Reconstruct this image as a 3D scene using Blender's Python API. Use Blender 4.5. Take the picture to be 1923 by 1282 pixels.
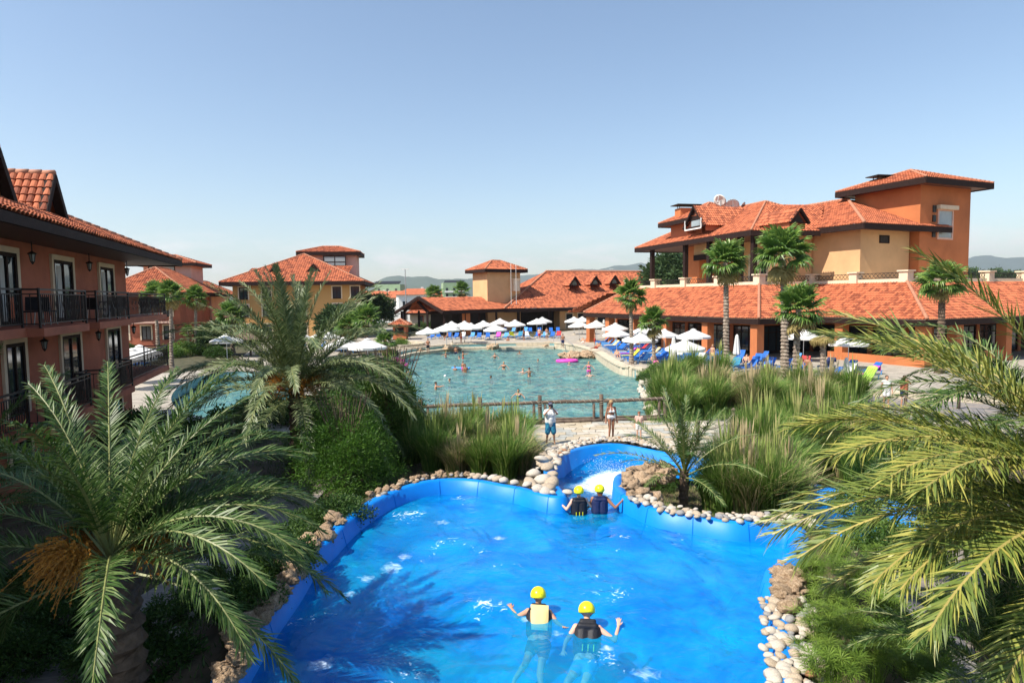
import bpy, bmesh, math, random
import numpy as np
from math import radians as R, sin, cos, pi, sqrt, atan2
from mathutils import Vector, Matrix, noise
from mathutils.geometry import delaunay_2d_cdt
random.seed(11); rng = np.random.default_rng(5)
scene = bpy.context.scene
for o in list(bpy.data.objects): bpy.data.objects.remove(o)
COL = scene.collection

# ------------------------------------------------------------------ camera
FPX, PITCH, ROLL, CAMZ = 1200.0, R(3.96), R(0.7), 6.2
cam_d = bpy.data.cameras.new('camera'); cam = bpy.data.objects.new('camera', cam_d); COL.objects.link(cam)
cam_d.sensor_width = 36; cam_d.lens = 36*FPX/1923; cam_d.clip_start = .1; cam_d.clip_end = 60000
FW = Vector((0, cos(PITCH), -sin(PITCH))); UP0 = Vector((0, sin(PITCH), cos(PITCH))); RT0 = Vector((1, 0, 0))
RT = RT0*cos(ROLL) - UP0*sin(ROLL); UP = UP0*cos(ROLL) + RT0*sin(ROLL)
cam.matrix_world = Matrix(((RT.x, UP.x, -FW.x, 0), (RT.y, UP.y, -FW.y, 0), (RT.z, UP.z, -FW.z, CAMZ), (0, 0, 0, 1)))
scene.camera = cam
scene.render.resolution_x = 1024; scene.render.resolution_y = 682

# ------------------------------------------------------------------ sky, sun, exposure
SUN_EL = R(51); SUN_DIR = Vector((-.87, -.49, 0)).normalized()
world = bpy.data.worlds.new('World'); scene.world = world; world.use_nodes = True
wn = world.node_tree; wn.nodes.clear()
wo = wn.nodes.new('ShaderNodeOutputWorld'); wb = wn.nodes.new('ShaderNodeBackground'); sky = wn.nodes.new('ShaderNodeTexSky')
sky.sky_type = 'NISHITA'; sky.sun_disc = False; sky.sun_elevation = SUN_EL
sky.sun_rotation = atan2(SUN_DIR.x, SUN_DIR.y) % (2*pi)
sky.altitude = 0; sky.air_density = 1.15; sky.dust_density = .5; sky.ozone_density = 1.9
wb.inputs[1].default_value = 0.11
# thin clouds low over the horizon, by direction
tc = wn.nodes.new('ShaderNodeTexCoord'); mp = wn.nodes.new('ShaderNodeMapping'); mp.inputs['Scale'].default_value = (9, 9, 34)
nz = wn.nodes.new('ShaderNodeTexNoise'); nz.inputs['Scale'].default_value = 1.3; nz.inputs['Detail'].default_value = 7; nz.inputs['Roughness'].default_value = .62
rp = wn.nodes.new('ShaderNodeValToRGB'); rp.color_ramp.elements[0].position = .46; rp.color_ramp.elements[1].position = .66
sx = wn.nodes.new('ShaderNodeSeparateXYZ'); el = wn.nodes.new('ShaderNodeValToRGB')
els = el.color_ramp.elements; els[0].position = .02; els[0].color = (0, 0, 0, 1); els[1].position = .055; els[1].color = (1, 1, 1, 1)
e3 = els.new(.10); e3.color = (0, 0, 0, 1)
mu = wn.nodes.new('ShaderNodeMath'); mu.operation = 'MULTIPLY'; mu2 = wn.nodes.new('ShaderNodeMath'); mu2.operation = 'MULTIPLY'; mu2.inputs[1].default_value = .55
mx = wn.nodes.new('ShaderNodeMixRGB'); mx.inputs[2].default_value = (8.0, 7.2, 7.1, 1)
L = wn.links.new
L(tc.outputs['Generated'], mp.inputs[0]); L(mp.outputs[0], nz.inputs[0]); L(nz.outputs[0], rp.inputs[0])
L(tc.outputs['Generated'], sx.inputs[0]); L(sx.outputs[2], el.inputs[0])
L(rp.outputs[0], mu.inputs[0]); L(el.outputs[0], mu.inputs[1]); L(mu.outputs[0], mu2.inputs[0]); L(mu2.outputs[0], mx.inputs[0])
L(sky.outputs[0], mx.inputs[1]); L(mx.outputs[0], wb.inputs[0]); L(wb.outputs[0], wo.inputs[0])
sun_d = bpy.data.lights.new('sun', 'SUN'); sun = bpy.data.objects.new('sun', sun_d); COL.objects.link(sun)
sun_d.energy = 5.0; sun_d.angle = R(.53); sun_d.color = (1, .93, .82)
S3 = Vector((SUN_DIR.x*cos(SUN_EL), SUN_DIR.y*cos(SUN_EL), sin(SUN_EL)))
sun.rotation_euler = S3.to_track_quat('Z', 'Y').to_euler(); sun.location = (-30, -20, 60)
vs = scene.view_settings
vs.view_transform = 'Standard'; vs.look = 'None'; vs.exposure = 0.68; vs.gamma = 1; vs.use_curve_mapping = False
scene.cycles.max_bounces = 8; scene.cycles.transparent_max_bounces = 24; scene.cycles.caustics_reflective = False; scene.cycles.caustics_refractive = False

# ------------------------------------------------------------------ survey helpers: a sight line meets a level or a distance
def ray(px, py):
    return FW*FPX + RT*(px-961.5) + UP*(641-py)
def G(px, py, z=0.0):
    d = ray(px, py); t = (z-CAMZ)/d.z
    return Vector((d.x*t, d.y*t, z))
def D(px, py, Y):
    d = ray(px, py); t = Y/d.y
    return Vector((d.x*t, Y, CAMZ+d.z*t))

# ------------------------------------------------------------------ materials
MATS = {}
def newmat(name):
    m = bpy.data.materials.new(name); m.use_nodes = True; n = m.node_tree; n.nodes.clear()
    out = n.nodes.new('ShaderNodeOutputMaterial'); MATS[name] = m
    return m, n, out
def ramp(n, stops):
    r = n.nodes.new('ShaderNodeValToRGB'); e = r.color_ramp.elements
    e[0].position = stops[0][0]; e[0].color = (*stops[0][1], 1); e[1].position = stops[-1][0]; e[1].color = (*stops[-1][1], 1)
    for p, c in stops[1:-1]:
        x = e.new(p); x.color = (*c, 1)
    return r
def mat(name, col, rough=.7, var=.12, scale=4, bump=0, bscale=30, col2=None, metal=0, spec=.4, tint=False, mid=.5, coord='Object', trans=0):
    m, n, out = newmat(name); lk = n.links.new
    b = n.nodes.new('ShaderNodeBsdfPrincipled'); b.inputs['Roughness'].default_value = rough; b.inputs['Metallic'].default_value = metal
    b.inputs['Specular IOR Level'].default_value = spec
    t = n.nodes.new('ShaderNodeTexCoord')
    c1 = col; c2 = col2 or tuple(max(0, c*(1-var*2)) for c in col)
    nz = n.nodes.new('ShaderNodeTexNoise'); nz.inputs['Scale'].default_value = scale; nz.inputs['Detail'].default_value = 6; nz.inputs['Roughness'].default_value = .62
    lk(t.outputs[coord], nz.inputs[0])
    r = ramp(n, [(mid-.18, c2), (mid+.18, c1)])
    if tint:
        a = n.nodes.new('ShaderNodeAttribute'); a.attribute_name = 'tint'
        ad = n.nodes.new('ShaderNodeMath'); ad.operation = 'MULTIPLY_ADD'; ad.inputs[1].default_value = .5; lk(nz.outputs[0], ad.inputs[0])
        sc = n.nodes.new('ShaderNodeMath'); sc.operation = 'MULTIPLY'; sc.inputs[1].default_value = .5; lk(a.outputs['Fac'], sc.inputs[0]); lk(sc.outputs[0], ad.inputs[2])
        lk(ad.outputs[0], r.inputs[0])
    else: lk(nz.outputs[0], r.inputs[0])
    lk(r.outputs[0], b.inputs['Base Color'])
    if bump:
        n2 = n.nodes.new('ShaderNodeTexNoise'); n2.inputs['Scale'].default_value = bscale; n2.inputs['Detail'].default_value = 5; lk(t.outputs[coord], n2.inputs[0])
        bp = n.nodes.new('ShaderNodeBump'); bp.inputs['Strength'].default_value = bump; bp.inputs['Distance'].default_value = .02
        lk(n2.outputs[0], bp.inputs['Height']); lk(bp.outputs[0], b.inputs['Normal'])
    if trans:
        tr = n.nodes.new('ShaderNodeBsdfTranslucent'); lk(r.outputs[0], tr.inputs[0]); mxs = n.nodes.new('ShaderNodeMixShader'); mxs.inputs[0].default_value = trans
        lk(b.outputs[0], mxs.inputs[1]); lk(tr.outputs[0], mxs.inputs[2]); lk(mxs.outputs[0], out.inputs[0])
    else: lk(b.outputs[0], out.inputs[0])
    return m
def leafmat(name, stops, rough=.5, trans=.3, spec=.35, scale=.8):
    m, n, out = newmat(name); lk = n.links.new
    b = n.nodes.new('ShaderNodeBsdfPrincipled'); b.inputs['Roughness'].default_value = rough; b.inputs['Specular IOR Level'].default_value = spec
    a = n.nodes.new('ShaderNodeAttribute'); a.attribute_name = 'tint'; t = n.nodes.new('ShaderNodeTexCoord')
    oi = n.nodes.new('ShaderNodeObjectInfo')
    nz = n.nodes.new('ShaderNodeTexNoise'); nz.inputs['Scale'].default_value = scale; nz.inputs['Detail'].default_value = 3; lk(t.outputs['Object'], nz.inputs[0])
    m1 = n.nodes.new('ShaderNodeMath'); m1.operation = 'MULTIPLY_ADD'; m1.inputs[1].default_value = .5; lk(nz.outputs[0], m1.inputs[0])
    m2 = n.nodes.new('ShaderNodeMath'); m2.operation = 'MULTIPLY_ADD'; m2.inputs[1].default_value = .6; m2.inputs[2].default_value = -.12; lk(a.outputs['Fac'], m2.inputs[0])
    m3 = n.nodes.new('ShaderNodeMath'); m3.operation = 'MULTIPLY_ADD'; m3.inputs[1].default_value = .14; lk(oi.outputs['Random'], m3.inputs[0]); lk(m2.outputs[0], m3.inputs[2])
    lk(m3.outputs[0], m1.inputs[2])
    r = ramp(n, stops); lk(m1.outputs[0], r.inputs[0]); lk(r.outputs[0], b.inputs['Base Color'])
    tr = n.nodes.new('ShaderNodeBsdfTranslucent'); lk(r.outputs[0], tr.inputs[0]); ms = n.nodes.new('ShaderNodeMixShader'); ms.inputs[0].default_value = trans
    lk(b.outputs[0], ms.inputs[1]); lk(tr.outputs[0], ms.inputs[2]); lk(ms.outputs[0], out.inputs[0])
    return m
def watermat(name, tint, diff, fac, bscale, bstr, foam=None, patch=None, pscale=.25, rough=.04, bd=.12):
    m, n, out = newmat(name); lk = n.links.new
    t = n.nodes.new('ShaderNodeTexCoord')
    n1 = n.nodes.new('ShaderNodeTexNoise'); n1.inputs['Scale'].default_value = bscale; n1.inputs['Detail'].default_value = 5; n1.inputs['Distortion'].default_value = .8; n1.inputs['Roughness'].default_value = .6
    lk(t.outputs['Object'], n1.inputs[0])
    n2 = n.nodes.new('ShaderNodeTexNoise'); n2.inputs['Scale'].default_value = bscale*.22; n2.inputs['Detail'].default_value = 3; n2.inputs['Distortion'].default_value = 1.5
    lk(t.outputs['Object'], n2.inputs[0])
    ad = n.nodes.new('ShaderNodeMath'); ad.operation = 'MULTIPLY_ADD'; ad.inputs[1].default_value = .45; lk(n1.outputs[0], ad.inputs[0]); lk(n2.outputs[0], ad.inputs[2])
    bp = n.nodes.new('ShaderNodeBump'); bp.inputs['Strength'].default_value = bstr; bp.inputs['Distance'].default_value = bd; lk(ad.outputs[0], bp.inputs['Height'])
    fr = n.nodes.new('ShaderNodeFresnel'); fr.inputs[0].default_value = 1.33; lk(bp.outputs[0], fr.inputs['Normal'])
    gl = n.nodes.new('ShaderNodeBsdfGlossy'); gl.inputs['Roughness'].default_value = rough; lk(bp.outputs[0], gl.inputs['Normal'])
    tr = n.nodes.new('ShaderNodeBsdfTransparent'); tr.inputs[0].default_value = (*tint, 1)
    df = n.nodes.new('ShaderNodeBsdfDiffuse'); lk(bp.outputs[0], df.inputs['Normal'])
    n3 = n.nodes.new('ShaderNodeTexNoise'); n3.inputs['Scale'].default_value = pscale; n3.inputs['Detail'].default_value = 6; n3.inputs['Distortion'].default_value = 1.2; n3.inputs['Roughness'].default_value = .65
    lk(t.outputs['Object'], n3.inputs[0])
    r = ramp(n, [(.34, diff), (.66, patch or diff)]); lk(n3.outputs[0], r.inputs[0])
    col = r.outputs[0]; facv = None
    if foam:
        n4 = n.nodes.new('ShaderNodeTexNoise'); n4.inputs['Scale'].default_value = foam[0]; n4.inputs['Detail'].default_value = 8; n4.inputs['Distortion'].default_value = 2.2; n4.inputs['Roughness'].default_value = .7
        lk(t.outputs['Object'], n4.inputs[0])
        n5 = n.nodes.new('ShaderNodeTexNoise'); n5.inputs['Scale'].default_value = foam[0]*.25; n5.inputs['Detail'].default_value = 2; lk(t.outputs['Object'], n5.inputs[0])
        a5 = n.nodes.new('ShaderNodeMath'); a5.operation = 'MULTIPLY'; lk(n4.outputs[0], a5.inputs[0]); lk(n5.outputs[0], a5.inputs[1])
        fm = ramp(n, [(foam[1], (0, 0, 0)), (foam[2], (1, 1, 1))]); lk(a5.outputs[0], fm.inputs[0])
        att = n.nodes.new('ShaderNodeAttribute'); att.attribute_name = 'foam'
        n6 = n.nodes.new('ShaderNodeTexNoise'); n6.inputs['Scale'].default_value = 5; n6.inputs['Detail'].default_value = 7; n6.inputs['Distortion'].default_value = 1; lk(t.outputs['Object'], n6.inputs[0])
        am = n.nodes.new('ShaderNodeMath'); am.operation = 'MULTIPLY_ADD'; am.inputs[1].default_value = 1.5; lk(att.outputs['Fac'], am.inputs[0]); 
        sb = n.nodes.new('ShaderNodeMath'); sb.operation = 'SUBTRACT'; sb.inputs[1].default_value = 1.05; lk(n6.outputs[0], sb.inputs[0]); lk(sb.outputs[0], am.inputs[2])
        cl = n.nodes.new('ShaderNodeMath'); cl.operation = 'MULTIPLY'; cl.use_clamp = True; cl.inputs[1].default_value = 1.5; lk(am.outputs[0], cl.inputs[0])
        mxm = n.nodes.new('ShaderNodeMath'); mxm.operation = 'MAXIMUM'; lk(fm.outputs[0], mxm.inputs[0]); lk(cl.outputs[0], mxm.inputs[1])
        mc = n.nodes.new('ShaderNodeMixRGB'); mc.inputs[2].default_value = (.85, .93, .97, 1); lk(mxm.outputs[0], mc.inputs[0]); lk(col, mc.inputs[1]); col = mc.outputs[0]; facv = mxm.outputs[0]
    lk(col, df.inputs[0])
    m1 = n.nodes.new('ShaderNodeMixShader'); lk(tr.outputs[0], m1.inputs[1]); lk(df.outputs[0], m1.inputs[2])
    if facv:
        ma = n.nodes.new('ShaderNodeMath'); ma.operation = 'MULTIPLY_ADD'; ma.use_clamp = True; ma.inputs[1].default_value = .8; ma.inputs[2].default_value = fac; lk(facv, ma.inputs[0]); lk(ma.outputs[0], m1.inputs[0])
    else: m1.inputs[0].default_value = fac
    m2 = n.nodes.new('ShaderNodeMixShader'); lk(fr.outputs[0], m2.inputs[0]); lk(m1.outputs[0], m2.inputs[1]); lk(gl.outputs[0], m2.inputs[2])
    lk(m2.outputs[0], out.inputs[0])
    return m
def stonemat(name, cols, scale, joint=(.30, .27, .22), jw=.03, bump=.4):
    m, n, out = newmat(name); lk = n.links.new; t = n.nodes.new('ShaderNodeTexCoord')
    v = n.nodes.new('ShaderNodeTexVoronoi'); v.inputs['Scale'].default_value = scale; lk(t.outputs['Object'], v.inputs[0])
    ve = n.nodes.new('ShaderNodeTexVoronoi'); ve.feature = 'DISTANCE_TO_EDGE'; ve.inputs['Scale'].default_value = scale; lk(t.outputs['Object'], ve.inputs[0])
    s = n.nodes.new('ShaderNodeSeparateColor'); lk(v.outputs['Color'], s.inputs[0])
    r = ramp(n, cols); lk(s.outputs[0], r.inputs[0])
    nz = n.nodes.new('ShaderNodeTexNoise'); nz.inputs['Scale'].default_value = scale*5; nz.inputs['Detail'].default_value = 6; lk(t.outputs['Object'], nz.inputs[0])
    mr = n.nodes.new('ShaderNodeMixRGB'); mr.blend_type = 'MULTIPLY'; mr.inputs[0].default_value = .5; lk(r.outputs[0], mr.inputs[1]); lk(nz.outputs[0], mr.inputs[2])
    e = ramp(n, [(jw*.4, (0, 0, 0)), (jw, (1, 1, 1))]); lk(ve.outputs['Distance'], e.inputs[0])
    mj = n.nodes.new('ShaderNodeMixRGB'); mj.inputs[1].default_value = (*joint, 1); lk(e.outputs[0], mj.inputs[0]); lk(mr.outputs[0], mj.inputs[2])
    b = n.nodes.new('ShaderNodeBsdfPrincipled'); b.inputs['Roughness'].default_value = .8; lk(mj.outputs[0], b.inputs['Base Color'])
    bp = n.nodes.new('ShaderNodeBump'); bp.inputs['Strength'].default_value = bump; bp.inputs['Distance'].default_value = .02; lk(e.outputs[0], bp.inputs['Height']); lk(bp.outputs[0], b.inputs['Normal'])
    lk(b.outputs[0], out.inputs[0])
    return m
M = {}
M['stucco_red'] = mat('stucco_red', (.47, .145, .08), .85, .17, .7, .5, 60)
M['stucco_orange'] = mat('stucco_orange', (.54, .175, .062), .85, .13, .35, .4, 40)
M['stucco_deep'] = mat('stucco_deep', (.50, .15, .065), .85, .08, .5, .4, 40)
M['stucco_peach'] = mat('stucco_peach', (.70, .42, .21), .85, .11, .35, .4, 40)
M['stucco_yellow'] = mat('stucco_yellow', (.56, .31, .11), .85, .08, .5, .3, 40)
M['stucco_pink'] = mat('stucco_pink', (.70, .45, .36), .85, .08, .5, .3, 40)
M['cream'] = mat('cream', (.72, .58, .42), .8, .08, 2, .3, 30)
M['white'] = mat('white', (.78, .77, .74), .6, .06, 2)
M['canvas'] = mat('canvas', (.82, .81, .78), .8, .04, 2, .2, 15, trans=.25)
M['tile'] = mat('tile', (.49, .145, .062), .8, .2, 1.6, .3, 25, col2=(.20, .050, .022), tint=True, mid=.42)
M['tile_cap'] = mat('tile_cap', (.50, .22, .13), .8, .15, 3, .3, 25)
M['wood_dark'] = mat('wood_dark', (.034, .019, .016), .7, .25, 6, .3, 20, spec=.12)
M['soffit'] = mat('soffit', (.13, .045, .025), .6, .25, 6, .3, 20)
M['iron'] = mat('iron', (.02, .017, .016), .5, .1, 6)
M['glass'] = mat('glass', (.03, .04, .05), .06, .1, 1, spec=.8)
M['glass_pale'] = mat('glass_pale', (.30, .34, .36), .12, .1, 1, spec=.8)
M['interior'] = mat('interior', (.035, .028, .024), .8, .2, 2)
M['curtain'] = mat('curtain', (.55, .53, .5), .9, .1, 2)
M['ground'] = mat('ground', (.20, .17, .12), .95, .3, .12, .4, 3, col2=(.09, .10, .045))
M['soil'] = mat('soil', (.14, .095, .06), .95, .3, 1.5, .8, 6, col2=(.035, .035, .016))
M['bed'] = mat('bed', (.10, .085, .045), .95, .3, 1.5, .8, 9, col2=(.03, .035, .012))
M['paving'] = stonemat('paving', [(0, (.30, .26, .20)), (.4, (.40, .36, .29)), (.7, (.36, .36, .32)), (1, (.50, .43, .33))], 1.7)
M['deck'] = stonemat('deck', [(0, (.40, .35, .29)), (.5, (.48, .43, .35)), (1, (.55, .48, .40))], 1.3, jw=.02)
M['path'] = stonemat('path', [(0, (.20, .19, .20)), (.5, (.26, .24, .23)), (1, (.33, .27, .22))], 1.6)
M['slab_a'] = mat('slab_a', (.50, .42, .30), .8, .15, 3, .3, 18)
M['slab_b'] = mat('slab_b', (.40, .40, .36), .8, .15, 3, .3, 18)
M['slab_c'] = mat('slab_c', (.56, .50, .41), .8, .12, 3, .3, 18)
M['limestone'] = mat('limestone', (.60, .52, .39), .85, .14, 2, .6, 14)
M['whiterock'] = mat('whiterock', (.68, .63, .56), .9, .2, 2.5, .9, 10, col2=(.38, .30, .22))
M['coral'] = mat('coral', (.56, .42, .28), .95, .3, 7, 1.0, 22, col2=(.20, .115, .06))
M['stone_w'] = mat('stone_w', (.56, .50, .42), .75, .15, 5, .3, 20)
M['stone_t'] = mat('stone_t', (.50, .40, .29), .75, .2, 5, .3, 20)
M['stone_g'] = mat('stone_g', (.32, .31, .30), .75, .2, 5, .3, 20)
M['stone_r'] = mat('stone_r', (.42, .20, .10), .75, .2, 5, .3, 20)
M['frp'] = mat('frp', (.003, .235, .72), .42, .08, 1.1, .25, 1.5, spec=.25, col2=(.002, .17, .58))
M['water_blue'] = watermat('water_blue', (.45, .90, 1), (.002, .22, .72), .38, 2.8, .9, (3.8, .385, .47), (.008, .52, .90), .55)
M['lagoon_floor'] = mat('lagoon_floor', (.30, .44, .40), .9, .2, .35, .3, 5, col2=(.10, .26, .30))
M['water_lagoon'] = watermat('water_lagoon', (.50, .90, .90), (.015, .15, .22), .55, 3.4, 1.0, None, (.34, .60, .50), 1.3, bd=.35, rough=.03)
M['log'] = mat('log', (.20, .15, .11), .9, .3, 5, .9, 25, col2=(.07, .05, .04))
M['logend'] = mat('logend', (.34, .27, .20), .9, .2, 5, .4, 25)
M['bark'] = mat('bark', (.40, .33, .26), .95, .35, 5, 1, 16, col2=(.11, .07, .05))
M['bark_dark'] = mat('bark_dark', (.19, .13, .09), .95, .35, 5, 1, 16, col2=(.05, .033, .022))
M['blue_mat'] = mat('blue_mat', (.012, .14, .55), .7, .2, 4, .2, 20)
M['blue_light'] = mat('blue_light', (.10, .36, .80), .7, .15, 4, .2, 20)
M['plastic_w'] = mat('plastic_w', (.72, .76, .80), .4, .04, 4)
M['metal'] = mat('metal', (.45, .45, .45), .4, .1, 4, metal=.6)
M['skin'] = mat('skin', (.56, .29, .18), .55, .08, 3, .1, 60)
M['skin_tan'] = mat('skin_tan', (.38, .165, .09), .55, .08, 3, .1, 60)
M['skin_pale'] = mat('skin_pale', (.68, .40, .29), .55, .08, 3, .1, 60)
M['hair'] = mat('hair', (.035, .02, .013), .6, .2, 20, .5, 60)
M['hair_blond'] = mat('hair_blond', (.45, .29, .13), .6, .2, 20, .5, 60)
M['hair_red'] = mat('hair_red', (.25, .085, .03), .6, .2, 20, .5, 60)
M['black'] = mat('black', (.012, .013, .020), .6, .2, 8, .3, 40)
M['navy'] = mat('navy', (.02, .03, .10), .6, .2, 8, .3, 40)
M['yellow'] = mat('yellow', (.86, .80, .02), .28, .04, 6)
M['vest_cream'] = mat('vest_cream', (.80, .60, .26), .7, .06, 6, .2, 40)
M['teal'] = mat('teal', (.03, .28, .36), .8, .2, 9, .2, 30, col2=(.02, .12, .30))
M['red'] = mat('red', (.55, .03, .03), .6, .1, 5)
M['pink'] = mat('pink', (.75, .07, .45), .5, .1, 5)
M['lime'] = mat('lime', (.45, .75, .10), .5, .1, 5)
M['rope'] = mat('rope', (.50, .44, .34), .9, .2, 20, .5, 60)
M['date_frond'] = leafmat('date_frond', [(.1, (.022, .062, .010)), (.5, (.062, .125, .024)), (.95, (.24, .30, .11))], .45, .22, .4)
M['date_frond_mid'] = leafmat('date_frond_mid', [(.1, (.06, .10, .03)), (.5, (.15, .20, .08)), (.95, (.36, .38, .20))], .45, .22, .5)
M['date_frond_gold'] = leafmat('date_frond_gold', [(.1, (.06, .11, .018)), (.5, (.18, .23, .045)), (.95, (.48, .42, .09))], .42, .25, .5)
M['rachis'] = mat('rachis', (.42, .34, .10), .5, .15, 3)
M['rachis_g'] = mat('rachis_g', (.22, .24, .08), .5, .15, 3)
M['stalk'] = mat('stalk', (.50, .20, .02), .6, .2, 6)
M['fan_leaf'] = leafmat('fan_leaf', [(.1, (.04, .10, .02)), (.5, (.10, .20, .035)), (.95, (.28, .38, .08))], .4, .3, .5)
M['fan_dry'] = leafmat('fan_dry', [(.1, (.16, .12, .04)), (.5, (.34, .26, .09)), (.95, (.45, .36, .16))], .6, .3, .3)
M['grass'] = leafmat('grass', [(.1, (.045, .11, .015)), (.5, (.13, .24, .04)), (.80, (.28, .36, .09)), (.98, (.46, .40, .18))], .55, .3, .3)
M['grass_dry'] = leafmat('grass_dry', [(.1, (.08, .14, .03)), (.45, (.19, .26, .07)), (.7, (.42, .34, .17)), (.95, (.55, .44, .26))], .55, .3, .3)
M['grass_dark'] = leafmat('grass_dark', [(.1, (.02, .05, .01)), (.5, (.05, .11, .02)), (.95, (.14, .21, .05))], .55, .25, .3)
M['bamboo'] = leafmat('bamboo', [(.1, (.025, .07, .008)), (.5, (.07, .17, .02)), (.95, (.20, .36, .05))], .5, .35, .3)
M['papyrus'] = leafmat('papyrus', [(.1, (.06, .12, .015)), (.5, (.16, .26, .035)), (.95, (.32, .40, .08))], .5, .35, .3)
M['shrub'] = leafmat('shrub', [(.1, (.02, .05, .01)), (.5, (.05, .11, .02)), (.95, (.14, .22, .05))], .5, .3, .3)
M['shrub_bright'] = leafmat('shrub_bright', [(.1, (.05, .11, .015)), (.5, (.12, .22, .035)), (.95, (.28, .36, .08))], .5, .3, .3)
M['pine'] = leafmat('pine', [(.1, (.02, .045, .015)), (.5, (.045, .085, .03)), (.95, (.10, .16, .05))], .6, .2, .3)
M['flower'] = leafmat('flower', [(.1, (.35, .02, .18)), (.5, (.55, .04, .32)), (.95, (.75, .15, .50))], .5, .3, .3)
M['hill'] = mat('hill', (.07, .10, .07), .95, .3, .004, 0, 1, col2=(.05, .075, .035))
M['green_wall'] = mat('green_wall', (.30, .42, .26), .85, .1, .5)
M['asphalt'] = mat('asphalt', (.06, .06, .06), .95, .2, 2)

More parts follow.
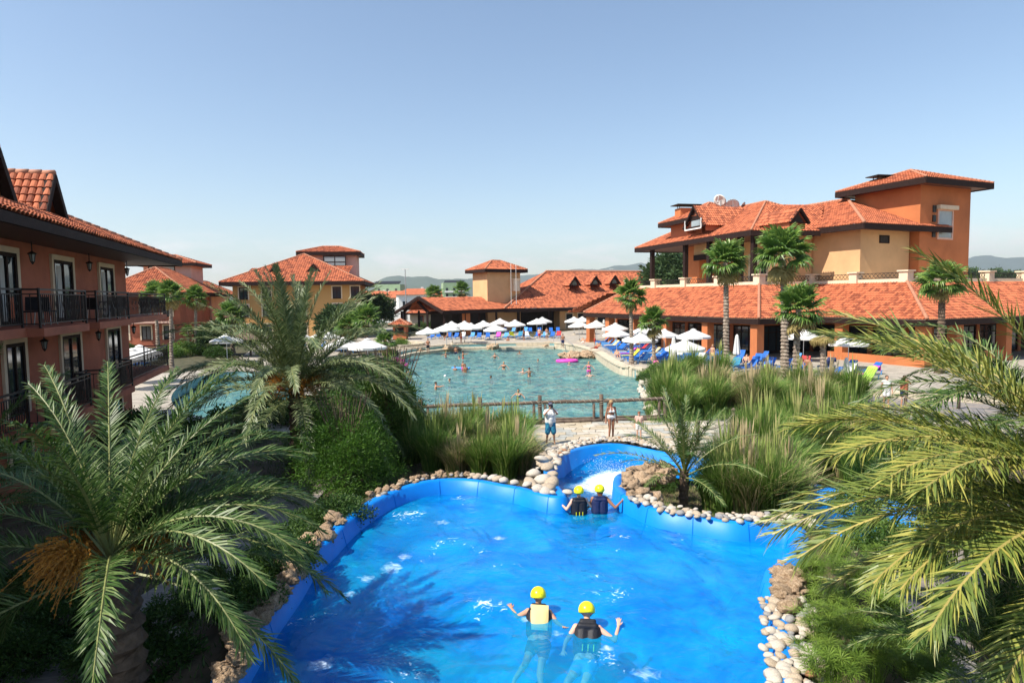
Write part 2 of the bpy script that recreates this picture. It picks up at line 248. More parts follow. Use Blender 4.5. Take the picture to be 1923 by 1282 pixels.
# ------------------------------------------------------------------ mesh builder
class MB:
    def __init__(s, mtx=None): s.v = []; s.f = []; s.mi = []; s.t = []; s.M = mtx; s.cur = 0; s.tint = .5
    def add(s, vs, fs, tints=None):
        b = len(s.v)
        if s.M is not None: vs = [s.M @ Vector(v) for v in vs]
        s.v.extend([tuple(v) for v in vs]); s.f.extend([tuple(b+i for i in f) for f in fs])
        s.mi.extend([s.cur]*len(fs)); s.t.extend(tints if tints is not None else [s.tint]*len(fs))
        return s
    def box(s, c, d, rz=0, rx=0, ry=0):
        hx, hy, hz = d[0]/2, d[1]/2, d[2]/2
        Rm = Matrix.Rotation(rz, 3, 'Z') @ Matrix.Rotation(ry, 3, 'Y') @ Matrix.Rotation(rx, 3, 'X'); c = Vector(c)
        vs = [c + Rm @ Vector((x*hx, y*hy, z*hz)) for z in (-1, 1) for x, y in ((-1, -1), (1, -1), (1, 1), (-1, 1))]
        return s.add(vs, [(3, 2, 1, 0), (4, 5, 6, 7), (0, 1, 5, 4), (1, 2, 6, 5), (2, 3, 7, 6), (3, 0, 4, 7)])
    def bar(s, a, b, w, h=None):
        a = Vector(a); b = Vector(b); h = h or w; d = (b-a); 
        if d.length < 1e-6: return s
        d.normalize(); u = Vector((0, 0, 1)) if abs(d.z) < .95 else Vector((0, 1, 0)); x = d.cross(u).normalized(); y = x.cross(d)
        vs = [p + x*i*w/2 + y*j*h/2 for p in (a, b) for i, j in ((-1, -1), (1, -1), (1, 1), (-1, 1))]
        return s.add(vs, [(0, 1, 2, 3), (7, 6, 5, 4), (0, 4, 5, 1), (1, 5, 6, 2), (2, 6, 7, 3), (3, 7, 4, 0)])
    def prism(s, pts, z0, z1):
        n = len(pts); a = sum(pts[i][0]*pts[(i+1) % n][1]-pts[(i+1) % n][0]*pts[i][1] for i in range(n))
        if a < 0: pts = pts[::-1]
        vs = [(p[0], p[1], z0) for p in pts] + [(p[0], p[1], z1) for p in pts]
        return s.add(vs, [tuple(range(n))[::-1], tuple(range(n, 2*n))] + [(i, (i+1) % n, n+(i+1) % n, n+i) for i in range(n)])
    def tube(s, pts, rad, seg=8, cap=True, jitter=0):
        pts = [Vector(p) for p in pts]; n = len(pts); rad = [rad]*n if not hasattr(rad, '__len__') else rad
        vs = []; px = None
        for i, p in enumerate(pts):
            d = (pts[min(i+1, n-1)]-pts[max(i-1, 0)]).normalized()
            if px is None: px = d.orthogonal().normalized()
            else: px = (px - d*px.dot(d)).normalized()
            py = d.cross(px)
            for k in range(seg):
                a = 2*pi*k/seg; r = rad[i]*(1+(random.uniform(-jitter, jitter) if jitter else 0)); vs.append(p + (px*cos(a)+py*sin(a))*r)
        fs = [(i*seg+k, i*seg+(k+1) % seg, (i+1)*seg+(k+1) % seg, (i+1)*seg+k) for i in range(n-1) for k in range(seg)]
        if cap: fs += [tuple(range(seg))[::-1], tuple(range((n-1)*seg, n*seg))]
        return s.add(vs, fs)
    def lathe(s, prof, c=(0, 0, 0), seg=16, axis=None, cap=True):
        c = Vector(c); vs = []
        q = Vector((0, 0, 1)).rotation_difference(Vector(axis)) if axis is not None else None
        for r, z in prof:
            for k in range(seg):
                p = Vector((r*cos(2*pi*k/seg), r*sin(2*pi*k/seg), z))
                if q: p = q @ p
                vs.append(c+p)
        n = len(prof)
        fs = [(i*seg+k, i*seg+(k+1) % seg, (i+1)*seg+(k+1) % seg, (i+1)*seg+k) for i in range(n-1) for k in range(seg)]
        if cap: fs += [tuple(range(seg))[::-1], tuple(range((n-1)*seg, n*seg))]
        return s.add(vs, fs)
    def ball(s, c, r, seg=12, rings=8, rot=None):
        r = (r, r, r) if not hasattr(r, '__len__') else r; c = Vector(c); vs = []
        for i in range(rings+1):
            th = pi*i/rings
            for k in range(seg):
                p = Vector((r[0]*sin(th)*cos(2*pi*k/seg), r[1]*sin(th)*sin(2*pi*k/seg), r[2]*cos(th)))
                if rot: p = rot @ p
                vs.append(c+p)
        fs = [(i*seg+(k+1) % seg, i*seg+k, (i+1)*seg+k, (i+1)*seg+(k+1) % seg)[::-1] for i in range(rings) for k in range(seg)]
        fs = [f[::-1] for f in fs]
        return s.add(vs, fs)
    def build(s, name, mats, parent=None, origin=None, smooth=False, kind=None, label=None, cat=None, group=None):
        if parent is not None and origin is None: origin = Vector(parent.get('_o', (0, 0, 0)))
        origin = Vector(origin) if origin is not None else Vector((0, 0, 0))
        v = np.array(s.v, dtype=np.float64).reshape(-1, 3) - np.array(origin)
        me = bpy.data.meshes.new(name); me.from_pydata(v.tolist(), [], s.f)
        if not hasattr(mats, '__len__') or isinstance(mats, str): mats = [mats]
        for m in mats: me.materials.append(M[m] if isinstance(m, str) else m)
        if len(mats) > 1: me.polygons.foreach_set('material_index', s.mi)
        at = me.attributes.new('tint', 'FLOAT', 'FACE'); at.data.foreach_set('value', s.t)
        if smooth: me.polygons.foreach_set('use_smooth', [True]*len(s.f))
        return link(name, me, parent, None if parent is not None else origin, kind, label, cat, group)
def link(name, me, parent=None, loc=None, kind=None, label=None, cat=None, group=None):
    o = bpy.data.objects.new(name, me); COL.objects.link(o)
    if parent is not None: o.parent = parent
    if loc is not None: o.location = loc
    if kind: o['kind'] = kind
    if label: o['label'] = label
    if cat: o['category'] = cat
    if group: o['group'] = group
    return o
def thing(name, label, cat, loc=(0, 0, 0), group=None, world_coords=True):
    o = bpy.data.objects.new(name, None); COL.objects.link(o); o.location = loc; o.empty_display_size = .3
    o['label'] = label; o['category'] = cat
    if group: o['group'] = group
    if world_coords: o['_o'] = tuple(loc)
    return o
def tri_smooth(me): pass
def copy_thing(root, loc, rz=0, sc=1, label=None, rot=None):
    def cp(o, par):
        c = o.copy(); COL.objects.link(c)
        if par is not None: c.parent = par
        for ch in KIDS.get(o.name) or []: cp(ch, c)
        return c
    KIDS = {}
    for o in COL.objects:
        if o.parent: KIDS.setdefault(o.parent.name, []).append(o)
    return cp_tree(root, KIDS, loc, rz, sc, label, rot)
def cp_tree(root, KIDS, loc, rz, sc, label, rot=None):
    def cp(o, par):
        c = o.copy(); COL.objects.link(c)
        if par is not None: c.parent = par
        for ch in KIDS.get(o.name) or []: cp(ch, c)
        return c
    c = cp(root, None); c.location = loc; c.rotation_euler = rot or (0, 0, rz); c.scale = (sc, sc, sc) if not hasattr(sc, '__len__') else sc
    if label: c['label'] = label
    return c
def kids_of(root):
    K = {}
    st = [root]; allc = {}
    for o in COL.objects:
        if o.parent: allc.setdefault(o.parent.name, []).append(o)
    while st:
        x = st.pop(); K[x.name] = allc.get(x.name, []); st += K[x.name]
    return K
ORD = ['first', 'second', 'third', 'fourth', 'fifth', 'sixth', 'seventh', 'eighth', 'ninth', 'tenth', 'eleventh', 'twelfth', 'thirteenth', 'fourteenth', 'fifteenth', 'sixteenth', 'seventeenth', 'eighteenth', 'nineteenth', 'twentieth',
       'twenty-first', 'twenty-second', 'twenty-third', 'twenty-fourth', 'twenty-fifth', 'twenty-sixth', 'twenty-seventh', 'twenty-eighth', 'twenty-ninth', 'thirtieth', 'thirty-first', 'thirty-second', 'thirty-third', 'thirty-fourth', 'thirty-fifth', 'thirty-sixth', 'thirty-seventh', 'thirty-eighth', 'thirty-ninth', 'fortieth']
# smooth a coarse outline (Catmull-Rom), works in any dimension
def crom(pts, per=6, closed=True):
    P = [np.array(p, float) for p in pts]; n = len(P); out = []
    for i in range(n if closed else n-1):
        if closed: p0, p1, p2, p3 = P[i-1], P[i], P[(i+1) % n], P[(i+2) % n]
        else: p0, p1, p2, p3 = P[max(i-1, 0)], P[i], P[i+1], P[min(i+2, n-1)]
        for k in range(per):
            t = k/per; out.append(.5*((2*p1)+(-p0+p2)*t+(2*p0-5*p1+4*p2-p3)*t*t+(-p0+3*p1-3*p2+p3)*t**3))
    if not closed: out.append(P[-1])
    return np.array(out)
def resample(p, n, closed=False):
    p = np.array(p, float); q = np.vstack([p, p[:1]]) if closed else p
    d = np.r_[0, np.cumsum(np.linalg.norm(np.diff(q[:, :2], axis=0), axis=1))]
    t = np.linspace(0, d[-1], n, endpoint=not closed)
    return np.stack([np.interp(t, d, q[:, k]) for k in range(q.shape[1])], 1)
def inside(poly, x, y):
    x = np.asarray(x, float); y = np.asarray(y, float); r = np.zeros(x.shape, bool); n = len(poly); j = n-1
    for i in range(n):
        xi, yi = poly[i][0], poly[i][1]; xj, yj = poly[j][0], poly[j][1]
        if yi != yj:
            c = ((yi > y) != (yj > y)) & (x < (xj-xi)*(y-yi)/(yj-yi)+xi); r ^= c
        j = i
    return r
def dist_poly(poly, x, y, closed=True):
    x = np.asarray(x, float); y = np.asarray(y, float); best = np.full(x.shape, 1e9); n = len(poly)
    for i in range(n if closed else n-1):
        ax, ay = poly[i][0], poly[i][1]; bx, by = poly[(i+1) % n][0], poly[(i+1) % n][1]
        dx, dy = bx-ax, by-ay; l = dx*dx+dy*dy+1e-12; t = np.clip(((x-ax)*dx+(y-ay)*dy)/l, 0, 1)
        best = np.minimum(best, np.hypot(x-ax-t*dx, y-ay-t*dy))
    return best
def sheet(name, outer, holes, z, m, kind='structure', thick=0):
    vs = []; es = []
    for lp in [outer]+holes:
        b = len(vs); n = len(lp); vs += [Vector((p[0], p[1])) for p in lp]; es += [(b+i, b+(i+1) % n) for i in range(n)]
    r = delaunay_2d_cdt(vs, es, [], 0, 1e-5); fs = []
    V = r[0]
    c = np.array([[(V[f[0]].x+V[f[1]].x+V[f[2]].x)/3, (V[f[0]].y+V[f[1]].y+V[f[2]].y)/3] for f in r[2]])
    ok = inside(outer, c[:, 0], c[:, 1])
    for h in holes: ok &= ~inside(h, c[:, 0], c[:, 1])
    mb = MB(); mb.add([(v.x, v.y, z) for v in V], [tuple(f) for f, k in zip(r[2], ok) if k])
    return mb.build(name, m, kind=kind)
def nrm(poly):   # outward normals of a closed ccw outline
    p = np.array(poly)[:, :2]; d = np.roll(p, -1, 0)-np.roll(p, 1, 0); d /= np.linalg.norm(d, axis=1)[:, None]+1e-9
    a = np.sum(p[:, 0]*np.roll(p[:, 1], -1)-np.roll(p[:, 0], -1)*p[:, 1])
    n = np.stack([d[:, 1], -d[:, 0]], 1)
    return n if a > 0 else -n
# ================================================================== POOLS AND GROUND
ZW = .95       # water of the upper pool
rim_px = [(380,1400),(423,1282),(454,1231),(498,1162),(548,1096),(579,1049),(617,1015),(655,977),(714,936),(767,914),(815,903),(861,901),(900,904),(936,911),(976,918),(1009,928),(1044,934),(1061,931)]
mouth_px = [(1075,944),(1110,947),(1150,943)]
rim2_px = [(1170,929),(1193,941),(1227,956),(1267,966),(1326,974),(1379,982),(1440,983),(1484,989),(1497,1006),(1484,1046),(1445,1068),(1443,1101),(1457,1140),(1461,1172),(1465,1250),(1468,1400),(1400,1800),(900,2000),(330,1800)]
RZ = 1.3
up = [G(x, y, RZ) for x, y in rim_px] + [G(x, y, ZW-.05) for x, y in mouth_px] + [G(x, y, RZ) for x, y in rim2_px]
kinds = [1]*len(rim_px)+[0]*len(mouth_px)+[1]*len(rim2_px)
upz = [RZ if k else ZW-.06 for k in kinds]
cr = crom([(p.x, p.y, z) for p, z in zip(up, upz)], 5)
if np.sum(cr[:, 0]*np.roll(cr[:, 1], -1)-np.roll(cr[:, 0], -1)*cr[:, 1]) < 0: cr = cr[::-1]
cr[:, 2] = np.clip(cr[:, 2], ZW-.06, RZ)
UPPER = cr; UN = nrm(cr)
def loft_rings(poly, N, prof, cz=None):
    mb = MB(); n = len(poly); vs = []
    for off, z, rel in prof:
        for i in range(n):
            zz = poly[i][2]+z if rel else min(z, poly[i][2]+(0 if z > 0.5 else 0))
            vs.append((poly[i][0]-N[i][0]*off, poly[i][1]-N[i][1]*off, zz))
    fs = []
    for r in range(len(prof)-1):
        for i in range(n):
            j = (i+1) % n; fs.append((r*n+i, r*n+j, (r+1)*n+j, (r+1)*n+i))
    mb.add(vs, fs); return mb
basin = thing('upper_pool_basin', 'bright blue moulded basin of the raised foreground pool', 'pool basin', (0, 10, 0))
del basin['category']; basin['kind'] = 'structure'; 
pr = [(-.22, -.06, 1), (-.20, .0, 1), (-.03, .03, 1), (.05, -.01, 1), (.14, ZW-.02, 0), (.24, .72, 0), (.62, .66, 0), (.80, .30, 0), (1.0, .18, 0)]
mbb = loft_rings(UPPER, UN, pr)
mbb.build('basin_wall', 'frp', basin, smooth=True)
for k in range(4, len(UPPER), 9):
    if UPPER[k][2] < RZ-.05: continue
    sm = MB(); q = [(UPPER[k][0]-UN[k][0]*o_, UPPER[k][1]-UN[k][1]*o_, UPPER[k][2]+z_ if r_ else z_) for o_, z_, r_ in ((-.20, .004, 1), (-.03, .034, 1), (.052, -.004, 1), (.145, ZW-.01, 0), (.24, .73, 0))]
    sm.tube(q, .009, 4); sm.build('seam', 'frp', basin)
inner = [(UPPER[i][0]-UN[i][0]*.9, UPPER[i][1]-UN[i][1]*.9) for i in range(len(UPPER))]
fl = sheet('basin_floor', [(p[0], p[1]) for p in UPPER], [], .19, 'frp'); fl.parent = basin; fl.location = (0, -10, 0); del fl['kind']
# water surface, really wavy
def water_grid(name, poly, z, step, m, amp, kind='structure', waves=((1.1, 1), (2.9, .45)), foamfn=None):
    x0, y0 = poly[:, 0].min(), poly[:, 1].min(); x1, y1 = poly[:, 0].max(), poly[:, 1].max()
    xs = np.arange(x0-step, x1+step*2, step); ys = np.arange(y0-step, y1+step*2, step); X, Y = np.meshgrid(xs, ys)
    Z = np.zeros_like(X)
    for k in range(26):
        f = math.exp(random.uniform(math.log(waves[0][0]), math.log(waves[1][0]))); a = random.uniform(0, 2*pi); ph = random.uniform(0, 6.28)
        Z += amp/ (f**.9) * np.sin((X*cos(a)+Y*sin(a))*f+ph+ .8*np.sin((X*sin(a)-Y*cos(a))*f*.43+ph*2))
    Z = Z*.3
    Z = Z*np.clip(dist_poly(poly, X, Y)/.5, .15, 1)
    ins = inside(poly, X, Y); h, w = X.shape
    c = ins[:-1, :-1] | ins[1:, :-1] | ins[:-1, 1:] | ins[1:, 1:]
    idx = np.arange(h*w).reshape(h, w); q = np.stack([idx[:-1, :-1], idx[:-1, 1:], idx[1:, 1:], idx[1:, :-1]], -1)[c]
    used = np.unique(q); rm = -np.ones(h*w, int); rm[used] = np.arange(len(used))
    V = np.stack([X.ravel(), Y.ravel(), (Z+z).ravel()], 1)[used]
    # pull outside vertices in to the outline
    me = bpy.data.meshes.new(name); me.from_pydata(V.tolist(), [], rm[q].tolist()); me.materials.append(M[m])
    me.polygons.foreach_set('use_smooth', [True]*len(me.polygons))
    at = me.attributes.new('foam', 'FLOAT', 'POINT'); at.data.foreach_set('value', foamfn(V[:, 0], V[:, 1]) if foamfn else np.zeros(len(V)))
    return link(name, me, kind=kind)
swim = [G(1000, 1190, ZW), G(1100, 1215, ZW)]
fpts = [(G(1215, 1262, ZW), .3), (G(735, 1065, ZW), .38), (G(690, 1090, ZW), .30), (G(655, 1120, ZW), .22), (G(760, 1045, ZW), .25), (G(600, 1250, ZW), .35), (G(1225, 975, ZW), .25), (G(985, 1160, ZW), .16), (G(1045, 1185, ZW), .15), (G(1140, 1215, ZW), .16), (G(1100, 960, ZW), .25), (G(830, 980, ZW), .3), (G(940, 1010, ZW), .25)]
def foam_up(x, y):
    f = np.zeros(len(x))
    for p, s in fpts: f = np.maximum(f, .56*np.exp(-((x-p.x)**2+(y-p.y)**2)/s**2))
    return f
UW = np.array([(UPPER[i][0]-UN[i][0]*.06, UPPER[i][1]-UN[i][1]*.06) for i in range(len(UPPER))])
water_grid('upper_pool_water', UW, ZW, .09, 'water_blue', .055, waves=((1.2, 0), (9, 0)), foamfn=foam_up)

# channel below the spill
Lr = [(1061,931,1.3),(1043,908,1.2),(1033,888,1.0),(1034,873,.8),(1050,857,.5),(1084,843,.3),(1125,835,.2),(1166,834,.15),(1220,844,.12),(1290,857,.12),(1360,866,.12),(1450,888,.12),(1560,918,.12),(1760,960,.12)]
Rr = [(1170,929,1.3),(1158,916,1.2),(1157,902,1.1),(1168,890,.9),(1198,886,.6),(1235,888,.4),(1270,893,.3),(1310,900,.2),(1350,912,.15),(1400,925,.12),(1450,945,.12),(1510,975,.12),(1600,1005,.12),(1760,1050,.12)]
def rail(a, n=70):
    p = crom([(G(x, y, z).x, G(x, y, z).y, z) for x, y, z in a], 6, closed=False); return resample(p, n)
LR, RR = rail(Lr), rail(Rr)
chn = thing('lower_channel', 'blue channel that takes the water down from the raised pool', 'water channel', (3, 20, 0)); del chn['category']; chn['kind'] = 'structure'
mb = MB(); vs = []; S = [(-.10, -.05), (-.09, .0), (0, .03), (.04, 0), (.07, -.5), (.16, -.62), (.5, -.66), (.84, -.62), (.93, -.5), (.96, 0), (1, .03), (1.09, .0), (1.10, -.05)]
for i in range(len(LR)):
    wz = ZW-.25 if i < 2 else 0
    for s, dz in S:
        rim = LR[i][2]*(1-s)+RR[i][2]*s; fz = max(-.75, min(.55, .62-max(0, i-3)*.07)) if i > 0 else .3
        z = rim+dz if dz > -.3 else fz + (.66+dz)*.5
        if s < 0 or s > 1 : ww = (s if s < 0 else s-1)*2.2; base = LR[i] if s < 0 else RR[i]; dr = (RR[i]-LR[i])[:2]; dr = dr/np.linalg.norm(dr); vs.append((base[0]+dr[0]*ww, base[1]+dr[1]*ww, z))
        else: vs.append((LR[i][0]*(1-s)+RR[i][0]*s, LR[i][1]*(1-s)+RR[i][1]*s, z))
k = len(S); mb.add(vs, [(i*k+j, i*k+j+1, (i+1)*k+j+1, (i+1)*k+j) for i in range(len(LR)-1) for j in range(k-1)])
mb.build('channel_wall', 'frp', chn, smooth=True)
# falling and running water
vs = []; fo = []; n = len(LR); W = 40; sub = 3
LR2, RR2 = resample(LR, n*sub), resample(RR, n*sub)
for i in range(n*sub):
    u = i/sub; zc = ZW-.02 - (ZW+.22)*max(0, min(1, (u-3.0)/19.0))**1.2
    for j in range(W+1):
        s = .02+.96*j/W; x = LR2[i][0]*(1-s)+RR2[i][0]*s; y = LR2[i][1]*(1-s)+RR2[i][1]*s
        f = max(0, 1-abs(u-23)/13)**.8*max(0, 1-abs(s-.66)/.42)**.8
        a = .012+ .10*f
        z = zc + a*noise.noise(Vector((x*4, y*4, 3))) + a*.6*noise.noise(Vector((x*11, y*11, 7)))+ .10*f
        vs.append((x, y, z)); fo.append(min(1.15, f*2.0 + .35*max(0, 1-abs(u-12)/9)))
me = bpy.data.meshes.new('channel_water'); me.from_pydata(vs, [], [(i*(W+1)+j, i*(W+1)+j+1, (i+1)*(W+1)+j+1, (i+1)*(W+1)+j) for i in range(n*sub-1) for j in range(W)])
me.materials.append(M['water_blue']); me.polygons.foreach_set('use_smooth', [True]*len(me.polygons)); at = me.attributes.new('foam', 'FLOAT', 'POINT'); at.data.foreach_set('value', fo)
link('channel_water', me, kind='structure')
# spray thrown up at the foot of the fall
sp = MB()
cpt = G(1143, 880, .2)
for i in range(700):
    a = random.gauss(0, 1); b = random.gauss(0, 1); x = cpt.x+a*.45+.1; y = cpt.y+b*.8; z = .02+abs(random.gauss(0, .22))
    r = random.uniform(.005, .012); sp.add([(x, y, z+r), (x+r, y, z-r), (x-r, y+r, z-r), (x-r, y-r, z-r)], [(0, 1, 2), (0, 2, 3), (0, 3, 1), (1, 3, 2)])
sp.build('water_spray', 'white', kind='stuff')
CHAN = np.vstack([LR[:, :2], RR[::-1][:, :2]])

# lagoon
ZL = -.7
lag_px = [(690,824),(762,821),(900,817),(1050,812),(1226,805),(1224,778),(1207,735),(1203,716),(1190,708),(1164,703),(1138,688),(1117,673),(1085,662),(1060,657),(1037,654),(950,655),(860,657),(800,663),(765,668),(744,676),(748,700),(758,725),(764,750),(735,775)]
LAG = resample(crom([G(x, y, ZL)[:2] for x, y in lag_px], 4), 150, True)
lag2_px = [(345,738),(400,716),(470,712),(540,722),(560,760),(500,798),(420,808),(350,800),(322,768)]
LAG2 = resample(crom([G(x, y, ZL)[:2] for x, y in lag2_px], 4), 60, True)
for P in ('LAG', 'LAG2'):
    a = globals()[P]
    if np.sum(a[:, 0]*np.roll(a[:, 1], -1)-np.roll(a[:, 0], -1)*a[:, 1]) < 0: globals()[P] = a[::-1].copy()
for nm, P in (('lagoon', LAG), ('side_lagoon', LAG2)):
    N = nrm(P); P3 = np.c_[P, np.zeros(len(P))]
    loft_rings(P3, N, [(-.02, 0, 1), (0, -.9, 1), (1.5, -1.3, 1), (4.0, -2.2, 1)] if nm == 'lagoon' else [(-.02, 0, 1), (0, -.9, 1), (.6, -1.3, 1), (1.0, -1.9, 1)]).build(nm+'_side', 'lagoon_floor', kind='structure', smooth=False)
    sheet(nm+'_floor', [tuple(p) for p in P], [], -2.1 if nm == 'lagoon' else -1.8, 'lagoon_floor')
    water_grid(nm+'_water', P, ZL, .20, 'water_lagoon', .085, waves=((1.0, 0), (6, 0)))

# near terrain: mound round the raised pool, holes where the basins are
X0, X1, Y0, Y1 = -26, 30, -8, 29.5
def terrain_h(x, y):
    d = dist_poly(UPPER, x, y); i = inside(UPPER, x, y)
    t = np.clip((d-.35)/2.6, 0, 1); h = 1.18*(1-(t*t*(3-2*t)))
    # lower beside the channel
    dc = dist_poly(CHAN, x, y); ch = inside(CHAN, x, y)
    h = np.where(i, 1.18, h)
    return h
def TH(x, y): return float(terrain_h(np.array([x]), np.array([y]))[0])
st = .25; xs = np.arange(X0, X1+.01, st); ys = np.arange(Y0, Y1+.01, st); X, Y = np.meshgrid(xs, ys)
H = terrain_h(X, Y); nzv = np.array([noise.noise(Vector((a*.7, b*.7, 0))) for a, b in zip(X.ravel(), Y.ravel())]).reshape(X.shape)
H2 = H + nzv*.05*np.clip(dist_poly(UPPER, X, Y), 0, 1) - .02
edge = (X < X0+.1) | (X > X1-.1) | (Y < Y0+.1) | (Y > Y1-.1); H2[edge] = -.02
UPin = np.array([(UPPER[i][0]+UN[i][0]*.16, UPPER[i][1]+UN[i][1]*.16) for i in range(len(UPPER))])
rem = inside(UPin, X, Y) | inside(CHAN, X, Y)
sink = rem & ~(dist_poly(UPPER, X, Y) < .0)
H2[rem] = -1.2
hh, ww = X.shape; idx = np.arange(hh*ww).reshape(hh, ww)
near = dist_poly(LAG2, X, Y); in2 = inside(LAG2, X, Y) | inside(LAG, X, Y)
H2[in2] = -2.5
q = np.stack([idx[:-1, :-1], idx[:-1, 1:], idx[1:, 1:], idx[1:, :-1]], -1).reshape(-1, 4)
me = bpy.data.meshes.new('planting_ground'); me.from_pydata(np.stack([X.ravel(), Y.ravel(), H2.ravel()], 1).tolist(), [], q.tolist()); me.materials.append(M['soil'])
me.polygons.foreach_set('use_smooth', [True]*len(me.polygons)); link('planting_ground', me, kind='structure')
patch = [(X0, Y0), (X1, Y0), (X1, Y1), (X0, Y1)]
def outl(P, o): N = nrm(P); return [(P[i][0]+N[i][0]*o, P[i][1]+N[i][1]*o) for i in range(len(P))]
sheet('ground', [(-9000, -3000), (9000, -3000), (9000, 15000), (-9000, 15000)], [[tuple(p) for p in LAG], [tuple(p) for p in LAG2], [(X0+.01, Y0+.01), (X1-.01, Y0+.01), (X1-.01, Y1-.01), (X0+.01, Y1-.01)]], -.02, 'ground')
# paved terraces
def PG(l, z=0): return [tuple(G(x, y, z)[:2]) for x, y in l]
def clip_sheet(name, outer, z, m, holes=()):
    return sheet(name, outer, list(holes), z, m)
lagL = [tuple(p) for p in LAG]; lag2L = [tuple(p) for p in LAG2]
deck_outer = [(-70, 45), (-22, 33), (-9, 33.2), (-9, 45), (-9.5, 60)] 
sheet('pool_deck', [(-80, 29.6), (90, 29.6), (90, 135), (-80, 135)], [lagL, lag2L], .0, 'deck')
# beds laid over the deck
def bed(px, name='planting_bed', m='bed', z=.012, world=None):
    P = world or PG(px); P = [tuple(p) for p in resample(crom(P, 5), 60, True)]
    return sheet(name, P, [], z, m)
bed([(1215,790),(1235,700),(1330,700),(1420,712),(1500,722),(1640,745),(1500,790),(1330,790)])
bed([(560,790),(700,795),(758,762),(748,705),(735,676),(680,672),(610,690),(600,740)])
bed([(640,672),(700,664),(730,660),(720,652),(680,652),(640,660)])
bed([(240,660),(330,640),(420,640),(470,655),(400,690),(300,700),(230,700)])
bed([(760,632),(800,625),(840,618),(820,609),(780,606),(745,615)])
bed([(1000,633),(1060,622),(1110,618),(1150,621),(1120,613),(1050,610),(1000,614)])
# footpaths on the near ground
sheet('plaza', PG([(1000,792),(1250,790),(1420,792),(1700,800),(1923,792),(2050,800),(2050,830),(1700,835),(1460,835),(1330,838),(1290,848),(1222,836),(1166,828),(1125,828),(1084,834),(1042,850),(1020,845),(985,800)]), [], .03, 'paving')
sheet('sand_path', PG([(1330,745),(1480,738),(1640,742),(1800,732),(2100,728),(2100,800),(1760,790),(1600,800),(1450,792),(1330,790)]), [], .022, 'path')
def strip(name, pts, w, m, z=.03, lift=None):
    c = resample(crom(pts, 6, False), 40); d = np.gradient(c[:, :2], axis=0); d /= np.linalg.norm(d, axis=1)[:, None]; vs = []
    for p, t in zip(c, d):
        for s in (-1, -.33, .33, 1):
            x, y = p[0]-t[1]*w/2*s, p[1]+t[0]*w/2*s; vs.append((x, y, max(TH(x, y), 0)+z))
    mb = MB(); mb.add(vs, [(i*4+j, i*4+j+1, (i+1)*4+j+1, (i+1)*4+j) for i in range(39) for j in range(3)]); return mb.build(name, m, kind='structure'), c
_, PATHC = strip('side_path', [G(x, y, 0)[:2] for x, y in [(700,860),(600,900),(530,960),(450,1035),(350,1110),(230,1180),(90,1270),(-150,1400)]], 1.5, 'path', .05)
strip('right_path', [G(x, y, 0)[:2] for x, y in [(1950,960),(1850,1010),(1760,1080),(1730,1180),(1760,1300)]], 1.5, 'path', .05)

# individual paving slabs by the log fence
pv = thing('stone_paving', 'pale irregular stone paving where the photographer and the bathers stand', 'paving', (4, 29, 0)); del pv['category']; pv['kind'] = 'structure'
PL = PG([(1020,795),(1230,793),(1330,796),(1340,835),(1290,846),(1222,834),(1166,826),(1125,826),(1084,832),(1042,846),(1010,830)])
PL = np.array(PL); x0, y0 = PL.min(0); x1, y1 = PL.max(0); cw, chh = .62, .50; nx, ny = int((x1-x0)/cw)+2, int((y1-y0)/chh)+2
J = rng.uniform(-.13, .13, (ny+1, nx+1, 2)); cnt = 0
for j in range(ny):
    for i in range(nx):
        q4 = [np.array([x0+(i+a+.5*(j % 2))*cw, y0+(j+b)*chh])+J[j+b, i+a] for a, b in ((0, 0), (1, 0), (1, 1), (0, 1))]
        c = sum(q4)/4
        if not inside(PL, c[0], c[1]) or dist_poly(CHAN, c[0], c[1]) < .5 or inside(CHAN, c[0], c[1]) or cnt > 290: continue
        q4 = [c+(p-c)*.94 for p in q4]; mb = MB(); t = .05+random.uniform(0, .012); mb.prism([tuple(p) for p in q4], .031, t+.01); mb.build('slab', random.choice(['slab_a', 'slab_b', 'slab_c', 'slab_a']), pv); cnt += 1

# ------------------------------------------------------------------ stones, rocks
def rockmesh(name, m, seed, rough=.25, sub=2, sq=(1, 1, .7)):
    bm = bmesh.new(); bmesh.ops.create_icosphere(bm, subdivisions=sub, radius=1)
    for v in bm.verts:
        d = 1+rough*noise.noise(v.co*1.3+Vector((seed*7, 0, 0)))+rough*.5*noise.noise(v.co*3+Vector((0, seed*5, 0)))
        v.co = Vector((v.co.x*sq[0], v.co.y*sq[1], v.co.z*sq[2]))*d
    me = bpy.data.meshes.new(name); bm.to_mesh(me); bm.free(); me.materials.append(M[m]); me.polygons.foreach_set('use_smooth', [True]*len(me.polygons)); return me
pebbles = [rockmesh('stone', m, i, .22, 2 if i < 3 else 1) for i, m in enumerate(['stone_w', 'stone_w', 'stone_t', 'stone_g', 'stone_w', 'stone_t', 'stone_r'])]
pw = [3, 3, 4, 2, 3, 4, .6]
def coralmesh(name, m, seed, sub=3):
    bm = bmesh.new(); bmesh.ops.create_icosphere(bm, subdivisions=sub, radius=1); o = Vector((seed*3.1, seed*1.7, 0))
    for v in bm.verts:
        n1 = noise.noise(v.co*1.4+o); n2 = noise.noise(v.co*3.5+o); n3 = abs(noise.noise(v.co*7+o))
        d = 1+.45*n1+.42*n2-.35*n3
        v.co = Vector((v.co.x, v.co.y, v.co.z*.85))*d
    me = bpy.data.meshes.new(name); bm.to_mesh(me); bm.free(); me.materials.append(M[m]); me.polygons.foreach_set('use_smooth', [True]*len(me.polygons)); return me
corals = [coralmesh('rock', 'coral', i, 4 if i < 2 else 3) for i in range(5)]
whites = [coralmesh('rock', 'whiterock', i+9, 3) for i in range(4)]
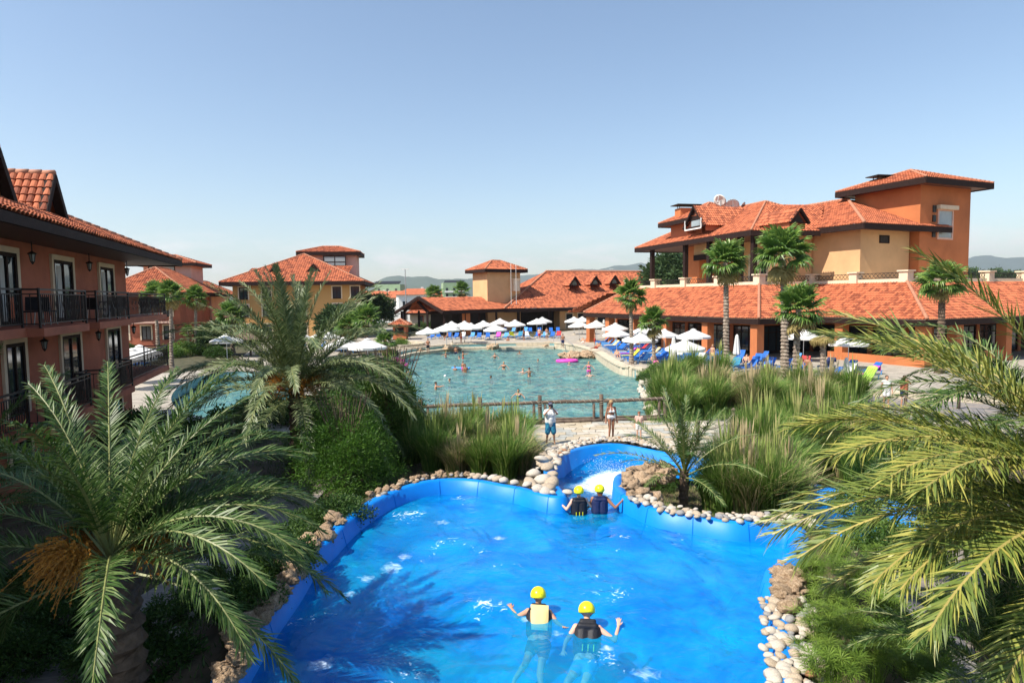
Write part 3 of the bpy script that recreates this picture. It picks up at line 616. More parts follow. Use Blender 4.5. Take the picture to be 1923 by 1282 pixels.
def put(me, name, parent, p, s, flat=1):
    o = link(name, me, parent); po = Vector(parent['_o']); o.location = Vector(p)-po
    o.rotation_euler = (random.uniform(-.3, .3), random.uniform(-.3, .3), random.uniform(0, 6.3)); o.scale = (s*random.uniform(.8, 1.3), s*random.uniform(.8, 1.2), s*random.uniform(.7, 1)*flat); return o
def border(label, pts_px, z, per_m, size, jit, name='stone_border', cat='stone edging', cap=300, meshes=None, wts=None, rows=1, out=None):
    """stones in a row along a surveyed line"""
    P = [G(x, y, z if not callable(z) else 0) for x, y in pts_px]; c = crom([(p.x, p.y, z) for p in P], 6, False)
    Ln = np.sum(np.linalg.norm(np.diff(c[:, :2], axis=0), axis=1)); n = min(cap, int(Ln*per_m*rows)); c = resample(c, max(n//rows, 2)); t = thing(name, label, cat, tuple(c[len(c)//2]))
    d = np.gradient(c[:, :2], axis=0); d /= np.linalg.norm(d, axis=1)[:, None]+1e-9
    for r in range(rows):
        for p, u in zip(c, d):
            s = random.uniform(*size); o = random.uniform(-jit, jit)+(r-(rows-1)/2)*size[1]*1.5; k = random.uniform(-.4, .4)*size[1]
            x, y = p[0]-u[1]*o+u[0]*k, p[1]+u[0]*o+u[1]*k
            put(random.choices(meshes or pebbles, wts or (pw if not meshes else None))[0], 'stone' if not meshes else 'rock', t, (x, y, p[2]+s*.15+random.uniform(0, size[0]*.5)), s)
    return t
border('rounded pale stones along the far lip of the raised pool, left of the gap', [(1062,925),(1040,927),(1010,918),(985,910),(950,905),(905,897)], 1.3, 4.2, (.09, .17), .07)
border('low dark rubble edging behind the far left curve of the raised pool', [(905,896),(860,893),(810,896),(760,908),(706,930)], 1.3, 7, (.05, .11), .12, meshes=corals+pebbles[2:4], rows=2)
border('pebble edging right of the water gap, below the tall grasses', [(1195,935),(1230,948),(1270,960),(1330,967),(1385,972),(1440,974),(1492,978),(1530,985)], 1.32, 7, (.05, .12), .13, rows=3)
border('cobble edging down the right side of the raised pool', [(1475,1128),(1484,1180),(1490,1230),(1500,1282),(1510,1400)], 1.3, 9, (.055, .105), .07, rows=5)
border('double row of cobbles between the plaza and the blue channel', [(1046,852),(1060,842),(1088,832),(1125,826),(1166,825),(1222,834),(1275,846),(1320,856)], .18, 9, (.06, .12), .10, rows=4)
border('grey cobbles climbing the left side of the channel', [(1024,880),(1030,866),(1044,850),(1058,842)], .7, 9, (.08, .14), .15, rows=3)
border('rough pitted rocks edging the shaded left side of the raised pool', [(640,975),(605,1005),(575,1040),(540,1090),(500,1140),(460,1195),(425,1260),(395,1330)], 1.32, 4.6, (.08, .22), .14, 'rock_border', 'rock edging', meshes=corals)
border('white boulders beside the shaded footpath', [(520,1000),(500,1030),(480,1060),(455,1085),(400,1130),(330,1190),(290,1240)], .2, 1.6, (.14, .22), .1, 'boulder_row', 'boulders', meshes=pebbles[:2])
def pile(label, cpts, meshes, name='rock_pile', cat='rocks'):
    P = [(G(x, y, z), s) for x, y, z, s in cpts]; t = thing(name, label, cat, tuple(P[0][0]))
    for p, s in P: put(random.choice(meshes), 'rock' if name != 'boulder_pile' else 'stone', t, p, s)
random.seed(3)
pile('pile of big smooth boulders at the left of the water gap', [(1020,900,1.3,.24),(1002,888,1.4,.20),(1028,876,1.35,.19),(1018,862,1.2,.20),(1036,906,1.3,.22),(1012,918,1.35,.22),(1038,890,1.25,.18),(996,905,1.3,.2),(1024,918,1.3,.24),(1030,860,1.0,.16)], pebbles[:3], 'boulder_pile', 'boulders')
cs = []
for x, y in [(1180,895),(1176,915),(1186,928),(1196,938),(1192,885),(1205,882),(1218,880),(1230,878),(1238,886),(1212,892),(1200,905),(1206,925),(1222,938),(1248,890),(1262,886),(1190,912),(1182,905),(1226,890),(1250,879),(1240,900),(1218,903),(1204,895),(1258,896)]:
    cs.append((x, y, random.uniform(1.05, 1.35), random.uniform(.16, .27)))
pile('big pile of pitted tan rocks on the island right of the water gap', cs, corals)
cs = [(x+random.uniform(-4, 4), y, random.uniform(1.2, 1.42), random.uniform(.12, .2)) for x, y in [(1470,1080),(1490,1075),(1478,1092),(1468,1108),(1492,1108),(1474,1128),(1488,1132),(1462,1075),(1475,1068),(1485,1085),(1465,1095),(1480,1105),(1470,1120),(1490,1120),(1460,1088),(1495,1098),(1478,1138)]]
pile('pitted tan rocks on the right edge of the raised pool', cs, corals)
cs = []
for i in range(85):
    t = random.random(); x = 1206+24*t+random.uniform(-3, 16); y = 708+94*t; cs.append((x, y, random.uniform(-.55, .05), random.uniform(.22, .42)))
pile('bank of jagged white rocks at the right edge of the lagoon', cs, whites)
for lab, x0_, x1_, y_, k in [('tan rocks on the far left ledge of the lagoon', 765, 792, 660, 9), ('tan rocks by the steps on the far ledge of the lagoon', 835, 860, 656, 8), ('small group of tan rocks on the middle of the far ledge of the lagoon', 915, 936, 652, 8), ('low tan rock on the far ledge near the handrail', 1024, 1036, 650, 4), ('tan rocks rising from the lagoon near its right wall', 1056, 1112, 668, 16)]:
    zz = -.45
    pile(lab, [(x0_+(x1_-x0_)*random.random(), y_+random.uniform(-2, 2), zz, random.uniform(.45, .75)) for _ in range(k)], corals)

# curved stone wall right of the lagoon (blocks as parts) and low back ledges
wall = thing('lagoon_wall', 'curved pale limestone wall with a broad coping along the right bank of the lagoon', 'wall', tuple(G(1138, 675, 0)))
wp = resample(crom([(*G(x, y, ZL)[:2], 0) for x, y in [(1203,714),(1190,708),(1164,703),(1138,688),(1117,673),(1085,662),(1060,657),(1040,654)]], 8, False), 75)
d = np.gradient(wp[:, :2], axis=0); d /= np.linalg.norm(d, axis=1)[:, None]
for i in range(74):
    a, b = wp[i], wp[i+1]; m = (a+b)/2; L2 = np.linalg.norm(b-a); ang = atan2(d[i][1], d[i][0]); nxn = (d[i][1], -d[i][0])
    bb = MB(); bb.box((m[0]+nxn[0]*.16, m[1]+nxn[1]*.16, -.40+random.uniform(-.01, .01)), (L2*.93, .36+random.uniform(-.04, .04), .84), ang); bb.build('block', 'limestone', wall)
    if i % 2 == 0:
        bb = MB(); bb.box((m[0]+nxn[0]*.35+d[i][0]*L2/2, m[1]+nxn[1]*.35+d[i][1]*L2/2, .08), (L2*1.97, .9, .14), ang); bb.build('coping', 'limestone', wall)
led = thing('back_ledge', 'long pale stone ledge and coping along the far bank of the lagoon', 'ledge', tuple(G(900, 645, 0)))
lp = resample(crom([(*G(x, y, ZL)[:2], 0) for x, y in [(1040,655),(950,656),(860,658),(800,664),(765,669),(742,678)]], 8, False), 41)
d = np.gradient(lp[:, :2], axis=0); d /= np.linalg.norm(d, axis=1)[:, None]
for i in range(40):
    a, b = lp[i], lp[i+1]; m = (a+b)/2; L2 = np.linalg.norm(b-a); ang = atan2(d[i][1], d[i][0]); nxn = (d[i][1], -d[i][0])
    if nxn[1] < 0: nxn = (-nxn[0], -nxn[1])
    bb = MB(); bb.box((m[0]+nxn[0]*.3, m[1]+nxn[1]*.3, -.60), (L2*.985, 1.4, .5+random.uniform(-.02, .02)), ang); bb.build('step', 'limestone', led)
    bb = MB(); bb.box((m[0]+nxn[0]*1.25, m[1]+nxn[1]*1.25, -.10), (L2*.985, .6, .44), ang); bb.build('coping', 'limestone', led)
# low kerb wall behind the tall grasses
kerb = thing('kerb_wall', 'low cream kerb wall in front of the sun terrace palms', 'wall', tuple(G(1350, 705, 0)))
kp = resample(crom([(*G(x, y, 0)[:2], 0) for x, y in [(1203,700),(1240,699),(1300,703),(1380,712),(1450,722),(1560,735),(1700,748),(1900,760)]], 6, False), 50)
for i in range(49):
    a, b = kp[i], kp[i+1]; m = (a+b)/2; v = b-a; bb = MB(); bb.box((m[0], m[1], .2), (np.linalg.norm(v)*.98, .4, .42), atan2(v[1], v[0])); bb.build('block', 'limestone', kerb)
# round planter wall at the far left bank
pt = thing('planter_wall', 'low round stone planter at the far left corner of the lagoon', 'planter', tuple(G(755, 648, 0)))
c = G(752, 650, 0)
for k in range(26):
    a = 2*pi*k/26; bb = MB(); bb.box((c.x+3.0*cos(a), c.y+3.6*sin(a), .2), (.78, .35, .5), atan2(3.6*cos(a), -3*sin(a))); bb.build('block', 'limestone', pt)
# ================================================================== BUILDINGS
def tile_face(e0, e1, t1, t0, name, parent, w=.30, row=.42, seg=4, amp=.085, m='tile', kind=None, rows=None, skip=0):
    """barrel-tiled roof slope: eave e0->e1, top t0->t1; every tile is modelled in the surface"""
    e0, e1, t0, t1 = [Vector(p) for p in (e0, e1, t0, t1)]
    U = (e1-e0); Lu = U.length; U.normalize(); Nn = U.cross((t0+t1)/2-(e0+e1)/2).normalized()
    if Nn.z < 0: Nn = -Nn
    V = Nn.cross(U); 
    if V.dot((t0+t1)/2-e0) < 0: V = -V
    Hh = max((t0-e0).dot(V), (t1-e0).dot(V)); a0, a1 = (t0-e0).dot(U), (t1-e0).dot(U)
    n = max(1, int(round(Hh/row))); rh = Hh/n
    vs = []; fs = []; ti = []
    U3, V3, N3, E3 = np.array(U), np.array(V), np.array(Nn), np.array(e0); base = 0
    for r in range(skip, n if rows is None else min(n, rows)):
        f0, f1 = r/n, (r+1)/n; fm = (f0+f1)/2
        ul, ur = a0*fm, Lu+(a1-Lu)*fm
        if ur-ul < w*.5: continue
        k0, k1 = math.floor(ul/w), math.ceil(ur/w)
        us = np.clip(np.arange(k0*seg, k1*seg+1)*(w/seg), ul, ur)
        ph = (np.arange(k0*seg, k1*seg+1) % seg)/seg; h = amp*np.abs(np.sin(pi*ph))*1.0
        lift = rng.uniform(-.006, .006, k1-k0+1).repeat(seg)[:len(us)]
        P = lambda v, hh: E3+us[:, None]*U3+v*V3+(hh+lift)[:, None]*N3
        A = P(f0*Hh-.02, h*.15); B = P(f0*Hh-.02, h*1.15+.035); C = P(f1*Hh+.01, h*.9)
        k = len(us); vs.append(A); vs.append(B); vs.append(C)
        i = np.arange(k-1)
        fs.append(np.stack([base+i, base+i+1, base+k+i+1, base+k+i], 1)); fs.append(np.stack([base+k+i, base+k+i+1, base+2*k+i+1, base+2*k+i], 1))
        tt = rng.random(k1-k0+1).repeat(seg)[:k-1]; ti.append(tt*.6); ti.append(tt); base += 3*k
    if not vs: return None
    if parent is not None: org = np.array(parent.get('_o', (0, 0, 0)))
    else: org = np.zeros(3)
    vs = np.vstack(vs)-org; fs = np.vstack(fs); me = bpy.data.meshes.new(name); me.from_pydata(vs.tolist(), [], fs.tolist()); me.materials.append(M[m])
    at = me.attributes.new('tint', 'FLOAT', 'FACE'); at.data.foreach_set('value', np.concatenate(ti))
    return link(name, me, parent, kind=kind)
def caps(mb, a, b, r=.13):
    a, b = Vector(a), Vector(b); n = max(1, int((b-a).length/.4)); d = (b-a)/n
    for i in range(n): mb.tube([a+d*i, a+d*(i+1.06)], [r*1.12, r*.9], 6)
def fascia(mb, pts, h=.38, t=.10, dz=0, closed=True):
    n = len(pts)
    for i in range(n if closed else n-1):
        a, b = Vector(pts[i]), Vector(pts[(i+1) % n]); mb.bar(a+Vector((0, 0, dz-h/2)), b+Vector((0, 0, dz-h/2)), t, h)
def hip_roof(c, z, rise, parent, w=.30, seg=4, fh=.4, soff='soffit', sides=(0, 1, 2, 3), thick=.12):
    """hipped roof over the rectangle of eave corners c (ccw, xy)"""
    c = [Vector((p[0], p[1], z)) for p in c]; L0 = (c[1]-c[0]).length; W0 = (c[2]-c[1]).length
    if L0 < W0: c = c[1:]+c[:1]; L0, W0 = W0, L0; sides = [(s-1) % 4 for s in sides]
    u = (c[1]-c[0]).normalized(); v = (c[3]-c[0]).normalized(); h = W0/2
    r0 = c[0]+u*h+v*h+Vector((0, 0, rise)); r1 = c[1]-u*h+v*h+Vector((0, 0, rise))
    F = [(c[0], c[1], r1, r0), (c[1], c[2], r1, r1), (c[2], c[3], r0, r1), (c[3], c[0], r0, r0)]
    for s in sides: tile_face(F[s][0], F[s][1], F[s][2], F[s][3], 'roof', parent, w, .42 if w < .35 else .6, seg)
    ctr = sum(c, Vector())/4
    cp = MB()
    for a, b in ((c[0], r0), (c[3], r0), (c[1], r1), (c[2], r1)): caps(cp, a+Vector((0, 0, .07)), b+Vector((0, 0, .07)))
    if (r1-r0).length > .3: caps(cp, r0+Vector((0, 0, .07)), r1+Vector((0, 0, .07)))
    cp.build('ridge_cap', 'tile_cap', parent, smooth=True)
    fb = MB(); fascia(fb, c, fh, .1, -.0); fb.build('fascia', 'wood_dark', parent)
    sf = MB(); sf.add([p-Vector((0, 0, fh*.8)) for p in c], [(0, 1, 2, 3)]); sf.add([p-Vector((0, 0, .03)) for p in c]+[r0-Vector((0, 0, .05)), r1-Vector((0, 0, .05))], [(0, 1, 5, 4), (1, 2, 5), (2, 3, 4, 5), (3, 0, 4)]); sf.build('soffit', soff, parent)
    return r0, r1
def rect(o, u, l, w):
    """rectangle from corner o, along unit u by l and to its left by w"""
    v = (-u[1], u[0]); o = (o[0], o[1]); return [o, (o[0]+u[0]*l, o[1]+u[1]*l), (o[0]+u[0]*l+v[0]*w, o[1]+u[1]*l+v[1]*w), (o[0]+v[0]*w, o[1]+v[1]*w)]
def inset(c, d):
    c = [Vector((p[0], p[1])) for p in c]; n = len(c); out = []
    for i in range(n):
        a = (c[i]-c[i-1]).normalized(); b = (c[(i+1) % n]-c[i]).normalized(); out.append(c[i]-a*d+b*d)
    return [tuple(p) for p in out]
def on_wall(p, u, zz, w, h, parent, kind='window', frame='wood_dark', glass='glass', ft=.09, mull=1, trans_=0, surround=None, outn=None):
    """a window or door on the wall through p along u; outn is the outward normal"""
    p = Vector((p[0], p[1], 0)); u = Vector((u[0], u[1], 0)).normalized(); nn = Vector((outn[0], outn[1], 0)).normalized(); ang = atan2(u.y, u.x)
    mb = MB(); d = .10
    if surround:
        s = MB()
        s.box(p+u*(-w/2-.09)+nn*.03+Vector((0, 0, zz+h/2)), (.18, .10, h), ang); s.box(p+u*(w/2+.09)+nn*.03+Vector((0, 0, zz+h/2)), (.18, .10, h), ang); s.box(p+nn*.032+Vector((0, 0, zz+h+.09)), (w+.36, .104, .18), ang)
        s.build('surround', surround, parent)
    for x in (-w/2+ft/2, w/2-ft/2): mb.box(p+u*x+nn*.02+Vector((0, 0, zz+h/2)), (ft, d, h), ang)
    for z in (zz+ft/2, zz+h-ft/2): mb.box(p+nn*.02+Vector((0, 0, z)), (w-2*ft, d*.96, ft), ang)
    for k in range(mull): mb.box(p+u*((k+1)*w/(mull+1)-w/2)+nn*.02+Vector((0, 0, zz+h/2)), (ft*.8, d*.9, h-2*ft), ang)
    if trans_: mb.box(p+nn*.021+Vector((0, 0, zz+h*trans_)), (w-2*ft, d*.86, ft*.8), ang)
    f = mb.build(kind, frame, parent)
    g = MB(); g.box(p+nn*.005+Vector((0, 0, zz+h/2)), (w-ft*1.5, .03, h-ft*1.5), ang); g.build('pane', glass, f, origin=parent.get('_o', (0, 0, 0)))
    return f
def V2(v): return Vector((v[0], v[1]))

# ---------------------------------------------------- left hotel wing
un = Vector((-.309, 1, 0)).normalized(); on = Vector((un.y, -un.x, 0))       # along the facade away from us, and outward
P0 = D(238, 560, 32.0); P0.z = 0
HB = thing('hotel_wing', 'terracotta red hotel wing at the left with iron balconies and dormered tile roof', 'building', (P0.x, P0.y, 0))
def fp(s, o, z): return Vector((P0.x, P0.y, 0)) - un*s + on*o + Vector((0, 0, z))   # s metres back towards us, o outwards
uang = atan2(un.y, un.x)
wl = MB(); wl.prism([tuple(fp(0, 0, 0)[:2]), tuple(fp(34, 0, 0)[:2]), tuple(fp(34, -11, 0)[:2]), tuple(fp(0, -11, 0)[:2])], -.1, 8.19); wl.build('wall', 'stucco_red', HB)
F2, F1, F0 = 5.5, 2.72, -.06
def facpos(px, Y=None):  # where the sight line through px meets the facade
    r = ray(px, 600); k = r.x/r.y; # X=kY ; X=P0.x-un.x*s, Y=P0.y-un.y*s
    return (k*P0.y-P0.x)/(k*un.y-un.x)
doorpx = [(2, 29), (99, 142), (187, 217)]; doorpx1 = [(-2, 42), (107, 148), (195, 223)]
doors = []
for i, (a, b) in enumerate(doorpx):
    s0, s1 = facpos(b), facpos(a); doors.append(((s0+s1)/2, abs(s1-s0)-.2))
doors.append((doors[0][0]+4.2, 1.6)); doors.append((doors[0][0]+8.4, 1.6)); 
for s, w in doors:
    w = max(1.35, min(w, 1.9)); p = fp(s, 0, 0)
    on_wall(p, un, F2, w, 2.25, HB, 'door', 'wood_dark', 'glass', .12, 1, 0, 'cream', on)
for a, b in doorpx1:
    s0, s1 = facpos(b), facpos(a); s = (s0+s1)/2
    on_wall(fp(s, 0, 0), un, F1, max(1.3, min(1.9, abs(s1-s0)-.25)), 2.25, HB, 'door', 'wood_dark', 'glass', .12, 1, 0, 'cream', on)
    on_wall(fp(s, 0, 0), un, F0+1.0, 1.4, 1.2, HB, 'window', 'wood_dark', 'glass', .10, 1, 0, 'cream', on)
# curtains behind one leaf of each door
for s, w in doors[:4]:
    c_ = MB(); c_.box(fp(s+.35, .022, F2+1.1), (.42, .012, 1.9), uang); c_.build('curtain', 'curtain', HB)
# balconies
def balcony(zf, s0, s1, depth=1.25, bays=((0, 1),)):
    sl = MB(); sl.box(fp((s0+s1)/2, depth/2-.01, zf-.12), (s1-s0, depth, .26), uang)
    for a, b in bays: sl.box(fp((a+b)/2, depth+.20, zf-.125), (b-a, .44, .24), uang)
    sl.build('balcony_slab', 'stucco_red', HB)
    # outline of the railing: steps out at each bay
    pts = [(s0, depth-.08)]
    for a, b in sorted(bays): pts += [(a, depth-.08), (a, depth+.34), (b, depth+.34), (b, depth-.08)]
    pts += [(s1, depth-.08)]
    pts = [(s0, .05)]+pts
    rl = MB()
    for (a, o), (b, p) in zip(pts[:-1], pts[1:]):
        A, B = fp(a, o, 0), fp(b, p, 0)
        if (B-A).length < .05: continue
        Z = lambda P, z: P+Vector((0, 0, zf+z))
        rl.bar(Z(A, 1.08), Z(B, 1.08), .07, .05); rl.bar(Z(A, .95), Z(B, .95), .03, .03); rl.bar(Z(A, .12), Z(B, .12), .03, .03)
        rl.bar(Z(A, 0), Z(A, 1.12), .05, .05)
        n = max(1, int((B-A).length/.14))
        for k in range(1, n):
            P = A+(B-A)*k/n
            rl.bar(Z(P, .12), Z(P, .95), .018, .018)
            if k % 4 == 2:   # scrollwork
                d_ = (B-A).normalized()
                for sg in (-1, 1):
                    q = [Z(P, .53+sg*.13)+d_*(.055*cos(t))*sg+Vector((0, 0, .10*sin(t))) for t in np.linspace(-pi/2, pi, 7)]
                    rl.tube(q, .011, 3, False)
    rl.build('railing', 'iron', HB)
b2 = [(doors[1][0]-2.2, doors[1][0]+1.9), (doors[0][0]-1.6, doors[0][0]+2.2)]
balcony(F2, -2.6, 26, 1.25, [(a, b) for a, b in b2])
balcony(F1, -2.6, 26, 1.25, [(a, b) for a, b in b2])
# side gallery at the gable end
sl = MB(); sl.box(fp(-1.3, -2.5, F2-.12), (2.6, 5, .25), uang); sl.box(fp(-1.3, -2.5, F1-.12), (2.6, 5, .25), uang); sl.build('balcony_slab', 'stucco_red', HB)
# lanterns on the facade
def lantern(parent, p, drop=.45):
    mb = MB(); mb.tube([p+Vector((0, 0, drop)), p], .018, 5); mb.lathe([(.03, .0), (.13, -.06), (.15, -.09), (.10, -.10)], p, 6); 
    for k in range(6): a = k*pi/3; mb.bar(p+Vector((.095*cos(a), .095*sin(a), -.09)), p+Vector((.06*cos(a), .06*sin(a), -.33)), .014)
    mb.lathe([(.07, -.33), (.04, -.38), (.01, -.42)], p, 6); o = mb.build('lantern', 'iron', parent)
    g = MB(); g.lathe([(.085, -.10), (.055, -.32)], p, 6); g.build('lamp_glass', 'glass_pale', o, origin=parent['_o'])
for px in (44, 155, 228): lantern(HB, fp(facpos(px), .35, F2+2.35), .55)
for px in (57, 165, 235): lantern(HB, fp(facpos(px), .35, F1+2.3), .5)
# main roof
EZ = 8.38
c0 = fp(-3.0, 2.0, 0); rc = [c0, fp(-3.0, -13, 0), fp(36, -13, 0), fp(36, 2.0, 0)]
rc = [(p.x, p.y) for p in rc]; 
rise = 3.3
h = 7.5; cE = [Vector((p[0], p[1], EZ)) for p in rc]
r0 = fp(-3.0+h, 2-h, EZ+rise); r1 = fp(36-h, 2-h, EZ+rise)
tile_face(cE[3], cE[0], r0, r1, 'roof_tiles', HB, .25, .40, 6, .06, kind='stuff', skip=2)
tile_face(cE[0], cE[1], r0, r0, 'roof_tiles', HB, .25, .40, 5, .06, kind='stuff')
tile_face(cE[2], cE[3], r1, r1, 'roof_tiles', HB, .3, .40, 4, .06, kind='stuff')
cp = MB(); caps(cp, cE[0]+Vector((0, 0, .08)), r0+Vector((0, 0, .08))); caps(cp, r0+Vector((0, 0, .08)), r1+Vector((0, 0, .08))); cp.build('ridge_cap', 'tile_cap', HB, smooth=True)
fb = MB(); fascia(fb, cE, .27, .12); fb.build('fascia', 'wood_dark', HB)
sf = MB(); zin = EZ-.36; sf.add([p-Vector((0, 0, .22)) for p in cE], [(0, 1, 2, 3)])
sf.add([p-Vector((0, 0, .02)) for p in cE]+[r0-Vector((0, 0, .04)), r1-Vector((0, 0, .04))], [(3, 0, 4, 5), (0, 1, 4), (2, 3, 5), (1, 2, 5, 4)]); sf.build('soffit', 'soffit', HB)
# first two courses of the eave, tile by tile
def barrel(wd=.25, ln=.43, amp=.07):
    mb = MB(); K = 5
    for e, (y, s) in enumerate(((0, 1.06), (ln, .92))):
        pass
    vs = []
    for y, s in ((0, 1.06), (ln, .9)):
        for r_ in (1, .78):
            for k in range(K+1): a = pi*k/K; vs.append((-cos(a)*wd*.52*s*r_, y, sin(a)*amp*s*r_*1.3+(.035 if y == 0 else 0)))
    n = K+1; fs = []
    for k in range(K): fs += [(k, k+1, 2*n+k+1, 2*n+k), (n+k+1, n+k, 3*n+k, 3*n+k+1), (k+1, k, n+k, n+k+1)]
    mb.add(vs, fs); me_o = mb.build('tile', 'tile'); me = me_o.data; bpy.data.objects.remove(me_o)
    me2s = []
    for t in (.1, .35, .6, .85):
        m2 = me.copy(); m2.attributes['tint'].data.foreach_set('value', [t]*len(m2.polygons)); me2s.append(m2)
    return me2s
TILES = barrel()
def lay_tiles(parent, e0, e1, t0, t1, rows, w=.25, row=.40, limit=300, start=0, name='tile'):
    e0, e1, t0, t1 = map(Vector, (e0, e1, t0, t1)); U = (e1-e0); Lu = U.length; U.normalize(); Nn = U.cross((t0+t1)/2-(e0+e1)/2).normalized()
    if Nn.z < 0: Nn = -Nn
    V = Nn.cross(U)
    if V.dot((t0+t1)/2-e0) < 0: V = -V
    Hh = (t0-e0).dot(V); a0, a1 = (t0-e0).dot(U), (t1-e0).dot(U); n = int(round(Hh/row)); rh = Hh/n; cnt = 0
    Uq = V.cross(Nn)
    Rm = Matrix((Uq, V, Nn)).transposed().to_4x4()
    for r in range(min(rows, n)):
        ul, ur = a0*(r+.5)/n, Lu+(a1-Lu)*(r+.5)/n; k = 0
        for k in range(int((ur-ul)/w)+1):
            u_ = ul+start+k*w
            if cnt >= limit or u_ > ur: break
            o = link(name, random.choice(TILES), parent); p = e0+U*u_+V*(r*rh)+Nn*(.01+random.uniform(0, .008)); o.matrix_local = Matrix.Translation(p-Vector(parent.get('_o', (0, 0, 0)))) @ Rm @ Matrix.Rotation(random.uniform(-.03, .03), 4, 'Z'); cnt += 1
    return cnt
lay_tiles(HB, cE[0], cE[0]+(cE[3]-cE[0])*.72, r0, r0+(cE[3]-cE[0])*.5, 2, limit=230)
# dormers: the near one is a part with single tiles
def dormer(sc_, depth, wid, hgt, single=True, front=-1.0, zb=None):
    dz = zb if zb is not None else EZ+.55
    slp = rise/h
    A = lambda s, o, z: fp(s, o, z)
    f = front; hw = wid/2; ap = dz+hgt
    wls = MB(); wls.prism([tuple(A(sc_-hw+.35, f-.35, 0)[:2]), tuple(A(sc_+hw-.35, f-.35, 0)[:2]), tuple(A(sc_+hw-.35, f-depth, 0)[:2]), tuple(A(sc_-hw+.35, f-depth, 0)[:2])], dz-.4, dz+.25)
    dm = wls.build('dormer', 'stucco_deep', HB)
    ori = HB['_o']; dm['_o'] = ori
    tri = MB(); tri.add([A(sc_-hw+.3, f-.35, dz+.1), A(sc_+hw-.3, f-.35, dz+.1), A(sc_, f-.35, ap-.25)]+[A(sc_-hw+.3, f-.5, dz+.1), A(sc_+hw-.3, f-.5, dz+.1), A(sc_, f-.5, ap-.25)], [(0, 1, 2), (3, 5, 4), (0, 3, 4, 1), (1, 4, 5, 2), (2, 5, 3, 0)]); tri.build('gable_panel', 'stucco_pink', dm, origin=ori)
    ww = MB(); ww.box(A(sc_, f-.33, dz+.55), (1.0, .05, .75), uang); ww.build('gable_window', 'glass', dm, origin=ori)
    fr = MB()
    for sg in (-1, 1): fr.bar(A(sc_+sg*hw, f, dz-.1), A(sc_, f, ap+.05), .34, .24)
    fr.bar(A(sc_-hw, f-.15, dz-.02), A(sc_+hw, f-.15, dz-.02), .3, .12)
    fr.build('barge_board', 'wood_dark', dm, origin=ori)
    for sg in (-1, 1):
        e0 = A(sc_+sg*hw, f+.15, dz-.05); e1 = A(sc_+sg*hw, f-depth, dz-.05); t0 = A(sc_, f+.15, ap+.1); t1 = A(sc_, f-depth, ap+.1)
        base = MB(); base.add([e0, e1, t1, t0], [(0, 1, 2, 3)]); base.build('roof_board', 'tile', dm, origin=ori)
        if single and sg == 1: lay_tiles(dm, e0, e1, t0, t1, 9, .25, .38, 80, .12)
        else: tile_face(e0, e1, t1, t0, 'roof_slope', dm, .25, .38, 5)
    cpp = MB(); caps(cpp, A(sc_, f+.15, ap+.14), A(sc_, f-depth, ap+.14)); cpp.build('ridge_cap', 'tile_cap', dm, smooth=True, origin=ori)
dormer(6.2, 3.4, 2.5, 1.75, front=-.9, zb=EZ+1.05)
dormer(11.0, 3.4, 2.5, 1.75, single=True, front=-.9, zb=EZ+1.05)
# balcony chairs and tables
def chair_parts(root, m='metal', sm='black', org=(0, 0, 0)):
    o = Vector(org); s = MB(); s.box(o+Vector((0, 0, .44)), (.46, .44, .05)); s.build('seat', sm, root)
    s = MB(); s.box(o+Vector((0, .24, .68)), (.46, .05, .42), 0, -.15); s.build('backrest', sm, root)
    for x in (-.2, .2):
        for y in (-.19, .2): s = MB(); s.tube([o+Vector((x, y, .44)), o+Vector((x*1.15, y*1.2, 0))], .017, 6); s.build('leg', m, root)
chp = thing('balcony_chair', 'dark chair with metal legs', 'chair', (0, 0, 0), 'chairs on the upper balcony', False); chair_parts(chp)
tbp = thing('balcony_table', 'small round table', 'table', (0, 0, 0), 'tables on the upper balcony', False)
s = MB(); s.lathe([(.36, 0), (.38, .02), (.36, .04)], (0, 0, .70), 16); s.build('tabletop', 'black', tbp)
for k in range(4): a = k*pi/2+.5; s = MB(); s.tube([(.1*cos(a), .1*sin(a), .7), (.3*cos(a), .3*sin(a), 0)], .017, 6); s.build('leg', 'metal', tbp)
bpos = [(facpos(150), .6, uang+1.2), (facpos(165)-.3, 1.0, uang-1.8), (facpos(34), .75, uang+1.5), (facpos(10), .7, uang-1.5), (-.8, .7, uang+1.2), (-1.9, .8, uang-1.4)]
KC = kids_of(chp); KT = kids_of(tbp)
labs = ['dark balcony chair beside the middle upper balcony door, left one', 'dark balcony chair beside the middle upper balcony door, right one', 'dark balcony chair right of the nearest upper balcony door', 'dark balcony chair in front of the nearest upper balcony door', 'dark chair on the far end of the upper balcony, nearer one', 'dark chair on the far end of the upper balcony, farther one']
for i, ((s_, o_, a_), lb) in enumerate(zip(bpos, labs)):
    if i == 0: r_ = chp; r_.location = fp(s_, o_, F2); r_.rotation_euler = (0, 0, a_); r_['label'] = lb
    else: cp_tree(chp, KC, fp(s_, o_, F2), a_, 1, lb)
for i, (s_, lb) in enumerate([(facpos(158)-.1, 'small round table between the chairs by the middle upper balcony door'), (-1.35, 'small round table on the far end of the upper balcony')]):
    if i == 0: tbp.location = fp(s_, .9, F2); tbp['label'] = lb
    else: cp_tree(tbp, KT, fp(s_, .75, F2), 0, 1, lb)

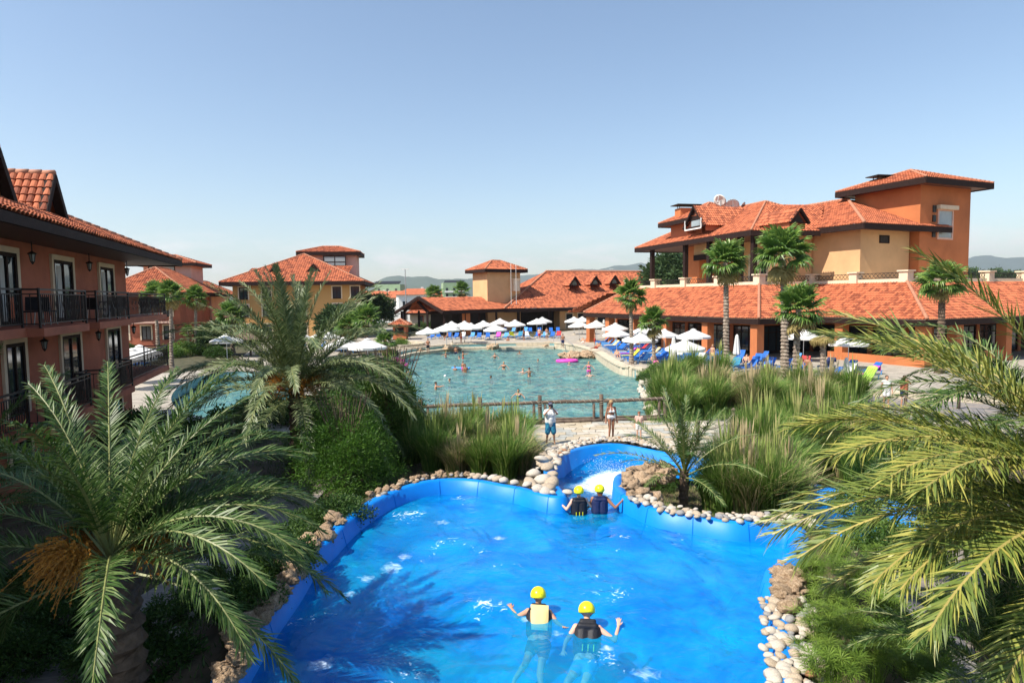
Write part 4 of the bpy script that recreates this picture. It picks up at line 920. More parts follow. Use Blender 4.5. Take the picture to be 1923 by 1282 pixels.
# ---------------------------------------------------- hotel block behind it (pale tower)
B1 = thing('hotel_annex', 'pink and peach hotel block with a small tower behind the left wing', 'building', tuple(D(330, 560, 72)*1))
B1['_o'] = tuple(B1.location)
ua = Vector((cos(R(10)), sin(R(10)), 0)); va = Vector((-ua.y, ua.x, 0))
def hb(root, px, Y, l, w, z0, z1, m, u=ua, name='wall'):
    o = D(px, 560, Y); c = rect((o.x, o.y), (u.x, u.y), l, w); mb = MB(); mb.prism(c, z0, z1); mb.build(name, m, root); return c
c = hb(B1, 205, 86, 8.8, 14, 0, 7.3, 'stucco_red'); hip_roof([tuple(V2(p)) for p in inset(c, -1.5)], 7.4, 3.6, B1)
for k in range(3):
    p = V2(c[0])+Vector((ua.x, ua.y))*(1.6+k*2.8)
    for z in (1.0, 4.1): on_wall(p, ua, z, 1.2, 1.9, B1, 'window', 'wood_dark', 'glass', .1, 1, 0, 'cream', -va)
c = hb(B1, 272, 98, 6.8, 6.0, 0, 11.9, 'stucco_pink'); hip_roof(inset(c, -1.1), 12.0, 1.4, B1)
pw_ = V2(c[0])+Vector((ua.x, ua.y))*2.6
on_wall(pw_, ua, 10.2, 3.8, 1.4, B1, 'window', 'wood_dark', 'glass_pale', .12, 1, .5, None, -va)
c = hb(B1, 325, 106, 5.9, 12, 0, 7.3, 'stucco_pink'); hip_roof(inset(c, -1.3), 7.3, 2.3, B1)
for k in range(3):
    p = V2(c[0])+Vector((ua.x, ua.y))*(1.1+k*1.9)
    for z in (1.0, 4.1): on_wall(p, ua, z, 1.0, 1.7, B1, 'window', 'wood_dark', 'glass', .1, 1, 0, None, -va)
sl = MB(); pp = D(255, 560, 86); sl.box((pp.x+2, pp.y, 3.4), (5, 1.4, .22), R(10)); sl.build('balcony_slab', 'stucco_pink', B1)
sl = MB()
for k in range(16): sl.bar((pp.x-.4+k*.32, pp.y-.6, 3.5), (pp.x-.4+k*.32, pp.y-.6, 4.4), .03)
sl.bar((pp.x-.5, pp.y-.6, 4.45), (pp.x+4.5, pp.y-.6, 4.45), .06); sl.build('railing', 'iron', B1)

def gable_dormer(root, p, dirv, wid, hgt, depth, z, glassm='glass', wallm='stucco_deep', tw=.3):
    """small gabled dormer: p front centre, dirv outward"""
    dv = Vector((dirv[0], dirv[1], 0)).normalized(); sv = Vector((-dv.y, dv.x, 0)); p = Vector((p[0], p[1], z)); hw = wid/2; up = Vector((0, 0, 1)); ori = root['_o']
    mb = MB(); q = p-dv*.25
    mb.add([q-sv*hw*.8, q+sv*hw*.8, q+up*hgt*.85, q-dv*.2-sv*hw*.8, q-dv*.2+sv*hw*.8, q-dv*.2+up*hgt*.85], [(0, 1, 2), (3, 5, 4), (0, 3, 4, 1), (1, 4, 5, 2), (2, 5, 3, 0)]); dm = mb.build('dormer', 'soffit', root); dm['_o'] = ori
    g = MB(); g.add([q+dv*.02-sv*hw*.42+up*.12, q+dv*.02+sv*hw*.42+up*.12, q+dv*.02+sv*hw*.42+up*hgt*.3, q+dv*.02+up*hgt*.62, q+dv*.02-sv*hw*.42+up*hgt*.3], [(0, 1, 2, 3, 4)]); g.build('dormer_window', glassm, dm, origin=ori)
    fr = MB()
    for sg in (-1, 1): fr.bar(p+sv*sg*(hw+.1)-up*.05, p+up*(hgt+.05), .3, .24)
    fr.bar(p-sv*hw-dv*.1, p+sv*hw-dv*.1, .16, .10); fr.build('barge_board', 'wood_dark', dm, origin=ori)
    for sg in (-1, 1):
        e0 = p+sv*sg*(hw+.1)+dv*.15; e1 = e0-dv*depth; t0 = p+up*(hgt+.12)+dv*.15; t1 = t0-dv*depth
        tile_face(e0, e1, t1, t0, 'roof_slope', dm, tw, .45, 3)
        cw_ = MB(); cw_.add([p+sv*sg*hw*.9-dv*.3-up*.6, p+sv*sg*hw*.9-dv*depth-up*.6, p+sv*sg*hw*.9-dv*depth+up*.1, p+sv*sg*hw*.9-dv*.3+up*.1], [(0, 1, 2, 3)]); cw_.build('cheek', wallm, dm, origin=ori)

# ---------------------------------------------------- yellow hotel block, centre left
o = D(411, 530, 97); B2 = thing('yellow_hotel_block', 'yellow hotel block with pyramid tile roof and a pink tower, behind the feathery palm', 'building', (o.x, o.y, 0))
ub = Vector((cos(R(8)), sin(R(8)), 0)); vb = Vector((-ub.y, ub.x, 0))
E = rect((o.x, o.y), (ub.x, ub.y), 21.5, 21.5); z2 = o.z
c = inset(E, 1.5); mb = MB(); mb.prism(c, 0, z2-.3); mb.build('wall', 'stucco_yellow', B2)
hip_roof(E, z2, 4.9, B2, .36, 4, .55)
for k, s_ in enumerate((1.6, 5.0, 10.2, 15.6, 18.4)):
    p = V2(c[0])+V2(ub)*s_
    for z in (.6, 3.6, 6.3): on_wall(p, ub, z, 1.3, 1.9, B2, 'window', 'wood_dark', 'glass', .12, 1, 0, 'cream', -vb)
for px, yy in ((517, 514), (589, 512)):
    Y = o.y+3.3+(px-410)*.011; p = D(px, yy+2, Y); gable_dormer(B2, p, -vb, 2.6, 1.6, 4, p.z-.15)
t = D(556, 473, 112); Et = rect((t.x, t.y), (ub.x, ub.y), 10.9, 8); cc = inset(Et, .9); mb = MB(); mb.prism(cc, 0, t.z-.3); mb.build('tower_wall', 'stucco_pink', B2)
hip_roof(Et, t.z, 1.2, B2, .36, 4, .6)
pm = D(628, 489, 112.9); on_wall((pm.x, V2(cc[0]).y), ub, t.z-2.5, 3.9, 1.8, B2, 'window', 'wood_dark', 'glass_pale', .16, 1, .42, None, -vb)
q = D(455, 502, 112); mb = MB(); tile_face((q.x, q.y, q.z-1.6), (q.x+9, q.y, q.z-1.6), (q.x+9, q.y+4, q.z), (q.x, q.y+4, q.z), 'rear_roof', B2, .36, .5, 3)
q = D(640, 497, 108); tile_face((q.x-3, q.y-1, q.z-2), (q.x+1.2, q.y-1, q.z-2), (q.x+1.2, q.y+3.5, q.z-.05), (q.x-3, q.y+3.5, q.z-.05), 'rear_roof', B2, .36, .5, 3)

# ---------------------------------------------------- restaurant with the long tile roof, centre
S0 = Vector((-10.4, 102, 0)); uc = Vector((cos(R(22)), sin(R(22)), 0)); vc = Vector((-uc.y, uc.x, 0))
RS = thing('restaurant', 'long low restaurant with a square tower and three dormers beyond the lagoon', 'building', tuple(S0))
W0 = D(850, 583, 101); W0.z = 4.25; wr = MB()
# wing: eave line from (800,588) to (948,578)
wa = D(833, 583, 100); wb_ = D(948, 578, 112); uw = (wb_-wa); uw.z = 0; Lw = uw.length; uw.normalize(); vw = Vector((-uw.y, uw.x, 0)); zw = 4.2
e0 = Vector((wa.x, wa.y, zw)); e1 = e0+uw*(Lw+6); dp = 5.5; rz_ = 6.3
tile_face(e0, e1, e1+vw*dp+Vector((0, 0, rz_-zw)), e0+vw*dp+Vector((0, 0, rz_-zw)), 'wing_roof', RS, .34, .5, 4)
tile_face(e0+vw*2*dp, e1+vw*2*dp, e1+vw*dp+Vector((0, 0, rz_-zw)), e0+vw*dp+Vector((0, 0, rz_-zw)), 'wing_roof', RS, .34, .5, 3)
fb = MB(); fb.bar(e0-Vector((0, 0, .3)), e1-Vector((0, 0, .3)), .12, .5)
for sg, b in ((0, e0), (1, e0+vw*2*dp)): fb.bar(b-uw*.1-Vector((0, 0, .3)), e0+vw*dp-uw*.1+Vector((0, 0, rz_-zw)), .3, .45)
fb.build('fascia', 'wood_dark', RS)
pf = MB()
for s_ in (.6, 4.5, 9, 13.5):
    for o_ in (.5, 10.3): p = e0+uw*s_+vw*o_; pf.bar((p.x, p.y, 0), (p.x, p.y, zw-.1), .35, .35)
pf.build('posts', 'wood_dark', RS)
# second, smaller porch gable to its left
g0 = D(805, 590, 104); e2 = Vector((g0.x, g0.y, 4.1)); 
tile_face(e2, e2+uw*5, e2+uw*5+vw*3+Vector((0, 0, 2)), e2+vw*3+Vector((0, 0, 2)), 'porch_roof', RS, .34, .5, 3)
fb = MB(); fb.bar(e2-Vector((0, 0, .3)), e2+vw*3+Vector((0, 0, 2)), .3, .4); fb.bar(e2+vw*6-Vector((0, 0, .3)), e2+vw*3+Vector((0, 0, 2)), .3, .4); fb.bar(e2-Vector((0, 0, .25)), e2+uw*5-Vector((0, 0, .25)), .1, .4)
for o_ in (.3, 5.7): p = e2+vw*o_; fb.bar((p.x, p.y, 0), (p.x, p.y, 4), .35, .35)
fb.build('porch_frame', 'wood_dark', RS)
# dark interior volume behind the colonnade
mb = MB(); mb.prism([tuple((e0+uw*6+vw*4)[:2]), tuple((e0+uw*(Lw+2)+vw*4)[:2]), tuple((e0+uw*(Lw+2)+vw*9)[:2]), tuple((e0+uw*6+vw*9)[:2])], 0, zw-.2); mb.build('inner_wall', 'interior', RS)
mb = MB()
for px in (869, 879): p = D(px, 600, 106); mb.box((p.x, p.y, 2), (.7, .7, 4))
mb.build('pillars', 'stucco_orange', RS)
# main roof
m0 = D(947, 578, 112); m0.z = 4.2; m1 = m0+uc*34; rr0 = D(1026, 510, 127); rr1 = rr0+uc*22; rr1.z = rr0.z; 
tile_face(m0, m1, rr1, rr0, 'main_roof', RS, .36, .5, 4)
ml = m0+vc*18
tile_face(ml, m0, rr0, rr0, 'main_roof', RS, .36, .5, 4)
mr = m1+vc*26; tile_face(m1, mr, rr1, rr1, 'main_roof', RS, .36, .5, 3)
cp = MB(); up1 = Vector((0, 0, .1)); caps(cp, m0+up1, rr0+up1, .2); caps(cp, rr0+up1, rr1+up1, .2); caps(cp, rr1+up1, m1+up1, .2); cp.build('ridge_cap', 'tile_cap', RS, smooth=True)
mb = MB(); mb.bar(m0-Vector((0, 0, .35)), m1-Vector((0, 0, .35)), .12, .6); mb.build('fascia', 'wood_dark', RS)
mb = MB(); mb.add([m0-Vector((0, 0, .5)), m1-Vector((0, 0, .5)), m1+vc*5-Vector((0, 0, .5)), m0+vc*5-Vector((0, 0, .5))], [(0, 1, 2, 3)]); mb.build('soffit', 'soffit', RS)
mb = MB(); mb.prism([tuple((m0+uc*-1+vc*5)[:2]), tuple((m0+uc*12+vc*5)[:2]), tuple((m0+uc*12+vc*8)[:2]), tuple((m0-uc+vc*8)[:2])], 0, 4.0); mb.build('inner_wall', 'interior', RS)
mb = MB(); mb.prism([tuple((m0+uc*12+vc*2.5)[:2]), tuple((m0+uc*40+vc*2.5)[:2]), tuple((m0+uc*40+vc*9)[:2]), tuple((m0+uc*12+vc*9)[:2])], 0, 4.0); mb.build('wall', 'stucco_peach', RS)
for s_, w in ((14, 1.3), (17.5, 3.4), (21.5, 3.0), (25.5, 3), (30, 3)): on_wall(m0+uc*s_+vc*2.5, uc, .3, w, 2.7, RS, 'window', 'wood_dark', 'glass', .12, 1 if w > 2 else 0, 0, 'cream', -vc)
mb = MB()
for s_ in (3, 9): p = m0+uc*s_+vc*.8; mb.box((p.x, p.y, 1.9), (.4, .4, 3.8), R(22))
mb.build('posts', 'wood_dark', RS)
for px, py in ((1080, 534), (1119, 532.5), (1155, 531)):
    Y = 121.5+(px-1080)*.055; p = D(px, py, Y); gable_dormer(RS, p, -vc, 2.3, 1.55, 3.2, p.z-.2, tw=.36)
# square tower
T0 = D(911, 505, 112); ut = Vector((cos(R(33)), sin(R(33)), 0)); vt = Vector((-ut.y, ut.x, 0))
Et = rect((T0.x, T0.y), (ut.x, ut.y), 9.0, 7.2); tz = T0.z; cc = inset(Et, 1.0)
mb = MB(); mb.prism(cc, 0, tz-.2); mb.build('tower_wall', 'stucco_peach', RS); hip_roof(Et, tz, 1.7, RS, .36, 4, .55)
for k in range(3):
    p = V2(cc[0])*.55+V2(cc[3])*.45+V2(vt)*(k-1)*.9; mb = MB(); mb.box((p.x-.02, p.y, tz-6.0), (.12, .45, 1.3), atan2(ut.y, ut.x)); mb.build('vent_slot', 'wood_dark', RS)
ch = D(968, 536, 116); mb = MB(); mb.box((ch.x, ch.y, ch.z), (1.2, 1.2, 2.0), R(22)); mb.box((ch.x, ch.y, ch.z+1.1), (1.5, 1.5, .2), R(22)); mb.build('chimney', 'cream', RS)
for px in (959.5, 969): p = D(px, 520, 111); q = thing('flag_pole', 'thin white pole left of the other before the square tower' if px < 960 else 'thin white pole right of the other before the square tower', 'pole', (p.x, p.y, 5)); s = MB(); s.tube([(p.x, p.y, 5), (p.x, p.y, 12.2 if px < 960 else 12.8)], .035, 6); s.build('pole', 'white', q)

# ---------------------------------------------------- big orange building, right
phi = R(24); u4 = Vector((cos(phi), sin(phi), 0)); v4 = Vector((-u4.y, u4.x, 0)); Z4 = 3.95
Bc = Vector((22.6, 58.4, 0)); Ac = Bc+v4*31.5; Vc = Bc+u4*7.5; Cc = Vc-v4*10.5; Dc = Cc+u4*55
MH = thing('clubhouse', 'large orange clubhouse at the right with verandas, balustraded terrace and tower', 'building', tuple(Bc))
wv = 5.6; zt = 7.15
def at(p, z): return Vector((p.x, p.y, z))
Ai = Ac+u4*wv+v4*-0; Bi = Bc+(u4+v4)*wv; Vi = Vc+(u4*-0+v4)*wv+u4*wv; Ci = Cc+(u4+v4)*wv; Di = Dc+v4*wv
Aend = Ac+v4*0
tile_face(at(Ac, Z4), at(Bc, Z4), at(Bi, zt), at(Ai-v4*3, zt), 'veranda_roof', MH, .29, .42, 5)
tile_face(at(Bc, Z4), at(Vc, Z4), at(Vc+(u4+v4)*wv, zt), at(Bi, zt), 'veranda_roof', MH, .29, .42, 5)
tile_face(at(Vc, Z4), at(Cc, Z4), at(Ci, zt), at(Vc+(u4+v4)*wv, zt), 'veranda_roof', MH, .29, .42, 5)
tile_face(at(Cc, Z4), at(Dc, Z4), at(Di, zt), at(Ci, zt), 'veranda_roof', MH, .29, .42, 5)
# low wing in front of the far end of the veranda
Aa = Ac-u4*.0; X1_ = Ac+u4*26; tile_face(at(Ac+u4*26+v4*3, Z4), at(Ac+v4*3-u4*1, Z4), at(Ac+u4*4, zt-.6), at(Ac+u4*26, zt-.6), 'veranda_roof', MH, .29, .42, 4)
cp = MB()
for a, b in ((Bc, Bi), (Cc, Ci), (Ac, Ai-v4*3)): caps(cp, at(a, Z4+.1), at(b, zt+.1), .15)
cp.build('ridge_cap', 'tile_cap', MH, smooth=True)
mb = MB(); ring = [Ac, Bc, Vc, Cc, Dc]
for a, b in zip(ring[:-1], ring[1:]): mb.bar(at(a, Z4-.28), at(b, Z4-.28), .14, .5)
mb.build('fascia', 'wood_dark', MH)
mb = MB(); inn = [Ac+u4*5, Bc+(u4+v4)*5, Vc+(u4+v4)*5, Cc+(u4+v4)*5, Dc+v4*5]
for i in range(4): mb.add([at(ring[i], Z4-.45), at(ring[i+1], Z4-.45), at(inn[i+1], Z4-.45), at(inn[i], Z4-.45)], [(0, 1, 2, 3)])
mb.build('soffit', 'soffit', MH)
# pillars, each a part
def pillar(p, w=.85, m='stucco_orange'):
    mb = MB(); mb.box((p.x, p.y, 1.75), (w, w, 3.5), phi); mb.box((p.x, p.y, .22), (w+.16, w+.16, .44), phi); mb.build('pillar', m, MH)
for s_ in (.9, 7.6, 14.3, 20.5, 26, 30.8): pillar(Bc+v4*s_+u4*.7)
for s_ in (5.0, 12): pillar(Cc+u4*s_+v4*.8)
pillar(Cc+u4*.8+v4*.8); pillar(Vc+(u4*.8)-v4*2)
for s_ in (19, 26, 33): pillar(Cc+u4*s_+v4*.8)
# recessed glazed front in shade, with door openings
mb = MB(); inn2 = [Ac+u4*5.5, Bc+(u4+v4)*5.5, Vc+(u4+v4)*5.5, Cc+(u4+v4)*5.5, Dc+v4*5.5]
for a, b in zip(inn2[:-1], inn2[1:]):
    n_ = max(1, int((b-a).length/3.4)); dd = (b-a)/n_; ang = atan2(dd.y, dd.x); nn_ = Vector((dd.y, -dd.x, 0)).normalized()
    for k in range(n_):
        p = a+dd*(k+.5); on_wall(p, dd, .15, dd.length-.5, 2.75, MH, 'window', 'wood_dark', 'glass', .13, 2, .75, None, nn_)
        q_ = a+dd*(k); mb = MB(); mb.box((q_.x, q_.y, 1.5), (.5, .32, 3.0), ang); mb.build('pier', 'stucco_deep', MH)
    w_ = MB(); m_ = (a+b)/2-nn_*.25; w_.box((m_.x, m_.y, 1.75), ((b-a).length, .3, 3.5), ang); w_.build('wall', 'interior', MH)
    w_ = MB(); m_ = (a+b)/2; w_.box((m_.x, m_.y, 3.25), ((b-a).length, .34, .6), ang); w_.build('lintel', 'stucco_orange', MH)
# low orange parapet wall under the veranda at right
mb = MB(); a, b = Cc+u4*5.6+v4*.6, Cc+u4*11.5+v4*.6; mb.box(((a+b)/2)[:2]+(.5,) if False else ((a.x+b.x)/2, (a.y+b.y)/2, .5), ((b-a).length, .3, 1.0), phi); mb.build('parapet', 'stucco_orange', MH); mb = MB(); a, b = Cc+v4*1-u4*0, Vc-v4*.2
mb.box(((a.x+b.x)/2+.5, (a.y+b.y)/2, .35), (.3, (b-a).length-1, .7), phi); mb.build('parapet', 'stucco_orange', MH)
# terrace slab and balustrade
tp = [Ai-v4*2.5, Bi, Vi, Ci, Di, Di+v4*30, Ai+u4*30]
mb = MB(); mb.prism([tuple(p[:2]) for p in tp], 6.3, zt+.02); mb.build('terrace_slab', 'cream', MH)
pp_ = [Ai-v4*2.5, Bi, Vi, Ci, Di]; co = MB(); ir = MB()
def ped(p):
    b_ = MB(); b_.box((p.x, p.y, zt+.5), (.85, .85, 1.0), phi); b_.box((p.x, p.y, zt+1.06), (1.1, 1.1, .14), phi); b_.build('pedestal', 'cream', MH)
for i in range(4):
    a, b = pp_[i]+(u4+v4)*.3, pp_[i+1]+(u4+v4)*.3; Ln = (b-a).length; n_ = max(1, round(Ln/6.4)); d_ = (b-a).normalized(); co.bar(at(a, zt+.19), at(b, zt+.19), .42, .32)
    ir.bar(at(a, zt+.92), at(b, zt+.92), .06, .05); ir.bar(at(a, zt+.42), at(b, zt+.42), .05, .04)
    k_ = 0; s_ = .3
    while s_ < Ln-.3:
        p = a+d_*s_; q = a+d_*(s_+.42); ir.bar(at(p, zt+.42), at(q, zt+.92), .03); ir.bar(at(q, zt+.42), at(p, zt+.92), .03); s_ += .42
    for k in range(n_): ped(a+d_*(Ln*k/n_))
co.build('terrace_curb', 'cream', MH); ir.build('terrace_railing', 'iron', MH)
# upper storey, left: big roof on brown posts over a loggia
E1 = D(1192, 468, 92); E2 = D(1411, 432.5, 67.5); ze = 12.9
uE = Vector((E2.x-E1.x, E2.y-E1.y, 0)); LE = uE.length; uE.normalize(); vE = Vector((-uE.y, uE.x, 0))   # vE points into the building
E1.z = E2.z = ze
RC = rect((E1.x, E1.y), (uE.x, uE.y), LE, 17)
hip_roof(RC, ze, 4.4, MH, .32, 4, .55)
# walls beneath
def wq(a0, a1, b0, b1, z0, z1, m, name='wall'):
    P = [E1+uE*a0+vE*b0, E1+uE*a1+vE*b0, E1+uE*a1+vE*b1, E1+uE*a0+vE*b1]; mb = MB(); mb.prism([(p.x, p.y) for p in P], z0, z1); return mb.build(name, m, MH)
wq(8.8, 11.6, 3.0, 14, zt, ze-.4, 'stucco_orange')
wq(11.6, 16.5, 2.2, 2.6, 11.2, ze-.4, 'stucco_peach', 'upper_band'); wq(11.8, 16.4, 2.0, 2.19, 10.5, 11.19, 'wood_dark', 'roller_shutter')
wq(11.6, LE-.5, 6.0, 14, zt, ze-.4, 'stucco_peach')
wq(13.0, 15.6, 5.8, 5.99, zt, 10.2, 'stucco_deep', 'door_panel')
wq(17.5, 19.5, 5.85, 5.99, zt, 11, 'limestone', 'stone_panel'); wq(21, 23, 5.86, 5.99, zt, 11, 'limestone', 'stone_panel')
on_wall(E1+uE*20.3+vE*5.9, uE, zt+.3, 1.0, 2.4, MH, 'door', 'wood_dark', 'glass', .1, 0, 0, 'cream', -vE)
for a_, b_ in ((3.6, .8), (11.9, .8), (17.0, .8), (22.8, .8), (LE-.6, .8)):
    p = E1+uE*a_+vE*b_; mb = MB(); mb.box((p.x, p.y, (zt+ze-.4)/2), (.5, .5, ze-.4-zt), atan2(uE.y, uE.x)); mb.build('post', 'wood_dark', MH)
# small raised roof with chimney at the left
K = D(1236, 421, 86); uk = uE; ER = rect((K.x, K.y), (uE.x, uE.y), 9.5, 9); hip_roof(ER, K.z, 2.2, MH, .32, 4, .5)
cc = inset(ER, 1.2); mb = MB(); mb.prism(cc, ze-.3, K.z-.2); mb.build('clerestory_wall', 'stucco_deep', MH)
def chim(px0, px1, yt, yb, Y, w2=1.6):
    a, b = D(px0, yb, Y), D(px1, yb, Y); c_ = (a+b)/2; w_ = b.x-a.x; zt_ = D((px0+px1)/2, yt, Y).z
    mb = MB(); mb.box((c_.x, c_.y, (zt_+a.z)/2-.2), (w_, w2, zt_-a.z+.4), phi*.5); cm = mb.build('chimney', 'stucco_orange', MH); cm['_o'] = MH['_o']
    mb = MB(); mb.box((c_.x, c_.y, zt_+.42), (w_*1.35, w2*1.35, .10), phi*.5)
    for sx_ in (-1, 1):
        for sy_ in (-1, 1): mb.box((c_.x+sx_*w_*.42, c_.y+sy_*w2*.3, zt_+.2), (.07, .07, .42), phi*.5)
    mb.build('chimney_cap', 'iron', cm, origin=MH['_o'])
chim(1271, 1312, 392, 404, 84)
chim(1640, 1684, 339, 354, 73, 1.4)
# dormer with the white-framed opening, and a small one
p = D(1303, 428, 77.5); gable_dormer(MH, (p.x, p.y), -vE, 4.3, 2.4, 7, p.z+.1, 'glass_pale', 'stucco_deep')
q0 = D(1284, 437, 77.2); fr = MB()
a = p-vE*.15-uE*1.7; b = p-vE*.15+uE*1.7; fr.bar(at(a, p.z-.15), at(b, p.z-.15), .12, .16); fr.bar(at(a, p.z-.15), at(a, p.z+1.0), .12); fr.bar(at(b, p.z-.15), at(b, p.z+1.0), .12); fr.build('white_frame', 'white', MH)
# small dormer facing us, above the right-hand palm
p = D(1502, 416, 65); gable_dormer(MH, (p.x, p.y), -v4, 2.4, 1.3, 5, p.z-.1, 'interior', 'stucco_deep')
# right block
K2 = Vector((34.4, 62.8, 0)); ER = rect((K2.x, K2.y), (u4.x, u4.y), 20, 20); zk = 13.0
ER2 = [(K2.x, K2.y), tuple((K2+u4*11.0)[:2]), tuple((K2+u4*11+v4*20)[:2]), tuple((K2+v4*20)[:2])]
rA = K2+(u4+v4)*9; 
tile_face(at(K2, zk), at(K2+u4*13.5, zk), at(K2+u4*13.5+v4*9, zk+3.9), at(rA, zk+3.9), 'upper_roof', MH, .30, .42, 5)
tile_face(at(K2+v4*22, zk), at(K2, zk), at(rA, zk+3.9), at(K2+u4*9+v4*22, zk+3.9), 'upper_roof', MH, .30, .42, 5)
cp = MB(); caps(cp, at(K2, zk+.1), at(rA, zk+4.0), .17); caps(cp, at(rA, zk+4.0), at(rA+v4*12, zk+4.0), .17); cp.build('ridge_cap', 'tile_cap', MH, smooth=True)
mb = MB(); mb.bar(at(K2+u4*13.5, zk-.3), at(K2, zk-.3), .12, .55); mb.bar(at(K2, zk-.3), at(K2+v4*22, zk-.3), .12, .55); mb.build('fascia', 'wood_dark', MH)
mb = MB(); mb.add([at(K2, zk-.45), at(K2+u4*13.5, zk-.45), at(K2+u4*13.5+v4*9, zk-.45), at(K2+v4*22+u4*9, zk-.45), at(K2+v4*22, zk-.45)], [(0, 1, 2, 3, 4)]); mb.build('soffit', 'soffit', MH)
q = K2+(u4+v4)*1.45
mb = MB(); mb.prism([tuple(p[:2]) for p in (q, q+u4*7.4, q+u4*7.4+v4*18, q+v4*18)], zt, zk-.4); mb.build('wall', 'stucco_peach', MH)
on_wall(q+u4*3.5, u4, zk-1.75, 1.5, .8, MH, 'vent', 'wood_dark', 'interior', .1, 0, 0, None, -v4)
# link roof between the two blocks
a = at(K2+v4*6-u4*.5, 12.8); b = at(Vector((E2.x, E2.y, 0))+vE*-.0, 12.9)
tile_face(at(E2, 12.85), at(K2+v4*5, 12.7), at(K2+v4*9+u4*6, 15.9), at(E2-uE*6+vE*7, 16.3), 'upper_roof', MH, .30, .42, 4)
mb = MB(); mb.bar(at(E2, 12.55), at(K2+v4*5, 12.45), .12, .5); mb.build('fascia', 'wood_dark', MH)
mb = MB(); a, b = Vector((E2.x, E2.y, 0))+vE*2.2, K2+v4*7+u4*1; mb.prism([(a.x, a.y), (b.x, b.y), (b.x+8, b.y+9), (a.x+8, a.y+9)], zt, 12.5); mb.build('wall', 'stucco_peach', MH)
# tower
TQ = Vector((42.5, 67, 0)); 
mb = MB(); tw = rect((TQ.x, TQ.y), (u4.x, u4.y), 8.3, 7.6); mb.prism(tw, zt, 17.6); mb.build('tower_wall', 'stucco_deep' if False else 'stucco_orange', MH)
hip_roof(inset(tw, -1.45), 17.75, 1.9, MH, .30, 5, .6)
wp_ = TQ+u4*4.1; on_wall(wp_, u4, 11.75, 2.6, 3.2, MH, 'window', 'stucco_pink', 'glass_pale', .2, 0, 0, None, -v4)
mb = MB(); p = wp_-v4*.22; mb.box((p.x, p.y, 15.1), (3.1, .45, .42), phi); mb.build('shutter_box', 'cream', MH)
for z_ in (12.3, 13.9, 14.9):
    p = TQ+u4*2.2-v4*.05; mb = MB(); mb.box((p.x, p.y, z_), (.5, .12, .7), phi); mb.build('vent_slot', 'iron', MH)
# satellite dishes
def dish(p, r, az, label, tilt=.5):
    t = thing('satellite_dish', label, 'satellite dish', tuple(p), 'satellite dishes on the clubhouse roof', False); mb = MB(); mb.M = Matrix.Rotation(az, 4, 'Z') @ Matrix.Rotation(tilt, 4, 'X') @ Matrix.Rotation(pi/2, 4, 'X')
    mb.lathe([(.01, 0), (r*.35, .02*r), (r*.7, .09*r), (r, .19*r), (r*1.01, .2*r), (r*.7, .10*r), (.01, .012)], (0, 0, 0), 20, cap=False); d_ = mb.build('reflector', 'white', t, smooth=True)
    mb = MB(); mb.tube([(0, 0, 0), (0, 0, -1.3)], .05, 6); mb.build('mast', 'metal', t); mb = MB(mb.M); mb.M = Matrix.Rotation(az, 4, 'Z') @ Matrix.Rotation(tilt, 4, 'X') @ Matrix.Rotation(pi/2, 4, 'X'); mb.tube([(0, r*.9, .15*r), (0, .1, r*.95)], .03, 5); mb.box((0, 0, r*.95), (.14, .14, .14)); mb.build('feed_arm', 'metal', t)
p = D(1353, 376, 80); dish(p, .8, -.8, 'upright round white satellite dish, leftmost on the clubhouse roof')
p = D(1374, 386, 80); dish(p, .9, -.1, 'white satellite dish tilted right, middle one on the clubhouse roof')
p = D(1393, 387, 82); dish(p, .6, .9, 'narrow white satellite dish seen edge-on, rightmost on the clubhouse roof')

# kiosk by the far left bank, and gatehouse
kq = G(738, 638); KI = thing('kiosk', 'small square brown kiosk with a pyramid tile roof on the far bank', 'kiosk', (kq.x, kq.y, 0)); kc = rect((kq.x, kq.y), (1, 0), 2.0, 2.0); mb = MB(); mb.prism(kc, 0, 2.15); mb.build('wall', 'stucco_deep', KI); hip_roof(inset(kc, -.55), 2.2, .85, KI, .25, 4, .15)
mb = MB(); mb.box((kq.x+1, kq.y-.02, 1.45), (1.3, .06, .8)); mb.build('hatch', 'wood_dark', KI)
gq = D(770, 601, 135); GH = thing('gatehouse', 'little brown and cream gatehouse left of the porch', 'gatehouse', (gq.x, gq.y, 0)); kc = rect((gq.x, gq.y), (1, 0), 4.6, 4); mb = MB(); mb.prism(kc, 0, 3.0); mb.build('wall', 'cream', GH); hip_roof(inset(kc, -.7), 3.1, 1.5, GH, .36, 3, .3)
on_wall((gq.x+2.3, gq.y), (1, 0), .6, 1.2, 2.0, GH, 'door', 'stucco_red', 'glass', .2, 0, 0, None, (0, -1))
# ================================================================== HAZE, HILLS AND TOWN
def hill(name, px0, px1, Y, tops, depth, m='hill'):
    n = 160; vs = []; tops = np.array(tops, float)
    for j, (dy, k) in enumerate(((-depth, 0), (-depth*.5, .55), (0, 1), (depth, .2))):
        for i in range(n):
            px = px0+(px1-px0)*i/(n-1); y = np.interp(px, tops[:, 0], tops[:, 1]); z0 = D(px, y, Y).z
            z = z0*k*(1+.14*noise.noise(Vector((px*.03, j*.7, Y*.001)))+.05*noise.noise(Vector((px*.15, j, 2)))) - (5 if k == 0 else 0)
            x = D(px, 560, Y).x*(1+dy/Y); vs.append((x, Y+dy, z))
    mb = MB(); mb.add(vs, [(j*n+i, j*n+i+1, (j+1)*n+i+1, (j+1)*n+i) for j in range(3) for i in range(n-1)]); return mb.build(name, m, kind='structure', smooth=True)
hill('hills', 380, 1300, 5200, [(380,548),(560,545),(680,535),(705,528),(728,521),(745,519),(800,521),(860,522),(900,528),(960,532),(1050,537),(1300,545)], 1000)
